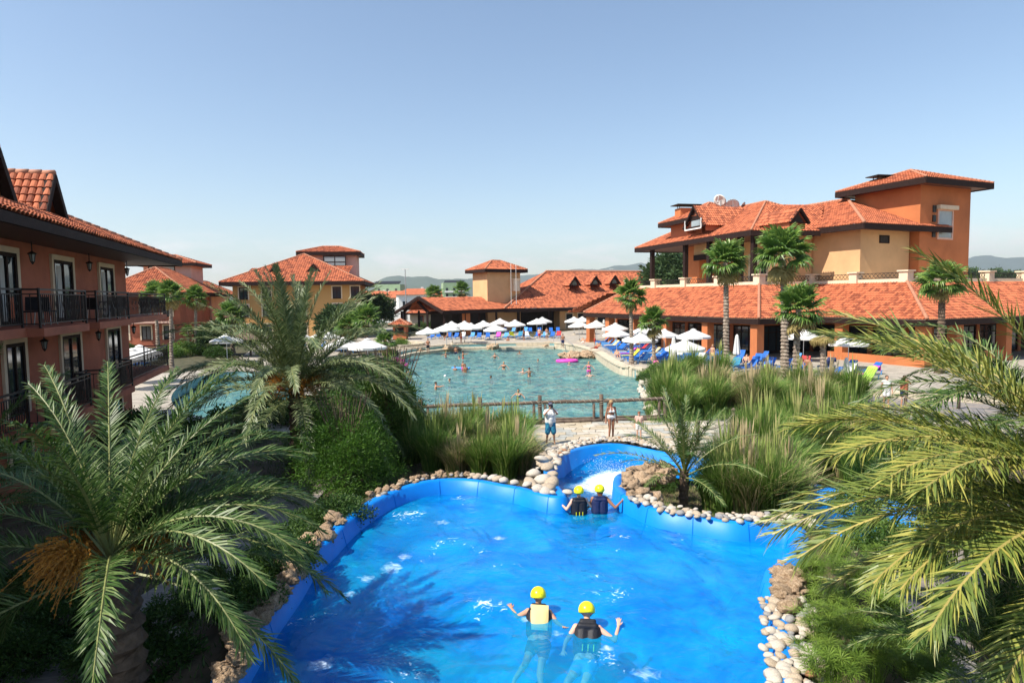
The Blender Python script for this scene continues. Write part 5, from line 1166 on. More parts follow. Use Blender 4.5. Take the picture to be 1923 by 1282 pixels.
hill('mountains', 700, 2300, 8500, [(700,545),(900,522),(1000,515),(1090,507),(1160,498),(1220,494),(1400,488),(1600,484),(1800,484),(1880,482),(1960,488),(2100,500),(2300,510)], 2000)
hz = MB(); hz.box((0, 5000, 324), (17600, 12000, 652)); hzo = hz.build('haze', 'white', kind='stuff'); hzo.data.materials.clear()
mh = bpy.data.materials.new('haze'); mh.use_nodes = True; nn = mh.node_tree; nn.nodes.clear(); oo = nn.nodes.new('ShaderNodeOutputMaterial'); pv_ = nn.nodes.new('ShaderNodeVolumePrincipled')
pv_.inputs['Color'].default_value = (.86, .92, 1, 1); pv_.inputs['Density'].default_value = HAZE = 8e-5; pv_.inputs['Anisotropy'].default_value = .3; nn.links.new(pv_.outputs[0], oo.inputs['Volume']); hzo.data.materials.append(mh)
random.seed(21)
def house(px, yb, Y, w, h, dpt, wm, lab, rz=0, roof=True, cat='house'):
    p = D(px, yb, Y); p.z = 0; t = thing('house', lab, cat, (p.x, p.y, 0), 'houses of the town beyond the resort'); Mx = Matrix.Translation(p) @ Matrix.Rotation(rz, 4, 'Z')
    mb = MB(Mx); mb.box((0, dpt/2, h/2), (w, dpt, h)); mb.build('wall', wm, t)
    if roof:
        mb = MB(Mx); r = 1.0; e = .6
        mb.add([(-w/2-e, -e, h), (w/2+e, -e, h), (w/2+e, dpt+e, h), (-w/2-e, dpt+e, h), (-w/2+w*.28, dpt/2, h+w*.17), (w/2-w*.28, dpt/2, h+w*.17)], [(0, 1, 5, 4), (1, 2, 5), (2, 3, 4, 5), (3, 0, 4), (3, 2, 1, 0)]); mb.build('roof', 'tile', t)
        mb = MB(Mx); mb.box((w*.2, dpt*.6, h+w*.14), (.7, .7, 1.6)); mb.build('chimney', 'white', t)
    nf = max(1, int(h/3)); nw = max(2, int(w/3.4))
    for f in range(nf):
        for k in range(nw):
            x = -w/2+(k+.5)*w/nw; mb = MB(Mx); mb.box((x, -.03, 1.6+f*3), (1.2, .12, 1.5)); mb.build('window', 'glass', t)
    if nf > 1:
        for f in range(1, nf): mb = MB(Mx); mb.box((0, -.7, f*3), (w*.9, 1.4, .16)); mb.box((0, -1.36, f*3+.5), (w*.9, .06, .8)); mb.build('balcony', 'white', t)
    return t
house(728, 560, 330, 13.5, 13.5, 12, 'green_wall', 'pale green apartment block with dark roof structure left of the tall lamp post', -.1, False, 'apartment block')
house(853, 560, 330, 11, 14, 12, 'green_wall', 'pale green apartment block just left of the square tower', .2, False, 'apartment block')
for p_, lb, Y in ((728, 'dark solar rack on the roof of the left green block', 337), (853, 'dark solar rack on the roof of the right green block', 337)):
    t = thing('solar_rack', lb, 'solar panels', tuple(D(p_, 530, Y))); q = D(p_, 527, Y); mb = MB(); mb.box((q.x, q.y, 14.6), (13 if p_ < 800 else 10.5, 6, .4), 0, .22); mb.build('panel', 'iron', t)
    for k in (-4, -1.5, 1.5, 4): mb = MB(); mb.box((q.x+k, q.y, 13.4), (.4, .4, 2.2)); mb.build('support', 'metal', t)
house(700, 590, 215, 17, 6.0, 9, 'cream', 'cream two storey house with satellite dishes behind the shop canopy', .1)
house(742, 590, 205, 13, 6.5, 9, 'cream', 'cream house with orange roof left of the tall lamp post', -.1)
house(784, 590, 190, 11, 7.3, 9, 'white', 'white house with orange roof right of the tall lamp post', .25)
house(722, 605, 165, 21, 3.6, 8, 'white', 'long low white shop with an open front and flat canopy', 0, False, 'shop')
hn = ['pale', 'cream', 'white', 'low', 'small']
k = 0
for i in range(46):
    px = random.choice([random.uniform(680, 900)]*5+[random.uniform(980, 1000), random.uniform(-50, 420), random.uniform(1820, 2100)]); Y = random.uniform(240, 620)
    w = random.uniform(9, 16); h = random.choice([4, 6.5, 6.5, 7]); house(px, 560, Y, w, h, 9, random.choice(['white', 'cream', 'stucco_peach', 'white']), f'pale orange-roofed house in the far town, {ORD[i] if i < 40 else ORD[i-40]+(chr(32)+chr(98)+chr(101)+chr(104)+chr(105)+chr(110)+chr(100))} built', random.uniform(-.6, .6))
# tall lamp posts
for px, Y, h, lb in ((762, 140, 12.5, 'tall thin street lamp before the far hills'), (1110, 260, 16, 'far street lamp just above the restaurant ridge, left one'), (1148, 260, 17, 'far street lamp just above the restaurant ridge, right one')):
    p = D(px, 560, Y); t = thing('street_lamp', lb, 'street lamp', (p.x, p.y, 0)); mb = MB(); mb.tube([(p.x, p.y, 0), (p.x, p.y, h)], [.16, .09], 8); mb.build('pole', 'metal', t)
    for s in (-1, 1): mb = MB(); mb.box((p.x+s*.45, p.y, h+.05), (.75, .35, .18)); mb.build('lamp_head', 'white', t)
# ================================================================== UMBRELLAS, LOUNGERS
def umbrella_proto():
    t = thing('parasol', 'x', 'parasol', (0, 0, 0), 'white parasols on the sun terrace', False)
    Rr, zt_, ze_ = 1.48, 2.62, 2.02; n = 8; vs = [(0, 0, zt_)]; seg = n*4
    for ring, (f, dz) in enumerate(((.12, 0), (.5, 0), (1, 0), (1.0, -.17))):
        for k in range(seg):
            a = 2*pi*k/seg; ph = (k % 4)/4; sc_ = 1-.045*sin(pi*ph); z = zt_-(zt_-ze_)*f**1.05 - .03*sin(pi*ph)*f + dz
            if dz: z += .0
            vs.append((Rr*f*sc_*cos(a), Rr*f*sc_*sin(a), z))
    fs = [(0, 1+k, 1+(k+1) % seg) for k in range(seg)]
    for r in range(3): fs += [(1+r*seg+k, 1+(r+1)*seg+k, 1+(r+1)*seg+(k+1) % seg, 1+r*seg+(k+1) % seg) for k in range(seg)]
    mb = MB(); mb.add(vs, fs); mb.build('canopy', 'canvas', t)
    mb = MB(); mb.lathe([(.30, zt_-.06), (.16, zt_+.02), (.02, zt_+.07)], seg=8); mb.build('vent_cap', 'canvas', t)
    mb = MB(); mb.tube([(0, 0, .05), (0, 0, zt_)], .026, 8); mb.build('pole', 'plastic_w', t)
    for k in range(8): a = 2*pi*k/8; mb = MB(); mb.bar((0, 0, zt_-.05), (Rr*.97*cos(a), Rr*.97*sin(a), ze_-.02), .02); mb.build('rib', 'plastic_w', t)
    mb = MB(); mb.lathe([(.30, 0), (.30, .06), (.06, .10), (.05, .35)], seg=12); mb.build('base', 'limestone', t)
    return t
UMB = umbrella_proto(); KU = kids_of(UMB)
def closed_proto():
    t = thing('closed_parasol', 'x', 'parasol', (0, 0, 0), None, False)
    mb = MB(); vs = []; prof = [(.02, 2.72), (.10, 2.62), (.16, 2.2), (.22, 1.6), (.27, 1.1), (.24, .95)]
    for r, z in prof:
        for k in range(24): a = 2*pi*k/24; rr = r*(1+.22*(1 if k % 3 == 0 else -.4)); vs.append((rr*cos(a), rr*sin(a), z))
    mb.add(vs, [(i*24+k, i*24+(k+1) % 24, (i+1)*24+(k+1) % 24, (i+1)*24+k) for i in range(len(prof)-1) for k in range(24)]); mb.build('canopy', 'canvas', t)
    mb = MB(); mb.tube([(0, 0, .05), (0, 0, 2.7)], .026, 8); mb.build('pole', 'plastic_w', t); mb = MB(); mb.lathe([(.30, 0), (.30, .06), (.06, .10)], seg=12); mb.build('base', 'limestone', t)
    return t
CUM = closed_proto(); KCU = kids_of(CUM)
ups = [(803,615),(838,613),(849,609),(872,608),(884,609),(908,605),(930,611),(939,602),(967,604),(1008,601),(1018,598),(1078,595),(1093,596),(1088,605),(1121,607),(1156,610),(1158,619),(1201,629),(1210,615),(1247,620),(1286,641),(1303,624),(1509,625),(1594,633)]
far = 0; UPOS = []
names = {}
for i, (x, y) in enumerate(ups):
    p = G(x, y, 2.62); p.z = 0
    if p.y > 104: p = p*(104/p.y); p.z = 0
    UPOS.append(p)
    if i < 11: lb = f'white parasol in the far bank row, {ORD[i]} from the left'
    elif i < 22: lb = f'white parasol on the right-hand terrace between restaurant and palms, {ORD[i-11]} from the left'
    elif i == 22: lb = 'white parasol under the veranda edge, between the two right palm trunks and the stubby palm'
    else: lb = 'large white parasol nearest the camera at the far right, right of the stubby palm'
    if i == 0: UMB['label'] = lb; UMB.location = p
    else: cp_tree(UMB, KU, p, random.uniform(0, .8), random.uniform(1.03, 1.15), lb, rot=(random.uniform(-.03, .03), random.uniform(-.03, .03), random.uniform(0, .8)))
for i, (x, y, lb) in enumerate([(1134,600,'closed white parasol among the open ones near the far veranda corner'), (1384,628,'closed cream parasol standing between the tall palm and the front veranda pillar'), (1265,633,'closed white parasol half hidden behind the parasols by the second pair of palms'), (1590,655,'closed pale parasol directly under the rightmost open parasol')]):
    p = G(x, y, 2.7); p.z = 0
    if i == 0: CUM['label'] = lb; CUM.location = p
    else: cp_tree(CUM, KCU, p, 1, 1 if i < 3 else .8, lb)
def lounger_proto(m, name='sun_lounger'):
    t = thing(name, 'x', 'sun lounger', (0, 0, 0), 'blue sun loungers around the lagoon', False)   # foot end at -Y
    mb = MB(); mb.box((0, -.32, .36), (.62, 1.28, .07)); mb.build('seat', m, t)
    mb = MB(); mb.box((0, .55, .62), (.62, .78, .07), 0, R(45)); mb.build('backrest', m, t)
    mb = MB(); mb.box((.29, -.05, .30), (.05, 1.85, .06)); mb.box((-.29, -.05, .30), (.05, 1.85, .06)); mb.build('frame', 'blue_light' if m != 'plastic_w' else 'plastic_w', t)
    for x in (-.29, .29):
        for y in (-.85, .75): mb = MB(); mb.box((x, y, .14), (.05, .06, .28)); mb.build('leg', 'blue_light' if m != 'plastic_w' else 'plastic_w', t)
    return t
LG = [lounger_proto('blue_mat'), lounger_proto('blue_light')]
KL = [kids_of(g) for g in LG]; used = [False, False]
towels = []
def put_lounger(p, rz, lb, k=None):
    k = (0 if random.random() < .78 else 1) if k is None else k
    if not used[k]: used[k] = True; g = LG[k]; g.location = p; g.rotation_euler = (0, 0, rz); g['label'] = lb; return g
    return cp_tree(LG[k], KL[k], p, rz, 1, lb)
def towel(p, rz, m, lb):
    mb = MB(Matrix.Translation(p) @ Matrix.Rotation(rz, 4, 'Z')); pts = []
    for i, (y, z) in enumerate(((-.95, .30), (-.93, .405), (-.3, .41), (.26, .41), (.55, .69), (.84, .97), (.90, .94), (.92, .6))):
        for x in (-.33, -.1, .1, .33): pts.append((x+random.uniform(-.015, .015), y, z+random.uniform(0, .012)))
    mb.add(pts, [(i*4+j, i*4+j+1, (i+1)*4+j+1, (i+1)*4+j) for i in range(7) for j in range(3)]); o = mb.build('towel', m, label=lb, cat='towel', group='beach towels laid over the loungers')
    return o
random.seed(8)
LP_ = []
# far bank: two rows
for r_, (yy, n_) in enumerate(((636, 17), (627, 14))):
    for i in range(n_):
        x = 812+(1052-812)*i/(n_-1)+random.uniform(-3, 3); 
        if r_ == 1: x = 830+(1050-830)*i/(n_-1)+random.uniform(-4, 4)
        p = G(x, yy+random.uniform(-.7, .7)-(0 if x < 950 else 2), 0); rz = random.uniform(-.35, .35); LP_.append((p, rz))
        lb = f'blue sun lounger in the {"front" if r_ == 0 else "back"} row of the far bank, {ORD[i]} from the left'
        put_lounger(p, rz, lb)
# right bank: rows that follow the curved wall
wp2 = resample(crom([(*G(x, y, 0)[:2], 0) for x, y in [(1070,634),(1100,645),(1128,660),(1150,676),(1185,686),(1240,690),(1310,694),(1400,702),(1480,710),(1560,722)]], 6, False), 400)
acc = np.r_[0, np.cumsum(np.linalg.norm(np.diff(wp2[:, :2], axis=0), axis=1))]; tot = acc[-1]
palms_xy = [G(1190, 683, 0), G(1228, 686, 0), G(1365, 697, 0), G(1470, 708, 0), G(1545, 690, 0)]
for r_, off in enumerate((1.9, 4.4, 7.0, 9.6)):
    s = .6; i = 0
    while s < tot-1:
        k = int(np.searchsorted(acc, s)); k = min(k, 398); a, b = wp2[k], wp2[k+1]; d_ = (b-a)[:2]/np.linalg.norm((b-a)[:2]); nx_ = np.array([-d_[1], d_[0]])
        if nx_[0]+nx_[1] < 0: nx_ = -nx_
        P = Vector((a[0]+nx_[0]*off, a[1]+nx_[1]*off, 0)); s += random.uniform(.95, 1.5)*(1 if random.random() < .85 else 2)
        rel = P-Bc; inv = rel.dot(u4) > .2 and rel.dot(v4) > .2
        rel2 = P-Cc; inv |= rel2.dot(u4) > .2 and rel2.dot(v4) > .2
        pxl = P.x/P.y*1200+961
        if pxl > 1640 or (pxl > 1450 and random.random() < .45): continue
        if inv or any((P-q).length < .9 for q in palms_xy) or any((P-q[0]).length < .85 for q in LP_) or i >= 39: continue
        rz = atan2(nx_[1], nx_[0])-pi/2+random.uniform(-.3, .3); LP_.append((P, rz))
        lb = f'blue lounger on the right bank, {ORD[r_]} row from the wall, {ORD[i]} along'
        put_lounger(P, rz, lb); i += 1
cols = ['white', 'pink', 'yellow', 'teal', 'canvas', 'red', 'navy', 'blue_light', 'vest_cream', 'white']
cn = {'white': 'white', 'pink': 'bright pink', 'yellow': 'yellow', 'teal': 'teal patterned', 'canvas': 'off-white', 'red': 'dark red', 'navy': 'navy', 'blue_light': 'light blue', 'vest_cream': 'cream'}
sel = [i for i in range(len(LP_)) if random.random() < .30]
for j, i in enumerate(sel):
    m = cols[j % len(cols)]; towel(LP_[i][0], LP_[i][1], m, f'{cn[m]} towel over a lounger, {ORD[min(j, 39)]} towel from the left')
# lime and yellow airbeds, white chair
def airbed(p, rz, m, lb, rx=0):
    mb = MB(Matrix.Translation(p) @ Matrix.Rotation(rz, 4, 'Z') @ Matrix.Rotation(rx, 4, 'X'))
    for k in range(5): mb.tube([(-.28+k*.14, -.85, .1), (-.28+k*.14, -.8, .1), (-.28+k*.14, .8, .1), (-.28+k*.14, .85, .1)], [.04, .075, .075, .04], 8)
    mb.ball((0, .8, .14), (.36, .16, .09), 12, 6); o = mb.build('air_mattress', m, smooth=True, label=lb, cat='air mattress'); return o
airbed(G(1449, 706, .3), .8, 'lime', 'lime green air mattress propped up beside the tallest palms', R(50))
airbed(G(1632, 706, .3), -.9, 'lime', 'lime green air mattress leaning before the orange parapet at the right', R(35))
airbed(G(866, 693, ZL-.02), 1.4, 'blue_light', 'light blue air mattress floating in the lagoon under two bathers')
mb = MB(); p = G(1065, 678, ZL+.05)
for k in range(24):
    a0, a1 = 2*pi*k/24, 2*pi*(k+1)/24
ring_pts = [(p.x+1.05*cos(2*pi*k/24), p.y+.75*sin(2*pi*k/24), ZL+.08) for k in range(25)]
mb.tube(ring_pts, .17, 8, False); mb.tube([(q[0]*.5+p.x*.5, q[1]*.5+p.y*.5, ZL+.05) for q in ring_pts], .22, 6, False); mb.build('inflatable_boat', 'pink', smooth=True, label='pink inflatable boat floating by the tan rocks', cat='inflatable')
mb = MB(); mb.ball(G(836, 706, ZL+.12), .13, 10, 8); mb.build('beach_ball', 'white', smooth=True, label='small white ball floating near the left bathers', cat='ball')

# ================================================================== LOG FENCE
fA, fB = G(764, 806, 0), G(1249, 789, 0); fu = (fB-fA).normalized(); LF = (fB-fA).length
FE = thing('log_fence', 'rustic log fence with rope-bound rails between plaza and lagoon', 'fence', tuple(fA))
def fpos(px):
    r = ray(px, 790); k_ = r.x/r.y; return (k_*fA.y-fA.x)/(fu.x-k_*fu.y)
def log(a, b, r, name='rail', par=FE, m='log', seg=9):
    a, b = Vector(a), Vector(b); n = max(2, int((b-a).length/.35)); pts = []; rr = []
    for i in range(n+1):
        p = a+(b-a)*i/n; p += Vector((noise.noise(p*1.3), noise.noise(p*1.3+Vector((9, 0, 0))), noise.noise(p*1.3+Vector((0, 9, 0)))))*r*.35; pts.append(p); rr.append(r*(1+.18*noise.noise(p*2.1)))
    mb = MB(); mb.tube(pts, rr, seg, True, .05); return mb.build(name, m, par, smooth=True)
def bind(a, b, r, par=FE, step=.11):
    a, b = Vector(a), Vector(b); d_ = (b-a).normalized(); o_ = d_.orthogonal().normalized(); c_ = d_.cross(o_); n = int((b-a).length/step*8); pts = []
    for i in range(n): t = i/8; pts.append(a+d_*(t*step)+(o_*cos(t*2*pi)+c_*sin(t*2*pi))*r)
    mb = MB(); mb.tube(pts, .012, 4, False); return mb.build('rope_binding', 'rope', par)
def FP(s, z, o=0): return fA+fu*s+Vector((-fu.y, fu.x, 0))*o+Vector((0, 0, z))
tall = [790, 902, 1014, 1129, 1249]
for px in tall: s_ = fpos(px); log(FP(s_, -.1), FP(s_, 1.42), .10, 'post'); bind(FP(s_, .85), FP(s_, 1.2), .115)
for px in (778, 804, 916, 1003, 1024, 1115, 1142, 1238): s_ = fpos(px); log(FP(s_, -.1), FP(s_, .98), .07, 'post')
for a_, b_ in zip([764]+tall[:-1], tall): log(FP(fpos(a_), 1.08), FP(fpos(b_), 1.08), .085, 'rail'); bind(FP(fpos(a_), 1.08), FP(fpos(b_), 1.08), .095, step=.3)
for k_, (a_, b_) in enumerate(((1014, 1129), (1129, 1249), (902, 1014), (790, 902))):
    log(FP(fpos(a_), .12), FP(fpos(b_), .12), .09, 'rail')
    log(FP(fpos(a_), .26, .08), FP(fpos(b_), .22, .08), .06, 'rail')
log(G(1268, 770, 0), G(1268, 770, 0)+Vector((0, 0, 1.3)), .10, 'post'); log(FP(LF, 1.05), G(1268, 770, 0)+Vector((0, 0, 1.0)), .07, 'rail'); log(FP(LF, .55), G(1268, 770, 0)+Vector((0, 0, .5)), .07, 'rail')
# rope-and-post fences
def ropeposts(pts, label, hgt=1.0):
    t = thing('rope_fence', label, 'rope fence', tuple(G(*pts[0], 0))); P = [G(x, y, 0) for x, y in pts]
    for p in P: mb = MB(); mb.tube([(p.x, p.y, -.1), (p.x, p.y, hgt*.6), (p.x, p.y, hgt)], [.09, .08, .085], 8); mb.lathe([(.11, hgt-.02), (.10, hgt+.07), (.03, hgt+.12)], (p.x, p.y, 0), 8); mb.build('post', 'log', t, smooth=True)
    for a, b in zip(P[:-1], P[1:]):
        mb = MB(); mb.tube([a.lerp(b, i/10)+Vector((0, 0, hgt*.85-.35*(1-(2*i/10-1)**2))) for i in range(11)], .028, 5); mb.build('rope', 'rope', t)
ropeposts([(1310,838),(1377,812),(1490,800)], 'wooden posts joined by slack rope among the grasses')
ropeposts([(1530,800),(1598,785),(1700,775),(1800,768)], 'wooden posts with slack rope along the paved path at the right')
ropeposts([(352,838),(396,842),(440,842)], 'dark wooden posts beside the side lagoon at the left')
# steel handrail at the lagoon steps
t = thing('handrail', 'thin steel handrail down the steps at the far corner of the lagoon', 'handrail', tuple(G(1045, 652, 0)))
for off in (0, 1.0):
    a = G(1040, 644, 0)+Vector((off, 0, 0)); b = G(1062, 662, ZL)+Vector((off, 0, 0)); mb = MB(); mb.tube([a, a+Vector((0, 0, 1)), b+Vector((0, 0, .9)), b], .03, 6, True); mb.build('rail', 'metal', t)

# ================================================================== PEOPLE
def remesh(mb, name, mats, vox, sm=4, parent=None):
    o = mb.build(name, mats); m1 = o.modifiers.new('r', 'REMESH'); m1.mode = 'VOXEL'; m1.voxel_size = vox; m2 = o.modifiers.new('s', 'SMOOTH'); m2.iterations = sm; m2.factor = .5
    dg = bpy.context.evaluated_depsgraph_get(); me = bpy.data.meshes.new_from_object(o.evaluated_get(dg)); bpy.data.objects.remove(o); me.name = name
    me.polygons.foreach_set('use_smooth', [True]*len(me.polygons))
    if not me.materials: me.materials.append(M[mats])
    return me
def cap(mb, a, b, ra, rb, seg=10):
    a, b = Vector(a), Vector(b); mb.ball(a, ra, seg, 6); mb.ball(b, rb, seg, 6)
    if (b-a).length > 1e-4: mb.tube([a, b], [ra, rb], seg, True)
STAND = dict(head=(0, 0, 1.62), neck=(0, -.01, 1.47), chest=(0, 0, 1.30), waist=(0, 0, 1.10), pelvis=(0, -.01, .95), shL=(-.18, 0, 1.41), shR=(.18, 0, 1.41), elL=(-.25, -.03, 1.13), elR=(.25, -.03, 1.13), wrL=(-.27, .05, .88), wrR=(.27, .05, .88),
             hiL=(-.09, 0, .92), hiR=(.09, 0, .92), knL=(-.10, .02, .50), knR=(.10, .02, .50), anL=(-.11, -.02, .08), anR=(.11, -.02, .08), face=(0, 1, 0))
def J(**k): d = dict(STAND); d.update(k); return {a: Vector(b) for a, b in d.items()}
def body_mb(j, fem=False, fingers=True, det=True, sx=1.0):
    mb = MB(); f = j['face'].normalized(); up = (j['head']-j['neck']).normalized(); rt = (j['shR']-j['shL']).normalized()
    W = .11 if not fem else .10
    for s in (-1, 1):
        cap(mb, j['chest']+rt*s*.075*sx+up*.02, j['waist']+rt*s*.055*sx, W*.98, W*.80)
        cap(mb, j['waist']+rt*s*.055*sx, j['pelvis']+rt*s*.075, W*.80, W*(1.0 if not fem else 1.12))
    cap(mb, j['chest'], j['neck'], .10, .05); cap(mb, j['neck'], j['head']-up*.02, .052, .05)
    cap(mb, j['shL'], j['shR'], .058, .058)
    for s in 'LR':
        cap(mb, j['sh'+s], j['el'+s], .052 if not fem else .044, .038 if not fem else .033); cap(mb, j['el'+s], j['wr'+s], .038 if not fem else .034, .025 if not fem else .022)
        cap(mb, j['hi'+s], j['kn'+s], .088, .055); cap(mb, j['kn'+s]+(j['an'+s]-j['kn'+s])*.0, j['an'+s], .055, .036); c_ = j['kn'+s].lerp(j['an'+s], .32); mb.ball(c_, .056, 8, 6)
        ft = j.get('toe'+s); d_ = (j['an'+s]-j['kn'+s]).normalized()
        toe = ft if ft is not None else j['an'+s]+Vector((f.x*.15, f.y*.15, -.05)); cap(mb, j['an'+s]+Vector((0, 0, -.03)), toe, .036, .026)
        # hand
        hd = (j['wr'+s]-j['el'+s]).normalized(); hp = j.get('hand'+s); hd = hp if hp is not None else hd
        pn = hd.cross(rt if abs(hd.dot(rt)) < .8 else up).normalized(); sd = pn.cross(hd)
        p = j['wr'+s]+hd*.05; 
        for k in (-.5, .5): cap(mb, j['wr'+s]+hd*.02+sd*k*.022, j['wr'+s]+hd*.085+sd*k*.035, .017, .016, 8)
        if fingers:
            for k, ln in zip((-1.5, -.5, .5, 1.5), (.058, .072, .078, .066)): a = j['wr'+s]+hd*.09+sd*k*.021; b = a+hd*ln*.55+pn*.004+sd*k*.006; cap(mb, a, b, .0095, .009, 6); cap(mb, b, b+hd*ln*.5+pn*.016+sd*k*.004, .009, .008, 6)
            a = j['wr'+s]+hd*.03+sd*.03; cap(mb, a, a+hd*.035+sd*.028, .012, .010, 6); cap(mb, a+hd*.035+sd*.028, a+hd*.062+sd*.036, .010, .009, 6)
        else: mb.ball(j['wr'+s]+hd*.10, .032, 6, 5)
    h = j['head']; q = up; rotm = Matrix((f.cross(q).normalized(), q.cross(f.cross(q)).normalized(), q)).transposed()
    mb.ball(h+up*.035, (.078, .095, .10), 16, 12, rotm); mb.ball(h-up*.03+f*.018, (.060, .070, .075), 12, 10, rotm); mb.ball(h-up*.085+f*.055, (.03, .028, .024), 8, 6, rotm)
    if det:
        cap(mb, h+f*.095+up*.012, h+f*.108-up*.022, .008, .014, 6)
        for s in (-1, 1): mb.ball(h+rt*s*.080, (.012, .022, .032), 6, 6, rotm); mb.ball(h+f*.075+rt*s*.034-up*.02, (.022, .02, .02), 6, 6, rotm)
        mb.ball(h+f*.080+up*.048, (.05, .018, .012), 8, 6, rotm)
    if fem:
        for s in (-1, 1): mb.ball(j['chest']+f*.085+rt*s*.068-up*.02, .055, 10, 8)
    return mb, f, up, rt, rotm
def face_bits(t, j, f, up, rt, rotm, par):
    h = j['head']
    for s in (-1, 1):
        mb = MB(); mb.ball(h+f*.088+rt*s*.031+up*.012, (.012, .008, .008), 8, 6, rotm); e = mb.build('eye', 'white', t); mb = MB(); mb.ball(h+f*.095+rt*s*.031+up*.012, .0055, 6, 6); mb.build('pupil', 'black', e)
        mb = MB(); mb.bar(h+f*.094+rt*s*.016+up*.033, h+f*.088+rt*s*.046+up*.034, .008, .006); mb.build('eyebrow', 'hair', t)
    mb = MB(); mb.ball(h+f*.090-up*.050, (.024, .008, .007), 8, 5, rotm); mb.build('mouth', 'red', t)
def hairmesh(j, f, up, rotm, length=.0, vox=.012, m='hair', bulk=1.0):
    mb = MB(); h = j['head']; mb.ball(h+up*.055-f*.015, (.088*bulk, .102*bulk, .095*bulk), 14, 10, rotm)
    if length: 
        for s in (-1, 0, 1): cap(mb, h-f*.07+f.cross(up)*s*.04, h-f*.085-up*length+f.cross(up)*s*.03, .055, .022)
    return remesh(mb, 'hair', m, vox, 3)
def shell(j, segs, g, name, m, vox=.014, extra=None):
    mb = MB()
    for a, b, ra, rb in segs: cap(mb, a, b, ra+g, rb+g, 12)
    if extra: extra(mb)
    return remesh(mb, name, m, vox, 4)
def lerpv(a, b, t): return a.lerp(b, t)
# --- photographer on the plaza, facing us
j = J(wrL=(-.07, .24, 1.56), elL=(-.27, .16, 1.30), wrR=(.07, .25, 1.55), elR=(.28, .17, 1.30), handL=(.35, .2, .6), handR=(-.35, .2, .6), head=(0, .03, 1.63), knL=(-.13, .03, .5), knR=(.13, .03, .5), anL=(-.17, 0, .08), anR=(.17, 0, .08))
fpm = G(1034, 836, 0); PH = thing('person', 'man in dark cap, white t-shirt and teal shorts holding a camera to his face', 'person', (fpm.x, fpm.y, .04), None, False); PH.rotation_euler = (0, 0, pi+.12)
mb, f, up, rt, rm = body_mb(j, sx=1.25); link('body', remesh(mb, 'body', 'skin', .010, 3), PH)
link('t_shirt', shell(j, [(j['chest']+rt*.09, j['pelvis']+rt*.09, .12, .125), (j['chest']-rt*.09, j['pelvis']-rt*.09, .12, .125), (j['waist']+f*.05, j['pelvis']+f*.05, .12, .12), (j['chest'], j['neck']-up*.04, .12, .07), (j['shL'], j['shR'], .07, .07), (j['shL'], lerpv(j['shL'], j['elL'], .72), .065, .062), (j['shR'], lerpv(j['shR'], j['elR'], .72), .065, .062), (j['pelvis'], j['pelvis']-up*.10, .13, .15)], .018, 't_shirt', 'white'), PH)
link('shorts', shell(j, [(j['hiL'], lerpv(j['hiL'], j['knL'], .92), .105, .095), (j['hiR'], lerpv(j['hiR'], j['knR'], .92), .105, .095), (j['hiL'], j['hiR'], .12, .12)], .02, 'shorts', 'teal'), PH)
link('hair', hairmesh(j, f, up, rm), PH)
mb = MB(); mb.ball(j['head']+up*.075, (.100, .112, .085), 14, 8, rm); mb.ball(j['head']+up*.065+f*.13, (.075, .085, .012), 12, 6, rm); link('cap', remesh(mb, 'cap', 'navy', .010, 2), PH)
tx = bpy.data.curves.new('cap_lettering', 'FONT'); tx.body = 'FILA'; tx.size = .06; tx.extrude = .004; tx.align_x = 'CENTER'; tob = bpy.data.objects.new('cap_lettering', tx); COL.objects.link(tob); dg = bpy.context.evaluated_depsgraph_get(); dg.update(); mt = bpy.data.meshes.new_from_object(tob.evaluated_get(dg)); bpy.data.objects.remove(tob); mt.materials.clear(); mt.materials.append(M['white'])
o = link('cap_lettering', mt, PH); o.location = j['head']+Vector((0, .112, .095)); o.rotation_euler = (pi/2-.25, 0, pi)
mb = MB(); c_ = Vector((0, .185, 1.655)); mb.box(c_, (.15, .07, .10)); mb.box(c_+Vector((0, 0, .06)), (.06, .06, .03)); mb.lathe([(.042, 0), (.045, .09), (.05, .12), (.045, .125)], c_+Vector((0, .03, 0)), 14, (0, 1, 0)); ca = mb.build('camera', 'black', None, origin=(0, 0, 0)); 
ca.parent = None; ca.matrix_world = Matrix.Translation((fpm.x, fpm.y, .04)) @ Matrix.Rotation(pi+.12, 4, 'Z'); ca['label'] = 'black camera with long lens held up to the photographer\'s face'; ca['category'] = 'camera'; ca.name = 'photo_camera'
for s in (-.17, .17): mb = MB(); mb.ball((s, .06, .03), (.05, .14, .035), 10, 6); mb.build('shoe', 'stone_t', PH)
# --- woman in white bikini
j = J(head=(0, 0, 1.56), neck=(0, -.01, 1.41), chest=(0, 0, 1.25), waist=(0, 0, 1.06), pelvis=(0, -.01, .92), shL=(-.16, 0, 1.36), shR=(.16, 0, 1.36), elL=(-.23, -.03, 1.09), elR=(.23, -.04, 1.09), wrL=(-.24, .04, .86), wrR=(.27, .06, .86), knL=(-.07, .02, .48), knR=(.09, .05, .48), anL=(-.08, -.02, .08), anR=(.11, .02, .08), face=(.55, .83, 0))
p = G(1148, 826, 0); WO = thing('person', 'blonde woman in a white bikini and sunglasses standing by the cobble edge', 'person', (p.x, p.y, .04), None, False); WO.rotation_euler = (0, 0, pi+.25)
jb = dict(j); jb['face'] = Vector((0, 1, 0)); mb, f, up, rt, rm = body_mb(jb, True); link('body', remesh(mb, 'body', 'skin_tan', .010, 3), WO)
link('hair', hairmesh(jb, f, up, rm, .13, m='hair_blond', bulk=1.05), WO)
mb = MB(); 
for s in (-1, 1): mb.ball(j['head']+f*.100+rt*s*.035+up*.012, (.030, .010, .020), 10, 6)
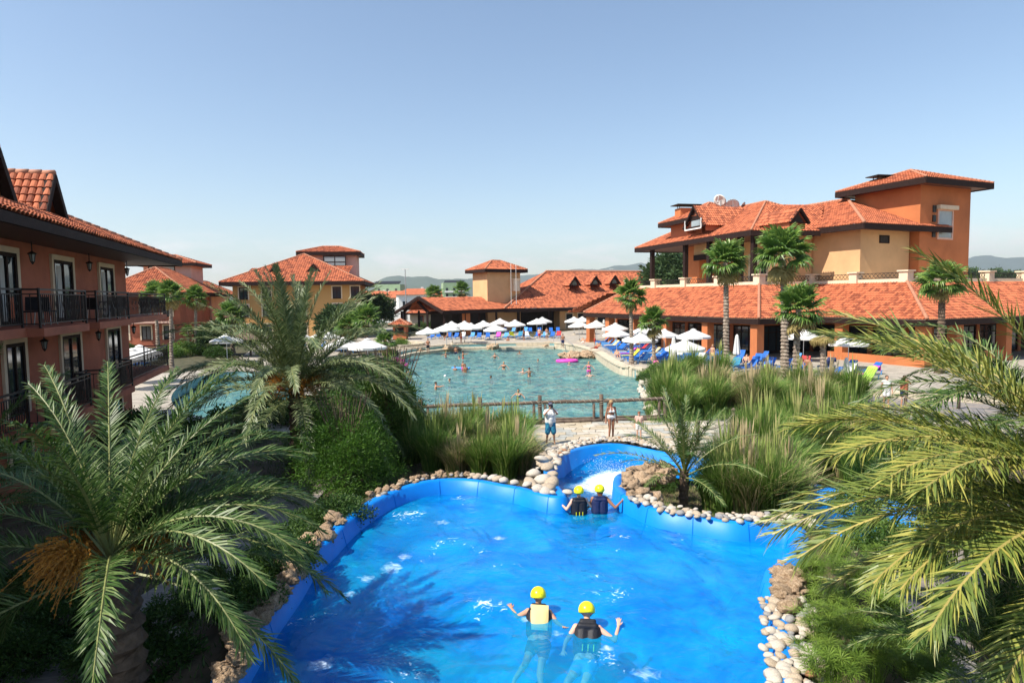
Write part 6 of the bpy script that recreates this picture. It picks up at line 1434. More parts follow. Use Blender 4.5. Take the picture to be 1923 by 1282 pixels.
mb.bar(j['head']+f*.1-rt*.08+up*.014, j['head']+f*.1+rt*.08+up*.014, .008); mb.build('sunglasses', 'black', WO)
mb = MB(); mb.ball(j['head']+f*.088-up*.05, (.022, .008, .006), 8, 5); mb.build('mouth', 'red', WO)
mb = MB()
for s in (-1, 1): mb.ball(j['chest']+f*.092+rt*s*.068-up*.02, .060, 12, 8); mb.bar(j['chest']+f*.12+rt*s*.07+up*.03, j['neck']+f*.02+rt*s*.04, .018)
mb.lathe([(.001, 0)], (0, 0, 0), 3)
for k in range(24): a0, a1 = 2*pi*k/24, 2*pi*(k+1)/24; mb.bar(j['chest']+Vector((.178*cos(a0), .118*sin(a0), -.045)), j['chest']+Vector((.178*cos(a1), .118*sin(a1), -.045)), .016)
mb.build('bikini_top', 'white', WO, smooth=True)
link('bikini_bottom', shell(j, [(j['hiL']+up*.055, j['hiR']+up*.055, .096, .096), (j['pelvis']-up*.0, j['pelvis']-up*.11, .075, .03)], .016, 'bikini_bottom', 'white', .012), WO)
# --- boy
j = J(); p = G(1200, 826, 0); BO = thing('person', 'red haired boy in a pale pink shirt behind the small palm', 'person', (p.x, p.y, .04), None, False); BO.rotation_euler = (0, 0, pi-.2); BO.scale = (.70, .70, .68)
mb, f, up, rt, rm = body_mb(j); link('body', remesh(mb, 'body', 'skin_pale', .012, 3), BO); link('hair', hairmesh(j, f, up, rm, m='hair_red', bulk=1.1), BO); face_bits(BO, j, f, up, rt, rm, BO)
link('shirt', shell(j, [(j['chest']+rt*.07, j['pelvis']+rt*.07, .11, .11), (j['chest']-rt*.07, j['pelvis']-rt*.07, .11, .11), (j['shL'], j['shR'], .065, .065), (j['shL'], lerpv(j['shL'], j['elL'], .4), .06, .055), (j['shR'], lerpv(j['shR'], j['elR'], .4), .06, .055)], .015, 'shirt', 'stucco_pink'), BO)
link('shorts', shell(j, [(j['hiL'], lerpv(j['hiL'], j['knL'], .6), .10, .085), (j['hiR'], lerpv(j['hiR'], j['knR'], .6), .10, .085), (j['hiL'], j['hiR'], .11, .11)], .018, 'shorts', 'white'), BO)
mb = MB(); mb.ball((.12, .07, .02), (.06, .15, .05), 8, 6); mb.ball((-.12, .07, .02), (.06, .15, .05), 8, 6); mb.build('sandals', 'red', BO)
# --- helmeted swimmers
def helmet(t, j, f, up, rm):
    h = j['head']; mb = MB(); n, r_ = 24, 12; vs = []; 
    for i in range(r_+1):
        th = (pi*.60)*i/r_
        for k in range(n): a = 2*pi*k/n; vs.append(h+up*.035+rm @ Vector((.122*sin(th)*cos(a), .140*sin(th)*sin(a), .128*cos(th))))
    mb.add(vs, [(i*n+k, (i+1)*n+k, (i+1)*n+(k+1) % n, i*n+(k+1) % n) for i in range(r_) for k in range(n)])
    hm = mb.build('helmet', 'yellow', t, smooth=True)
    sd = hm.modifiers.new('t', 'SOLIDIFY'); sd.thickness = -.012
    for th, a in ((.9, -1.57), (.9, -2.5), (.9, -.65), (1.45, -1.9), (1.45, -1.2), (.35, -1.57), (1.2, 0), (1.2, 3.14)):
        c_ = h+up*.035+rm @ Vector((.124*sin(th)*cos(a), .142*sin(th)*sin(a), .130*cos(th))); mb = MB(); mb.ball(c_, .011, 8, 5); mb.build('vent_hole', 'black', hm)
def vest(t, j, f, up, rt, m='black', back=None, straps=True):
    segs = [(j['chest']+rt*.085+up*.05, j['waist']+rt*.085-up*.02, .115, .115), (j['chest']-rt*.085+up*.05, j['waist']-rt*.085-up*.02, .115, .115), (j['chest']+rt*.11+up*.09, j['chest']-rt*.11+up*.09, .075, .075)]
    def ex(mb):
        c_ = j['neck']+up*.02-f*.075; 
        cap(mb, c_-rt*.10, c_+rt*.10, .035, .035); cap(mb, c_-rt*.12-up*.08, c_+rt*.12-up*.08, .05, .05)
        for s in (-1, 1): cap(mb, j['neck']+rt*s*.115-f*.03, j['neck']+rt*s*.12+f*.06-up*.03, .028, .03)
    link('life_vest', shell(j, segs, .022, 'life_vest', m, .012, ex), t)
    if back:
        rmx = Matrix((rt, f, up)).transposed(); mb = MB(); bm_c = j['chest']-f*.145-up*.02; n = 7; vs = []
        for a_ in range(n+1):
            for b_ in range(n+1):
                x, z = (a_/n-.5)*.30, (b_/n-.5)*.40; w_ = 1-.25*max(0, -(b_/n-.5)); vs.append(bm_c+rt*x*w_+up*z-f*(.03*(1-(2*a_/n-1)**4)*(1-(2*b_/n-1)**4)))
        mb.add(vs, [(a_*(n+1)+b_, (a_+1)*(n+1)+b_, (a_+1)*(n+1)+b_+1, a_*(n+1)+b_+1) for a_ in range(n) for b_ in range(n)]); mb.build('back_panel', back, t, smooth=True)
    elif straps:
        for s in (-1, 0, 1): 
            a = j['waist']-f*.142+rt*s*.085+up*.04; mb = MB(); mb.bar(a, a-up*.10, .016, .010); mb.build('strap', 'yellow', t)
def swimmer(label, px, py, headz, jj, yaw, sc, skin, vm='black', back=None, straps=True, suit='navy', anchor='head', hair=None):
    j = J(**jj); hp = G(px, py, headz); Rz = Matrix.Rotation(yaw, 3, 'Z'); off = Rz @ (j['head']*sc); base = Vector((hp.x-off.x, hp.y-off.y, headz-.04-off.z))
    t = thing('person', label, 'person', tuple(base), 'helmeted riders in the raised pool', False); t.rotation_euler = (0, 0, yaw); t.scale = (sc, sc, sc)
    mb, f, up, rt, rm = body_mb(j); link('body', remesh(mb, 'body', skin, .009, 3), t)
    link('swimsuit', shell(j, [(j['hiL'], lerpv(j['hiL'], j['knL'], .35), .09, .085), (j['hiR'], lerpv(j['hiR'], j['knR'], .35), .09, .085), (j['hiL'], j['hiR'], .10, .10)], .014, 'swimsuit', suit), t)
    tv = (j['chest']-j['waist']).normalized(); vest(t, j, (f-tv*f.dot(tv)).normalized(), tv, rt, vm, back, straps); helmet(t, j, f, up, rm)
    mb = MB()
    for s in (-1, 1): mb.bar(j['head']+rt*s*.10+up*.0, j['head']-up*.11+f*.03, .014, .006)
    mb.build('chin_strap', 'black', t)
    if hair: link('hair', hairmesh(j, f, up, rm, .12, m=hair, bulk=.95), t)
    face_bits(t, j, f, up, rt, rm, t)
    return t
swimmer('rider in yellow helmet and cream-backed vest, left hand raised', 1011, 1116, ZW+.30,
        dict(head=(0, .42, 1.40), neck=(0, .36, 1.24), chest=(0, .27, 1.10), waist=(-.01, .13, .95), pelvis=(-.03, -.03, .84), shL=(-.18, .34, 1.19), shR=(.18, .32, 1.17), elL=(-.36, .38, 1.08), elR=(.30, .20, 1.06), wrL=(-.46, .58, 1.12), wrR=(.37, .02, 1.10), handL=(-.3, .9, .25), hiL=(-.12, -.05, .82), hiR=(.08, -.07, .82), knL=(-.25, -.42, .72), knR=(-.02, -.40, .55), anL=(-.42, -.80, .70), anR=(.0, -.72, .42), toeL=(-.5, -.95, .62), toeR=(.02, -.88, .36), face=(0, 1, 0)), 0, .98, 'skin', 'black', 'vest_cream', False, 'black')
swimmer('rider in yellow helmet and black vest, right hand raised out of the water', 1102, 1145, ZW+.27,
        dict(head=(0, .42, 1.40), neck=(0, .34, 1.26), chest=(0, .25, 1.12), waist=(-.02, .10, .97), pelvis=(-.06, -.07, .86), shL=(-.18, .32, 1.21), shR=(.18, .31, 1.20), elL=(-.34, .16, 1.06), elR=(.42, .18, 1.08), wrL=(-.38, -.05, 1.04), wrR=(.50, .42, 1.18), handR=(.1, .7, .6), hiL=(-.14, -.10, .84), hiR=(.04, -.10, .84), knL=(-.34, -.42, .76), knR=(-.10, -.46, .74), anL=(-.44, -.82, .64), anR=(-.22, -.84, .56), toeL=(-.50, -.98, .60), toeR=(-.27, -1.0, .50), face=(0, 1, 0)), -.06, 1.0, 'skin_pale', 'black', None, True, 'blue_light')
swimmer('rider in yellow helmet and black vest at the left of the water gap', 1087, 921, ZW+.56,
        dict(shL=(-.17, 0, 1.40), elL=(-.33, -.10, 1.20), wrL=(-.44, .10, 1.26), handL=(-.5, .6, .1), elR=(.32, .04, 1.22), wrR=(.38, .22, 1.12), knL=(-.1, .25, .62), knR=(.1, .25, .62), anL=(-.1, .0, .25), anR=(.1, .0, .25)), 0, .92, 'skin_pale')
swimmer('brown haired rider in yellow helmet, arm stretched to the right rim of the gap', 1126, 918, ZW+.58,
        dict(elR=(.40, -.12, 1.20), wrR=(.62, .10, 1.32), handR=(.5, .7, .4), elL=(-.28, .05, 1.18), wrL=(-.30, .25, 1.08), knL=(-.1, .25, .62), knR=(.1, .25, .62), anL=(-.1, .0, .25), anR=(.1, .0, .25)), 0, .92, 'skin_tan', 'navy', None, False, 'navy', hair='hair_red')
# --- lagoon bathers and sunbathers
POSES = {}
def mkpose(k, j, fem=False):
    mb, f, up, rt, rm = body_mb(j, fem, False, True); b = remesh(mb, 'body', 'skin', .022, 2); h = hairmesh(j, f, up, rm, .12 if fem else 0, .025)
    s = shell(j, [(j['hiL'], lerpv(j['hiL'], j['knL'], .3 if fem else .6), .09, .085), (j['hiR'], lerpv(j['hiR'], j['knR'], .3 if fem else .6), .09, .085), (j['hiL'], j['hiR'], .10, .10)], .016, 'swimsuit', 'navy', .024)
    tp_ = None
    if fem:
        m_ = MB()
        for sg in (-1, 1): m_.ball(j['chest']+f*.095+rt*sg*.068-up*.02, .062, 8, 6)
        for q in range(16): a0, a1 = 2*pi*q/16, 2*pi*(q+1)/16; m_.bar(j['chest']+rt*.18*cos(a0)+f*.12*sin(a0)-up*.045, j['chest']+rt*.18*cos(a1)+f*.12*sin(a1)-up*.045, .03)
        oo_ = m_.build('bikini_top', 'navy'); tp_ = oo_.data; bpy.data.objects.remove(oo_)
    POSES[k] = (b, h, s, tp_)
mkpose('stand', J()); mkpose('standf', J(), True)
mkpose('out', J(elL=(-.42, .05, 1.32), elR=(.42, .05, 1.32), wrL=(-.60, .16, 1.22), wrR=(.60, .16, 1.22))); mkpose('outf', J(elL=(-.38, .05, 1.25), elR=(.38, .05, 1.25), wrL=(-.50, .2, 1.10), wrR=(.50, .2, 1.10)), True)
mkpose('reach', J(elL=(-.22, .28, 1.36), elR=(.24, .26, 1.36), wrL=(-.16, .55, 1.40), wrR=(.2, .52, 1.42)))
mkpose('sit', J(hiL=(-.09, 0, .92), knL=(-.13, .42, .98), knR=(.13, .42, .98), anL=(-.13, .5, .55), anR=(.13, .5, .55), wrL=(-.15, .4, 1.0), wrR=(.15, .4, 1.0), elL=(-.26, .12, 1.12), elR=(.26, .12, 1.12)))
mkpose('lie', J(head=(0, -.62, .95), neck=(0, -.50, .88), chest=(0, -.36, .74), waist=(0, -.20, .60), pelvis=(0, -.05, .50), shL=(-.18, -.44, .85), shR=(.18, -.44, .85), elL=(-.26, -.22, .66), elR=(.26, -.22, .66), wrL=(-.24, .02, .58), wrR=(.24, .02, .58), hiL=(-.09, 0, .50), hiR=(.09, 0, .50), knL=(-.1, .42, .60), knR=(.1, .42, .50), anL=(-.1, .82, .47), anR=(.1, .85, .47), face=(0, .8, .6)))
vmesh = {}
def variant(me, m):
    k_ = (me.name, m)
    if k_ not in vmesh: x = me.copy(); x.materials.clear(); x.materials.append(M[m]); vmesh[k_] = x
    return vmesh[k_]
def person(pose, pos, yaw, sc, skin, hair, suit, label, group):
    b, h, s, tp_ = POSES[pose]; t = thing('person', label, 'person', tuple(pos), group, False); t.rotation_euler = (0, 0, yaw); t.scale = (sc, sc, sc)
    link('body', variant(b, skin), t); link('hair', variant(h, hair), t); link('swimsuit', variant(s, suit), t)
    if tp_: link('bikini_top', variant(tp_, suit), t)
    return t
def z3(x, y): return 740+x/3.77, 460+y/3.77
LB = [  # zoom coordinates of head top, emergence above water, pose, yaw, skin, hair, suit, size, label
 (103,872,.42,'stand',1,'skin','hair','navy',1,'bather with only head and shoulders out, at the left edge of the lagoon'),
 (365,755,.8,'out',.5,'skin','hair_blond','teal',.8,'bather splashing beside the rocks at the far left of the lagoon'),
 (437,716,.9,'stand',3,'skin_tan','hair','navy',.9,'bather standing by the far rocks, left of the reaching one'),
 (487,748,.9,'reach',-1.3,'skin_tan','hair','red',1,'bather reaching to the right by the far left rocks'),
 (460,783,.35,'stand',2,'skin','hair','navy',1,'bather with head just out, in front of the reaching one'),
 (431,852,.45,'stand',3,'skin_tan','hair','navy',.9,'dark haired child at the left end of the blue air mattress'),
 (503,840,.85,'stand',3.3,'skin_tan','hair','red',1.05,'adult holding a child beside the blue air mattress'),
 (487,820,1.0,'stand',2.6,'skin_tan','hair_red','pink',.75,'child in pink held up by an adult near the blue air mattress'),
 (295,965,.65,'reach',-1.4,'skin','hair','navy',1,'man stretching both arms to the right for the ball'),
 (393,942,.26,'stand',2,'skin','hair','navy',1,'lone head in the water right of the man with outstretched arms'),
 (685,922,.26,'stand',1,'skin_tan','hair','navy',1,'lone dark head in the middle left of the lagoon'),
 (713,762,.62,'outf',3.1,'skin','hair','black',.95,'bather waist deep in the middle far part of the lagoon'),
 (776,824,.75,'outf',3.1,'skin','hair_blond','black',1,'blonde woman in dark bikini with arms spread, waist deep'),
 (888,747,.45,'out',3.1,'skin_tan','hair','navy',1,'bather by the far ledge with shoulders out'),
 (957,864,.75,'out',.6,'skin','hair','navy',1.05,'man seen from behind helping another bather float'),
 (912,872,.5,'reach',1.8,'skin_pale','hair_blond','white',.9,'pale bather floating just left of the man seen from behind'),
 (1019,805,.30,'stand',1,'skin','hair_red','navy',1,'reddish head between the floating pair and the pink boat'),
 (1242,772,.7,'sit',3.1,'skin_tan','hair','navy',.9,'person sitting in the pink inflatable boat'),
 (1240,826,.35,'out',3.1,'skin_pale','hair_blond','navy',1,'pale bather in the water in front of the pink boat'),
 (1378,822,.95,'outf',3.1,'skin','hair_blond','pink',1,'woman standing thigh deep near the curved wall'),
 (1386,893,.45,'out',0,'skin_pale','hair_red','navy',1,'sunburnt bather with back to us near the curved wall'),
 (879,1016,.62,'outf',3.0,'skin','hair','teal',1,'bather nearest the log fence, in the middle of the lagoon')]
for x, y, em, pose, yaw, sk, hr, su, sc, lb in LB:
    px, py = z3(x, y); p = G(px, py, ZL+em); person(pose, (p.x, p.y, ZL+em-1.77*sc), yaw, sc, sk, hr, su, lb, 'bathers in the lagoon')
def std(px, py, pose, yaw, sk, hr, su, sc, lb, z=0, grp='people around the lagoon'):
    p = G(px, py, z); person(pose, (p.x, p.y, z), yaw, sc, sk, hr, su, lb, grp)
std(804, 663, 'stand', 3.1, 'skin_tan', 'hair', 'black', 1, 'dark tanned person standing on the far left ledge of the lagoon', -.35)
std(954, 655, 'sit', 3.1, 'skin_tan', 'hair', 'red', 1, 'person sitting on the middle of the far ledge', -1.15)
std(1057, 653, 'stand', 3.1, 'skin_tan', 'hair', 'navy', 1, 'person in dark shorts standing on the lagoon steps by the handrail', -.1)
std(1013, 638, 'stand', 0, 'skin_pale', 'hair', 'red', 1, 'man in red shorts standing between far loungers')
std(1027, 637, 'stand', .4, 'skin', 'hair', 'white', 1, 'person in white shorts right of the man in red shorts')
std(984, 639, 'stand', 1, 'skin_tan', 'hair', 'navy', 1, 'dark figure standing beside the far parasol pole')
std(866, 645, 'standf', 1, 'skin', 'hair', 'red', 1, 'woman in red standing among the left far loungers')
std(841, 644, 'sit', 2, 'skin_tan', 'hair', 'navy', 1, 'person sitting on a far lounger beside the pink towel', -.5)
std(940, 640, 'sit', 2, 'skin', 'hair', 'red', 1, 'person sitting on the end of a lounger near the middle far parasols', -.5)
std(1117, 650, 'stand', 1.5, 'skin_tan', 'hair', 'red', 1, 'person standing at the curved row of loungers')
std(1324, 688, 'sit', 1.6, 'skin', 'hair', 'black', 1.0, 'sunbather sitting upright by the white parasol, left one', -.5)
std(1338, 683, 'stand', 2.2, 'skin', 'hair_blond', 'vest_cream', 1.0, 'tall sunbather standing right of the nearest parasol', 0)
std(1415, 560+8, 'stand', 2.2, 'skin', 'hair', 'navy', 1.0, 'x', 7.2) if False else None
pq = E1+uE*18.0+vE*1.6; person('stand', (pq.x, pq.y, zt), 2.5, 1, 'skin_tan', 'hair', 'navy', 'dark figure leaning on the terrace railing above the veranda', 'people around the lagoon')
std(1516, 712, 'sit', 2.6, 'skin_tan', 'hair', 'black', 1.05, 'woman sitting on a blue lounger with knees up, right of the palms', -.45)
for i, (px, py, sk, su) in enumerate(((1120, 661, 'skin_tan', 'red'), (1160, 678, 'skin', 'navy'), (1200, 672, 'skin_tan', 'black'), (1230, 690, 'skin', 'pink'), (1275, 700, 'skin_tan', 'teal'), (1400, 690, 'skin', 'navy'), (1095, 650, 'skin', 'white'))):
    std(px, py, 'lie', random.uniform(2, 3.4), sk, 'hair', su, 1, f'sunbather lying on a lounger of the right bank, {ORD[i]} one drawn up', 0)
# two people behind the right-hand palm frond, one with a camera
j = J(wrL=(-.07, .24, 1.56), elL=(-.27, .16, 1.30), wrR=(.07, .25, 1.55), elR=(.28, .17, 1.30)); mkpose('shoot', j)
for px, py, su, lb, sh, ps in ((1697, 765, 'navy', 'dark haired person with a camera and coral top behind the right palm frond', 'stucco_red', 'shoot'), (1664, 765, 'white', 'person in white left of the dark haired one behind the palm frond', 'white', 'stand')):
    p = G(px, py, 0); t = person(ps, (p.x, p.y, 0), 2.9, 1, 'skin', 'hair', su, lb, None); del_ = t.pop('group') if 'group' in t else None
    mb, f, up, rt, rm = body_mb(j, False, False, False); link('top', shell(j, [(j['chest']+rt*.07, j['pelvis']+rt*.07, .11, .11), (j['chest']-rt*.07, j['pelvis']-rt*.07, .11, .11), (j['shL'], j['shR'], .065, .065)], .02, 'top', sh, .022), t)
# ================================================================== VEGETATION
def npmesh(name, V, F, T, mats, MI=None, smooth=False):
    me = bpy.data.meshes.new(name); me.from_pydata(V.tolist(), [], F); 
    for m in mats: me.materials.append(M[m])
    if MI is not None: me.polygons.foreach_set('material_index', MI)
    a = me.attributes.new('tint', 'FLOAT', 'FACE'); a.data.foreach_set('value', T)
    if smooth: me.polygons.foreach_set('use_smooth', [True]*len(F))
    return me
def frond_mesh(seed, Ln, elev, droop, nl, ll, lw, leafm, rachm, vee=.45, side_curl=0):
    rs = random.Random(seed); N = 22; P = [Vector((0, 0, 0))]; Dv = []
    for i in range(N):
        t = i/(N-1); e = elev-droop*(t**1.35); a = side_curl*t*t; d = Vector((cos(e)*cos(a), cos(e)*sin(a), sin(e))); Dv.append(d); P.append(P[-1]+d*(Ln/(N-1)))
    P = P[:N]
    def at_(t):
        x = t*(N-1); i = min(int(x), N-2); f = x-i; return P[i].lerp(P[i+1], f), Dv[i].lerp(Dv[min(i+1, N-1)], f).normalized()
    V = []; F = []; T = []; MI = []
    for k in range(N):   # rachis: triangular rod
        r = .022*(1-.8*k/(N-1))+.004; d = Dv[k]; s = d.cross(Vector((0, 0, 1))); s = s.normalized() if s.length > .05 else Vector((0, 1, 0)); u = s.cross(d)
        for q in (-s*r, s*r, u*r*.9): V.append(P[k]+q)
    for k in range(N-1):
        for a, b in ((0, 1), (1, 2), (2, 0)): F.append((k*3+a, k*3+b, k*3+3+b, k*3+3+a)); T.append(.5); MI.append(1)
    for i in range(nl):
        t = .14+.86*(i+.5)/nl; 
        for sg in (-1, 1):
            tt = min(.995, t+rs.uniform(-.004, .004)); p, d = at_(tt); s = d.cross(Vector((0, 0, 1))); s = s.normalized() if s.length > .05 else Vector((0, 1, 0)); u = s.cross(d)
            prof = (sin(pi*min(1, .12+.80*tt))**.55)*(1-.25*tt); l = ll*prof*(rs.uniform(.78, 1.1) if rs.random() < .93 else rs.uniform(.35, .7))
            an = R(62-36*tt+rs.gauss(0, 7)); ve = vee*(1-.5*tt)+rs.gauss(0, .3)
            dr = (d*cos(an)+s*sg*sin(an)*cos(ve)+u*sin(ve)*sin(an)).normalized()
            wd = dr.cross(u*cos(ve)-s*sg*sin(ve)).normalized(); w = lw*rs.uniform(.8, 1.15)
            g = rs.uniform(.03, .42)
            a0 = p; a1 = p+dr*l*.5+Vector((0, 0, -g*l*.15)); a2 = p+dr*l+Vector((0, 0, -g*l*.8))
            b = len(V); V += [a0-wd*w*.3, a0+wd*w*.3, a1-wd*w*.5, a1+wd*w*.5, a2]
            F += [(b, b+1, b+3, b+2), (b+2, b+3, b+4)]; tn = rs.random(); T += [tn, tn]; MI += [0, 0]
    return npmesh('frond', np.array([tuple(v) for v in V]), F, T, [leafm, rachm], MI)
def fronds_set(key, Ln, nl, ll, lw, leafm, rachm, classes=((84, 22), (70, 48), (55, 75), (38, 85), (20, 80), (-2, 62))):
    return [[frond_mesh(hash((key, c, k)) % 99991 if False else (sum(map(ord, key))*31+c*7+k), Ln*(1-.12*(c == 0))*random.uniform(.93, 1.05), R(e), R(dr), nl, ll, lw, leafm, rachm, side_curl=random.uniform(-.25, .25)) for k in range(2)] for c, (e, dr) in enumerate(classes)]
def trunk_mesh(h, r0, r1, m='bark', rings=None, boots=True, seed=0):
    rs = random.Random(seed); rings = rings or int(h/.085); seg = 12; vs = []; fs = []
    bx, by = rs.uniform(-.03, .03)*h, rs.uniform(-.03, .03)*h
    for i in range(rings+1):
        t = i/rings; r = r0*(1-t)+r1*t + (.35*r0*(1-t)**8)
        for k in range(seg):
            a = 2*pi*k/seg + (i % 2)*pi/seg; j_ = (1+.16*(1 if (i % 3 == 0) else -.25)+rs.uniform(-.05, .09)) if boots else 1+rs.uniform(-.04, .04); vs.append((r*j_*cos(a)+bx*t*t, r*j_*sin(a)+by*t*t, t*h))
    mb = MB(); mb.add(vs, [(i*seg+k, i*seg+(k+1) % seg, (i+1)*seg+(k+1) % seg, (i+1)*seg+k) for i in range(rings) for k in range(seg)]+[tuple(range(rings*seg, (rings+1)*seg))])
    return mb, (bx, by)
def date_palm(label, c, fset, n, th=None, elevs=None, explicit=(), stalks=0, seed=1, tr=.24, sc=1, group=None, skip=None, tm='bark_dark'):
    """c crown centre; n fronds by golden angle plus explicit (azimuth, class)"""
    rs = random.Random(seed); gz = max(0, TH(c[0], c[1])) if -25 < c[0] < 29 and -7 < c[1] < 31 else 0
    t = thing('date_palm', label, 'palm tree', (c[0], c[1], gz-.05), group, False); h = max(.3, c[2]-gz)
    mb, (bx, by) = trunk_mesh(h, tr*1.1, tr, seed=seed); mb.build('trunk', tm, t)
    nc = len(fset)
    for i in range(n):
        az = i*2.39996+rs.uniform(-.25, .25); f = (i+.5)/n; cl = min(nc-1, int((f**1.0)*nc))
        if skip and skip(az % (2*pi), cl): continue
        o = link('frond', rs.choice(fset[cl]), t); o.location = (bx+.10*cos(az)*f, by+.10*sin(az)*f, h-.25*f+.05); o.rotation_euler = (rs.uniform(-.12, .12), rs.uniform(-.1, .1), az); s_ = sc*rs.uniform(.88, 1.08); o.scale = (s_, s_, s_)
    for az, cl in explicit:
        o = link('frond', rs.choice(fset[cl]), t); o.location = (bx, by, h); o.rotation_euler = (rs.uniform(-.08, .08), 0, R(az)); o.scale = (sc*1.03,)*3
    for k in range(stalks):
        az = rs.uniform(0, 6.28); mb = MB(); b0 = Vector((bx, by, h-.2)); d0 = Vector((cos(az), sin(az), .9)).normalized(); e0 = b0+d0*rs.uniform(.5, .9)*sc
        mb.tube([b0, (b0+e0)/2+Vector((0, 0, .06)), e0], .014, 5)
        for q in range(60):
            dd = Vector((cos(az)+rs.gauss(0, .55), sin(az)+rs.gauss(0, .55), rs.gauss(.25, .5))).normalized(); l = rs.uniform(.3, .65)*sc; s0 = b0.lerp(e0, rs.uniform(.6, 1)); p1 = s0+dd*l*.5; p2 = s0+dd*l+Vector((rs.gauss(0, .04), rs.gauss(0, .04), -l*.35)); mb.tube([s0, p1, p2], [.006, .005, .003], 3, False)
            for z in range(2): w_ = p1.lerp(p2, .3+z*.6); mb.box(w_, (.02, .02, .02), z)
        mb.build('fruit_stalk', 'stalk', t)
    return t
random.seed(77)
FS_A = fronds_set('big', 3.5, 128, .47, .021, 'date_frond', 'rachis_g')
FS_B = fronds_set('mid', 4.3, 100, .52, .027, 'date_frond_mid', 'rachis_g')
FS_C = fronds_set('gold', 3.5, 150, .64, .018, 'date_frond_gold', 'rachis', ((82, 18), (68, 34), (52, 48), (36, 55), (18, 52), (0, 45)))
FS_D = fronds_set('small', 2.1, 60, .34, .018, 'date_frond', 'rachis_g', ((84, 15), (74, 28), (62, 36), (50, 44), (36, 50), (20, 45)))
c1 = D(218, 1035, 8.3); c2 = D(556, 728, 22); c3 = D(2150, 985, 6.6); c4 = D(1284, 880, 17.8); c5 = D(1880, 1250, 7.4); c6 = D(1990, 800, 10.5)
date_palm('large dark green date palm filling the lower left corner, fronds over the pool', c1, FS_A, 52, explicit=[(2, 3), (10, 2), (-14, 3), (-30, 4), (-60, 4), (92, 1), (110, 2), (120, 1), (150, 2), (50, 2), (35, 2), (65, 2), (140, 2), (20, 3), (5, 4), (28, 3), (42, 3), (58, 3), (75, 3)], stalks=14, seed=4, sc=.90, tr=.26, skip=lambda a, c: (3.9 < a < 5.5 and c >= 2) or c == 0)
date_palm('grey green date palm with orange fruit stalks, in front of the yellow block', c2, FS_B, 78, explicit=[(0, 2), (180, 2), (200, 3), (-20, 3), (90, 1), (170, 3), (10, 3), (0, 1), (180, 1), (-8, 3), (188, 2), (195, 4), (210, 3), (172, 4), (185, 3), (5, 4)], stalks=14, seed=9, sc=1.12, tr=.24)
date_palm('yellow green date palm reaching in from the right edge, nearest one', c3, FS_C, 60, explicit=[(178, 3), (170, 2), (190, 4), (160, 3), (205, 4), (150, 2), (185, 2), (172, 4), (198, 3), (165, 1), (182, 4), (166, 4), (155, 3), (193, 3)], seed=5, sc=1.05, skip=lambda a, c: c < 2 or not (1.6 < a < 4.6) or (c >= 4 and a > 3.75))
date_palm('young date palm on the little island beside the water channel', c4, FS_D, 24, seed=6, sc=1.12, tr=.12)
date_palm('dark shaded date palm at the very bottom right', c5, FS_A, 34, seed=7, sc=.62, tr=.14)
date_palm('greener date palm behind the yellow green one at the right edge', c6, FS_A, 46, explicit=[(180, 2), (165, 3), (195, 3), (150, 2)], skip=lambda a, c: c < 2, seed=8, sc=1.0)
date_palm('short date palm standing left of the large one at the left edge', D(-90, 940, 10.5), FS_A, 26, explicit=[(0, 2), (20, 3), (-20, 3)], seed=12, sc=.9)
# fan palms
def fan_leaf(seed, rad, pet, m, hang=0):
    rs = random.Random(seed); V = []; F = []; T = []; MI = []
    n = 26; k0 = 3
    pts = [Vector((0, 0, 0)), Vector((pet*.5, 0, pet*.04)), Vector((pet, 0, 0))]
    for i, p in enumerate(pts):
        for q in ((0, -.02, 0), (0, .02, 0), (0, 0, .02)): V.append(p+Vector(q))
    for i in range(2):
        for a, b in ((0, 1), (1, 2), (2, 0)): F.append((i*3+a, i*3+b, i*3+3+b, i*3+3+a)); T.append(.6); MI.append(1)
    for i in range(n):
        a = R(-125+250*(i+.5)/n)+rs.uniform(-.03, .03); l = rad*(1-.25*abs((i+.5)/n-.5)*2)*rs.uniform(.9, 1.08)
        d = Vector((cos(a), sin(a), .10-.0*abs(a))); w = Vector((-sin(a), cos(a), 0)); o = pts[2]; fold = .02*(1 if i % 2 else -1)
        b = len(V); dr = rs.uniform(.25, .6)*(1+hang)
        q = [o, o+d*l*.5+Vector((0, 0, -.05*l)), o+d*l*.80+Vector((0, 0, -dr*.22*l)), o+d*l*.98+Vector((0, 0, -dr*.62*l))]
        wd = [.012, rad*.075, rad*.042, .006]
        for p, ww in zip(q, wd): V += [p-w*ww+Vector((0, 0, fold)), p+w*ww-Vector((0, 0, fold))]
        for j_ in range(3): F.append((b+j_*2, b+j_*2+1, b+j_*2+3, b+j_*2+2)); T.append(rs.random()*.8+.1*j_); MI.append(0)
    return npmesh('fan_leaf', np.array([tuple(v) for v in V]), F, T, [m, 'rachis'], MI)
FL = [fan_leaf(i, 1.05, 1.0, 'fan_leaf') for i in range(4)]; FLH = [fan_leaf(10+i, 1.0, 1.0, 'fan_leaf', 1.0) for i in range(2)]; FLD = [fan_leaf(20+i, .95, .8, 'fan_dry', 1.6) for i in range(2)]
TRK = {}
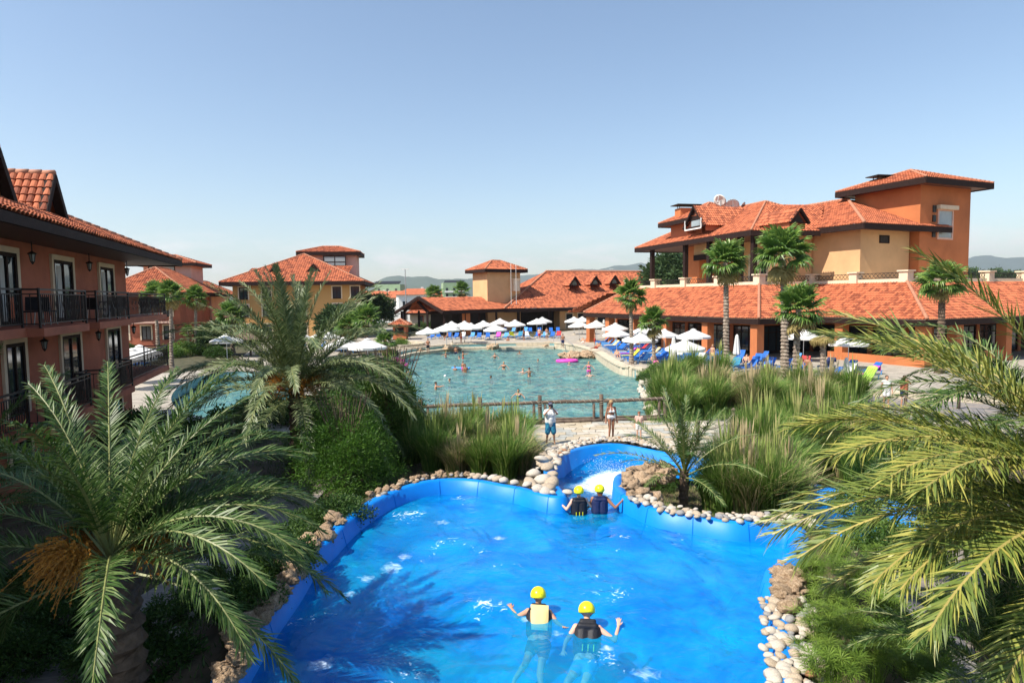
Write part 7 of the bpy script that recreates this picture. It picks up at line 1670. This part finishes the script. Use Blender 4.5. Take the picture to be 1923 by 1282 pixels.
def fan_palm(label, px, yc, yb, sc=1.0, n=34, r=.22, dark=False, group='fan palms around the lagoon', Y=None, dry=4, boots_to=.0, seed=None, skirt=0):
    g = G(px, yb, 0) if Y is None else D(px, yb, Y); pc = D(px, yc, g.y); h = pc.z; seed = seed or int(px); rs = random.Random(seed)
    t = thing('fan_palm', label, 'palm tree', (g.x, g.y, 0), group, False)
    mb, (bx, by) = trunk_mesh(h, r, r*.72, seed=seed); mb.build('trunk', 'bark_dark' if dark else 'bark', t)
    for i in range(n):
        f = (i+.5)/n; az = i*2.39996; el = R(82-112*f**.9)+rs.uniform(-.15, .15); src = FL if el > R(10) else FLH
        if dry and i >= n-dry: src = FLD; el = R(-50+rs.uniform(-15, 15))
        o = link('fan_leaf', rs.choice(src), t); o.location = (bx, by, h-.35*f); s_ = sc*rs.uniform(.85, 1.1); o.scale = (s_,)*3
        o.rotation_euler = Matrix((Matrix.Rotation(az, 3, 'Z') @ Matrix.Rotation(-el, 3, 'Y') @ Matrix.Rotation(rs.uniform(-.5, .5), 3, 'X'))).to_euler()
    return t
fan_palm('tall fan palm on the curved wall, left one of the front pair by the lagoon', 1186, 553, 684, .82, 34, .19)
fan_palm('shorter fan palm just right of the one on the curved wall', 1228, 603, 690, .74, 30, .17)
fan_palm('tall fan palm with yellowing lower leaves before the terrace balustrade', 1363, 492, 700, 1.0, 38, .24, dry=6)
fan_palm('tallest fan palm with shaggy crown before the clubhouse', 1473, 478, 712, 1.15, 44, .27, dry=8)
fan_palm('stocky fan palm right of and nearer than the tallest one', 1493, 580, 738, .92, 34, .22, dry=4)
fan_palm('fan palm with dark trunk at the right before the tower', 1765, 528, 700, .95, 36, .28, dark=True, dry=3)
fan_palm('slim fan palm by the end of the left hotel wing, nearest of the left group', 298, 553, 672, .85, 30, .20)
fan_palm('slim fan palm right of the nearest one in the left group', 325, 560, 655, .85, 30, .20)
fan_palm('slim fan palm in the left group, third from the hotel wing', 322, 552, 668, .75, 28, .16, Y=60)
fan_palm('fan palm in the left group with a pale leaning trunk, farthest right', 369, 560, 652, .95, 30, .22)
fan_palm('small fan palm low between the trunks of the left group', 355, 622, 652, .55, 20, .14)
fan_palm('broad fan palm in front of the yellow block, left of the thatched parasol', 438, 592, 664, 1.0, 34, .22)
fan_palm('bright green fan palm right behind the feathery palm', 690, 600, 668, 1.0, 34, .22)
fan_palm('bright green fan palm behind the feathery palm, left of the other', 655, 612, 668, .9, 30, .22)
fan_palm('low fan palm with dark trunk left of the kiosk', 725, 640, 672, .7, 26, .24, dark=True)
fan_palm('fan palm far behind, left of the square tower', 866, 545, 592, 1.2, 26, .25, Y=150, group=None)
fan_palm('bushy fan palm at the back, left of the porch', 815, 552, 592, 1.2, 26, .25, Y=140, group=None)
# stubby palm with dried hanging leaves
g = G(1545, 712, 0); pc = D(1545, 628, g.y); t = thing('fan_palm', 'stubby fan palm with only dried hanging leaves left of the rightmost parasol', 'palm tree', (g.x, g.y, 0), None, False)
mb, (bx, by) = trunk_mesh(pc.z, .18, .20, seed=3); mb.build('trunk', 'bark', t)
for i in range(13):
    az = i*2.4; o = link('fan_leaf', random.choice(FLD), t); o.location = (bx, by, pc.z-.05); o.scale = (.62,)*3; o.rotation_euler = (Matrix.Rotation(az, 3, 'Z') @ Matrix.Rotation(-R(-35+20*random.random()), 3, 'Y')).to_euler()

# ------------------------------------------------ grasses
def grass_mesh(seed, H, spread, n, m, dry=.3, w=.012, plumes=0):
    r = np.random.default_rng(seed); az = r.uniform(0, 2*pi, n); rad = r.uniform(0, .42, n)*spread; ln = H*r.uniform(.55, 1.08, n); lean = r.uniform(.05, .85, n)*spread; az2 = az+r.normal(0, .5, n)
    ts = np.array([0, .35, .7, 1.0]); V = np.zeros((n, 7, 3)); 
    for k, t in enumerate(ts):
        out = rad+lean*ln*(t**1.9)*.75; z = ln*(t-.28*lean*t**3)
        c = np.stack([np.cos(az)*rad+np.cos(az2)*(out-rad), np.sin(az)*rad+np.sin(az2)*(out-rad), z], 1)
        wv_ = w*np.array([.7, 1, .75, 0])[k]; wd = np.stack([-np.sin(az2+.6), np.cos(az2+.6), np.zeros(n)], 1)
        if k < 3: V[:, 2*k] = c-wd*wv_; V[:, 2*k+1] = c+wd*wv_
        else: V[:, 6] = c
    b = np.arange(n)*7; F = []
    q1 = np.stack([b, b+1, b+3, b+2], 1).tolist(); q2 = np.stack([b+2, b+3, b+5, b+4], 1).tolist(); q3 = np.stack([b+4, b+5, b+6], 1).tolist(); F = q1+q2+q3
    T = np.where(r.random(n) < dry, r.uniform(.75, 1.2, n), r.uniform(0, .6, n)); T = np.concatenate([T, T+.05, T+.15])
    V = V.reshape(-1, 3)
    if plumes:
        VV = [V]; FF = []; TT = [T]; base = len(V)
        for i in range(plumes):
            a = r.uniform(0, 6.28); l = H*r.uniform(.95, 1.35); ln_ = r.uniform(0, .22); top = np.array([cos(a)*ln_*l, sin(a)*ln_*l, l]); s = np.array([-sin(a), cos(a), 0]); p0 = np.array([cos(a)*.05, sin(a)*.05, 0]); m_ = p0+(top-p0)*.72
            VV.append(np.array([p0-s*.006, p0+s*.006, m_-s*.006, m_+s*.006, m_+(top-m_)*.4-s*.022, m_+(top-m_)*.4+s*.022, top])); FF += [(base, base+1, base+3, base+2), (base+2, base+3, base+5, base+4), (base+4, base+5, base+6)]; TT.append([1.0, 1.1, 1.2]); base += 7
        V = np.vstack(VV); F = F+FF; T = np.concatenate(TT)
    return npmesh('grass_clump', V, F, T.tolist(), [m])
GR = [grass_mesh(i, 1.9, 1.0, 1050, 'grass', .18, .014, 22) for i in range(3)]
GD = [grass_mesh(10+i, 1.7, 1.15, 1050, 'grass_dry', .32, .013, 26) for i in range(3)]
GK = [grass_mesh(20+i, 1.5, 1.3, 950, 'grass_dark', .08, .015) for i in range(2)]
random.seed(31)
def clump(px, py, ms, sc, lb, z=None, grp='clumps of tall ornamental grass'):
    p = G(px, py, 0 if z is None else z); 
    if z is None:
        for _ in range(4): hgt = TH(p.x, p.y) if (X0 < p.x < X1 and Y0 < p.y < Y1) else 0; p = G(px, py, hgt)
    o = link('grass_clump', random.choice(ms), None, (p.x, p.y, p.z-.05), label=lb, cat='grass clump', group=grp); o.rotation_euler = (0, 0, random.uniform(0, 6.28)); o.scale = (sc*random.uniform(.9, 1.1), sc*random.uniform(.9, 1.1), sc*random.uniform(.92, 1.05)); return o
left = [(775,868,GR),(815,880,GR),(860,888,GD),(905,893,GR),(950,896,GR),(972,886,GD),(965,872,GR),(960,862,GR),(915,860,GD),(870,858,GR),(825,852,GR),(785,838,GR),(840,828,GD),(890,830,GR),(945,832,GR),(970,842,GR),(735,880,GK),(700,892,GK),(745,850,GK)]
for i, (x, y, m) in enumerate(left): clump(x, y, m, random.uniform(.85, 1.0) if m is not GK else .8, f'tall grass clump between the log fence and the raised pool, {ORD[i]} in the bed')
rt_ = [(1345,955,GR),(1362,962,GR),(1405,964,GD),(1445,966,GR),(1478,958,GD),(1440,935,GD),(1395,935,GD),(1365,930,GR),(1400,905,GD),(1375,885,GD),(1420,880,GR),(1460,918,GR),(1425,948,GR)]
for i, (x, y, m) in enumerate(rt_): clump(x, y, m, random.uniform(.95, 1.15), f'straw tipped grass clump on the island right of the young palm, {ORD[i]} from its left')
rb = [(1250,772,GR),(1280,760,GR),(1315,772,GK),(1262,740,GR),(1300,735,GK),(1340,745,GD),(1380,750,GD),(1420,745,GD),(1460,750,GD),(1500,745,GR),(1400,728,GD),(1440,725,GD),(1350,722,GR),(1300,715,GR),(1265,715,GR),(1480,768,GR),(1520,765,GD),(1440,775,GR),(1340,775,GR),(1235,745,GR),(1375,770,GD),(1410,775,GD),(1550,770,GR),(1560,748,GD),(1600,760,GR),(1285,785,GR),(1320,750,GD),(1440,755,GR)]
for i, (x, y, m) in enumerate(rb): clump(x, y, m, random.uniform(.8, 1.4), f'grass clump in the bed behind the plaza beside the white rocks, {ORD[i]} in the bed')
rm_ = [(1410,852,GR),(1450,862,GR),(1500,872,GR),(1550,880,GR),(1600,895,GD),(1650,900,GR),(1490,835,GR),(1540,842,GD),(1590,850,GR),(1440,835,GR),(1640,860,GR),(1620,918,GR),(1680,935,GR),(1700,880,GD),(1430,880,GR),(1480,895,GK),]
for i, (x, y, m) in enumerate(rm_): clump(x, y, m, random.uniform(1.05, 1.35), f'arching grass clump between the blue channel and the paved path, {ORD[i]} from the left')
# ------------------------------------------------ leafy masses
def cloud_mesh(name, seed, rad, clusters, per, leaf, lw, m, up=.3, spray=.22, shellk=.45, flat=1.0):
    r = np.random.default_rng(seed); n = clusters*per
    d = r.normal(0, 1, (clusters, 3)); d[:, 2] = np.abs(d[:, 2])*1.0-.25; d /= np.linalg.norm(d, axis=1)[:, None]
    q = np.array([noise.noise(Vector(tuple(x*2.2+seed))) for x in d]); rr = (1-shellk*r.random(clusters)**1.4)*(1+.38*q)
    C = d*rr[:, None]*np.array(rad); C[:, 2] += rad[2]*.45
    c = np.repeat(C, per, 0); ld = r.normal(0, 1, (n, 3)); ld[:, 2] = ld[:, 2]*.7+up; ld /= np.linalg.norm(ld, axis=1)[:, None]
    s = c+ld*spray*r.random((n, 1)); e = ld*.7+np.repeat(d, per, 0)*.35+r.normal(0, .25, (n, 3)); e /= np.linalg.norm(e, axis=1)[:, None]
    w = np.cross(e, r.normal(0, 1, (n, 3))); w /= np.linalg.norm(w, axis=1)[:, None]+1e-6; L_ = leaf*r.uniform(.6, 1.2, (n, 1))
    V = np.stack([s, s+e*L_*.5+w*lw, s+e*L_, s+e*L_*.5-w*lw], 1).reshape(-1, 3); b = np.arange(n)*4
    T = np.clip(np.repeat(.25+.5*r.random(clusters), per)+r.normal(0, .18, n), 0, 1.1)
    return npmesh(name, V, np.stack([b, b+1, b+2, b+3], 1).tolist(), T.tolist(), [m])
def stems(mesh_h, n, rad, m='bark_dark'):
    mb = MB()
    for i in range(n): a = random.uniform(0, 6.28); r_ = random.uniform(.3, .8); mb.tube([(random.uniform(-.1, .1), random.uniform(-.1, .1), 0), (rad*r_*.4*cos(a), rad*r_*.4*sin(a), mesh_h*.5), (rad*r_*cos(a), rad*r_*sin(a), mesh_h*.95)], [.05, .03, .01], 5)
    return mb
def bush(label, p, me, sc, name='shrub', cat='shrub', group=None, st=None):
    t = thing(name, label, cat, (p[0], p[1], p[2]), group, False); o = link('foliage', me, t); t.rotation_euler = (0, 0, random.uniform(0, 6.28)); t.scale = sc if hasattr(sc, '__len__') else (sc,)*3
    if st: link('stems', st, t)
    return t
BAM = cloud_mesh('foliage', 3, (1.75, 1.5, 1.75), 620, 46, .13, .010, 'bamboo', .25, .34, .55)
st_ = stems(3, 26, 1.3); so = st_.build('stems', 'bark_dark'); STM = so.data; bpy.data.objects.remove(so)
p = G(652, 915, .3); bush('big feathery dark green bamboo bush left of the tall grasses', (p.x, p.y, .1), BAM, (1.02, 1.0, 1.1), 'bamboo_bush', 'bush', None, STM)
p = G(725, 870, 0); bush('lighter green feathery bamboo at the right edge of the big bush', (p.x, p.y+1.2, 0), cloud_mesh('foliage', 5, (.95, .9, 1.7), 380, 44, .14, .012, 'shrub_bright', .3, .3), (1.35, 1.25, 1.5), 'bamboo_bush', 'bush', None, STM)
p = G(600, 900, 0); bush('dark bamboo mass behind the large date palm', (p.x, p.y+.6, 0), BAM, (.95, .9, .78), 'bamboo_bush', 'bush', None, STM)
SH = [cloud_mesh('foliage', 11+i, (.9, .9, .7), 190, 30, .10, .022, m, .2, .2) for i, m in enumerate(['shrub', 'shrub_bright', 'shrub', 'grass_dark'])]
FLW = cloud_mesh('foliage', 40, (.8, .8, .6), 120, 26, .09, .03, 'flower', .2, .2)
slist = [(1232,712,1,1.15,'dense green shrub where the lagoon wall meets the white rocks'),(1212,716,0,.7,'small dark shrub left of the dense green one'),(745,690,4,1.1,'magenta bougainvillea at the left edge of the lagoon'),(735,668,0,.9,'dark shrub behind the bougainvillea'),(515,735,4,.6,'pink flowering shrub under the feathery palm'),(1583,785,4,.8,'pink flowering shrub by the rope fence at the right'),
 (752,652,1,1.2,'green ground shrub in the round planter'),(770,622,2,1.4,'clipped dark hedge shrub right of the kiosk, nearer'),(790,618,2,1.5,'clipped dark hedge shrub right of the kiosk, middle'),(812,615,2,1.5,'clipped dark hedge shrub right of the kiosk, farther right'),(830,612,2,1.4,'clipped dark hedge shrub next to the porch'),
 (350,668,1,1.8,'bright green hedge mound at the foot of the left fan palms, middle'),(320,672,1,1.5,'bright green hedge mound at the foot of the left fan palms, left'),(385,664,1,1.7,'bright green hedge mound at the foot of the left fan palms, right'),(410,672,0,1.4,'dark shrub right of the bright hedge mounds'),(252,640,1,.9,'round bright shrub by the balcony of the far block'),(240,660,0,1.2,'dark shrub beside the hotel wing corner'),
 (700,690,0,1.5,'dark shrub on the planted strip left of the lagoon, farther'),(720,720,0,1.5,'dark shrub on the planted strip left of the lagoon, middle'),(738,760,3,1.4,'dark shrub on the planted strip left of the lagoon, nearer'),(640,700,0,1.6,'dark shrub right of the feathery palm trunk'),(690,740,2,1.5,'green shrub hidden under the right fronds of the feathery palm'),(600,720,0,1.5,'dark shrub behind the feathery palm trunk'),(650,770,3,1.7,'dark shrub before the planted strip'),(590,790,3,1.8,'dark shrub left of the bamboo bush'),(500,800,3,1.6,'dark shrub at the near bank of the side lagoon'),(430,830,0,1.6,'dark shrub between side lagoon and large date palm'),(340,850,3,1.6,'dark shrub under the upright fronds of the large date palm'),(250,830,0,1.6,'dark shrub by the lower hotel balcony'),
 (640,985,3,.7,'low shaded shrub along the left rim of the raised pool, farthest'),(600,1000,3,.75,'low shaded shrub along the left rim of the raised pool, second'),(565,1030,0,.7,'low shaded shrub along the left rim of the raised pool, third'),(530,1075,3,.7,'low shaded shrub along the left rim of the raised pool, fourth'),(690,950,3,.8,'low dark shrub by the far left curve of the raised pool'),(470,1150,3,.6,'low shaded shrub along the left rim of the raised pool, fifth'),
 (1010,618,2,1.2,'low hedge shrub behind the far parasols, left'),(1100,606,2,1.2,'low hedge shrub behind the far parasols, right'),(1245,920,3,.45,'dry low shrub on the island behind the pitted rocks'),(1260,908,0,.4,'small green shrub on the island by the young palm'),
 (1640,1020,1,.8,'green shrub below the yellow green palm fronds, upper'),(1700,1060,0,.9,'dark shrub below the yellow green palm fronds'),(1800,1000,0,1.0,'dark shrub under the right palm'),(1900,1050,0,1.1,'dark shrub at the right edge'),(1600,960,1,.7,'green shrub where the channel leaves to the right'),(40,1130,3,.9,'dark undergrowth bush at the left edge, upper one'),(120,1190,0,.85,'dark undergrowth bush under the large palm, left'),(40,1262,3,.8,'dark undergrowth bush in the lower left corner'),(210,1245,3,.75,'dark undergrowth bush before the large palm trunk'),(330,1180,0,.7,'dark undergrowth bush right of the large palm trunk'),(390,1110,3,.6,'small dark bush beside the footpath, nearer'),(300,1275,0,.7,'dark undergrowth bush at the bottom edge'),(480,1100,3,.5,'small dark bush between footpath and pitted rocks'),(1700,1230,1,.7,'bright bush at the lower right beside the papyrus'),(1820,1180,0,.8,'dark bush at the lower right under the fronds')]
for x, y, k, s, lb in slist:
    p = G(x, y, 0)
    if X0 < p.x < X1 and Y0 < p.y < Y1:
        for _ in range(3): p = G(x, y, TH(p.x, p.y))
    bush(lb, (p.x, p.y, p.z-.1*s), FLW if k == 4 else SH[k], (s, s, s*random.uniform(.85, 1.1)))
# papyrus clumps
def papyrus_mesh(seed, n, H):
    rs = random.Random(seed); V = []; F = []; T = []
    for i in range(n):
        a = rs.uniform(0, 6.28); l = H*rs.uniform(.5, 1); o = rs.uniform(.05, .5)*l; top = Vector((cos(a)*o, sin(a)*o, l)); b0 = Vector((cos(a)*.12, sin(a)*.12, 0)); s = Vector((-sin(a), cos(a), 0))*.005
        b = len(V); V += [b0-s, b0+s, top+s, top-s]; F.append((b, b+1, b+2, b+3)); T.append(.3)
        ax = (top-b0).normalized(); t0 = rs.uniform(.2, .9)
        for k in range(20):
            th = 2*pi*k/20+rs.uniform(-.1, .1); x = ax.orthogonal().normalized(); y = ax.cross(x); d = (x*cos(th)+y*sin(th)+ax*rs.uniform(.1, .7)).normalized(); L_ = rs.uniform(.16, .26); w = d.cross(ax).normalized()*.006
            b = len(V); V += [top, top+d*L_*.55+w, top+d*L_+Vector((0, 0, -.03)), top+d*L_*.55-w]; F.append((b, b+1, b+2, b+3)); T.append(t0+rs.uniform(-.1, .1))
    return npmesh('papyrus_clump', np.array([tuple(v) for v in V]), F, T, ['papyrus'])
PA = [papyrus_mesh(i, 85, 1.15) for i in range(3)]
for i, (x, y) in enumerate([(1530,1120),(1560,1180),(1545,1250),(1610,1240),(1600,1130),(1660,1190),(1640,1290),(1560,1330),(1700,1270),(1740,1330),(1570,1075),(1650,1100)]):
    p = G(x, y, 0)
    for _ in range(4): p = G(x, y, TH(p.x, p.y))
    o = link('papyrus_clump', PA[i % 3], None, (p.x, p.y, p.z-.05), label=f'bright green papyrus clump at the lower right beside the cobbles, {ORD[i]} of the patch', cat='papyrus', group='papyrus beside the raised pool'); o.rotation_euler = (0, 0, i*1.3); s = random.uniform(.62, .8); o.scale = (s, s, s)
# ground cover
def scatter(name, polyfn, n, bx, H, m, w=.006, seed=1, z=None):
    r = np.random.default_rng(seed); xs = r.uniform(bx[0], bx[1], n); ys = r.uniform(bx[2], bx[3], n); ok = polyfn(xs, ys); xs, ys = xs[ok], ys[ok]; n = len(xs); zs = (terrain_h(xs, ys) if z is None else np.full(n, z))-.03
    a = r.uniform(0, 2*pi, n); l = H*r.uniform(.4, 1.3, n); d = np.stack([np.cos(a)*.6, np.sin(a)*.6, r.uniform(.5, 1.2, n)], 1); s = np.stack([-np.sin(a), np.cos(a), np.zeros(n)], 1); p = np.stack([xs, ys, zs], 1)
    V = np.stack([p-s*w, p+s*w, p+d*l[:, None]], 1).reshape(-1, 3); b = np.arange(n)*3; me = npmesh(name, V, np.stack([b, b+1, b+2], 1).tolist(), r.random(n).tolist(), [m]); return link(name, me, kind='stuff')
def fn_near(x, y):
    ok = (~inside(UPin, x, y)) & (~inside(CHAN, x, y)) & (dist_poly(CHAN, x, y) > .25) & (dist_poly(UPPER, x, y) > .35) & (~inside(LAG2, x, y)) & (dist_poly(PATHC[:, :2], x, y, False) > .8) & ~inside(PL, x, y)
    nv = np.array([noise.noise(Vector((a*.5, b*.5, 5))) for a, b in zip(x, y)]); return ok & (nv > -.22)
scatter('ground_cover', fn_near, 90000, (-14, 16, 5, 30), .16, 'grass_dark', .010, 3)
scatter('dry_grass', lambda x, y: (~inside(UPin, x, y)) & (~inside(CHAN, x, y)) & (x > 3) & (x < 14) & (y > 14) & (y < 24) & (dist_poly(CHAN, x, y) > .12) & (dist_poly(UPPER, x, y) > .3), 60000, (3, 14, 14, 24), .13, 'grass_dry', .007, 4)
bedf = lambda px: (lambda P: (lambda x, y: inside(P, x, y)))([tuple(p) for p in resample(crom(PG(px), 5), 60, True)])
scatter('bed_cover', bedf([(1215,790),(1235,700),(1330,700),(1420,712),(1500,722),(1640,745),(1500,790),(1330,790)]), 70000, (5, 26, 28, 55), .55, 'grass', .014, 5, z=0)
scatter('bed_cover', bedf([(560,790),(700,795),(758,762),(748,705),(735,676),(680,672),(610,690),(600,740)]), 60000, (-20, -3, 28, 70), .3, 'grass_dark', .016, 6, z=0)
# ------------------------------------------------ trees behind
TREE = [cloud_mesh('crown', 51+i, (2.4, 2.4, 2.8), 420, 26, .42, .09, 'pine', .15, .6, .6) for i in range(3)]
def tree(px, yb, Y, sc, lb, k=0, name='tree'):
    p = D(px, yb, Y); t = thing(name, lb, 'tree', (p.x, p.y, 0), None, False); t.scale = (sc, sc, sc); o = link('crown', TREE[k % 3], t); o.location = (0, 0, 1.6); mb = MB(); mb.tube([(0, 0, -.1), (0, 0, 2.2), (.1, 0, 4)], [.22, .16, .05], 8)
    for a in range(5): mb.tube([(0, 0, 2), (1.2*cos(a*1.3), 1.2*sin(a*1.3), 3.4)], [.08, .03], 5)
    mb.build('trunk', 'bark_dark', t)
tree(705, 600, 112, 1.25, 'dark tree right of the yellow block, nearer', 0); tree(690, 600, 125, 1.2, 'dark tree right of the yellow block, farther left', 1)
tree(806, 600, 150, 1.15, 'dark evergreen behind the porch, left one', 2); tree(828, 600, 150, 1.0, 'dark evergreen behind the porch, second', 0); tree(850, 600, 145, .95, 'dark evergreen behind the porch, third', 1); tree(884, 600, 150, 1.0, 'dark evergreen close to the square tower', 2)
tree(1270, 560, 130, 2.7, 'tall dark tree behind the clubhouse seen past the brown post', 0); tree(1250, 560, 140, 2.2, 'lower dark tree left of the tall one behind the clubhouse', 1)
tree(470, 640, 72, .6, 'dark round tree before the yellow block, left of the feathery palm', 1); tree(400, 640, 72, .65, 'dark round tree at the foot of the hotel annex', 2); tree(640, 650, 76, 1.0, 'dark round tree behind the bright green fan palms', 0)
for i in range(22):
    px = 1812+i*14; tree(px, 560, random.uniform(300, 380), random.uniform(2.3, 3.1), f'distant dark tree on the right horizon, {ORD[i]} from the tower', i)
random.seed(5)
for i in range(34):
    px = random.uniform(680, 905); tree(px, 560, random.uniform(230, 700), random.uniform(.6, .95), f'distant tree among the far town houses, {ORD[i]} of the scatter', i)
# thatched parasol and white tented parasols behind the feathery palm
g = G(470, 668, 0); t = thing('thatched_parasol', 'grey thatched parasol between the fan palms before the yellow block', 'parasol', (g.x, g.y, 0)); mb = MB(); mb.lathe([(2.9, 1.95), (1.6, 2.55), (.3, 3.2), (.02, 3.35)], (g.x, g.y, 0), 20); mb.build('thatch', 'bark_dark', t)
mb = MB(); mb.tube([(g.x, g.y, 0), (g.x, g.y, 3)], .08, 8); mb.build('pole', 'log', t)
lbs = ['white parasol behind the feathery palm, leftmost of that group', 'white parasol beside the thatched one', 'white parasol seen through the feathery palm fronds, middle', 'white parasol seen through the feathery palm fronds, right', 'white parasol before the far hotel block balcony', 'white parasol at the hotel wing corner under the first left palm', 'white parasol seen right of the bright fan palm trunk', 'white parasol nearest the dark round tree']
for (x, y), lb in zip([(425,632),(560,628),(610,625),(645,640),(262,655),(248,662),(690,642),(620,618)], lbs):
    p = G(x, y, 2.62); p.z = 0; cp_tree(UMB, KU, p, 0, 1.1, lb)
for i, (x, y) in enumerate([(258,690),(270,688),(520,660),(560,662),(600,655),(640,660),(665,662)]): put_lounger(G(x, y), random.uniform(-1, 1), f'blue sun lounger behind the feathery palm and left wing, {ORD[i]} from the left')
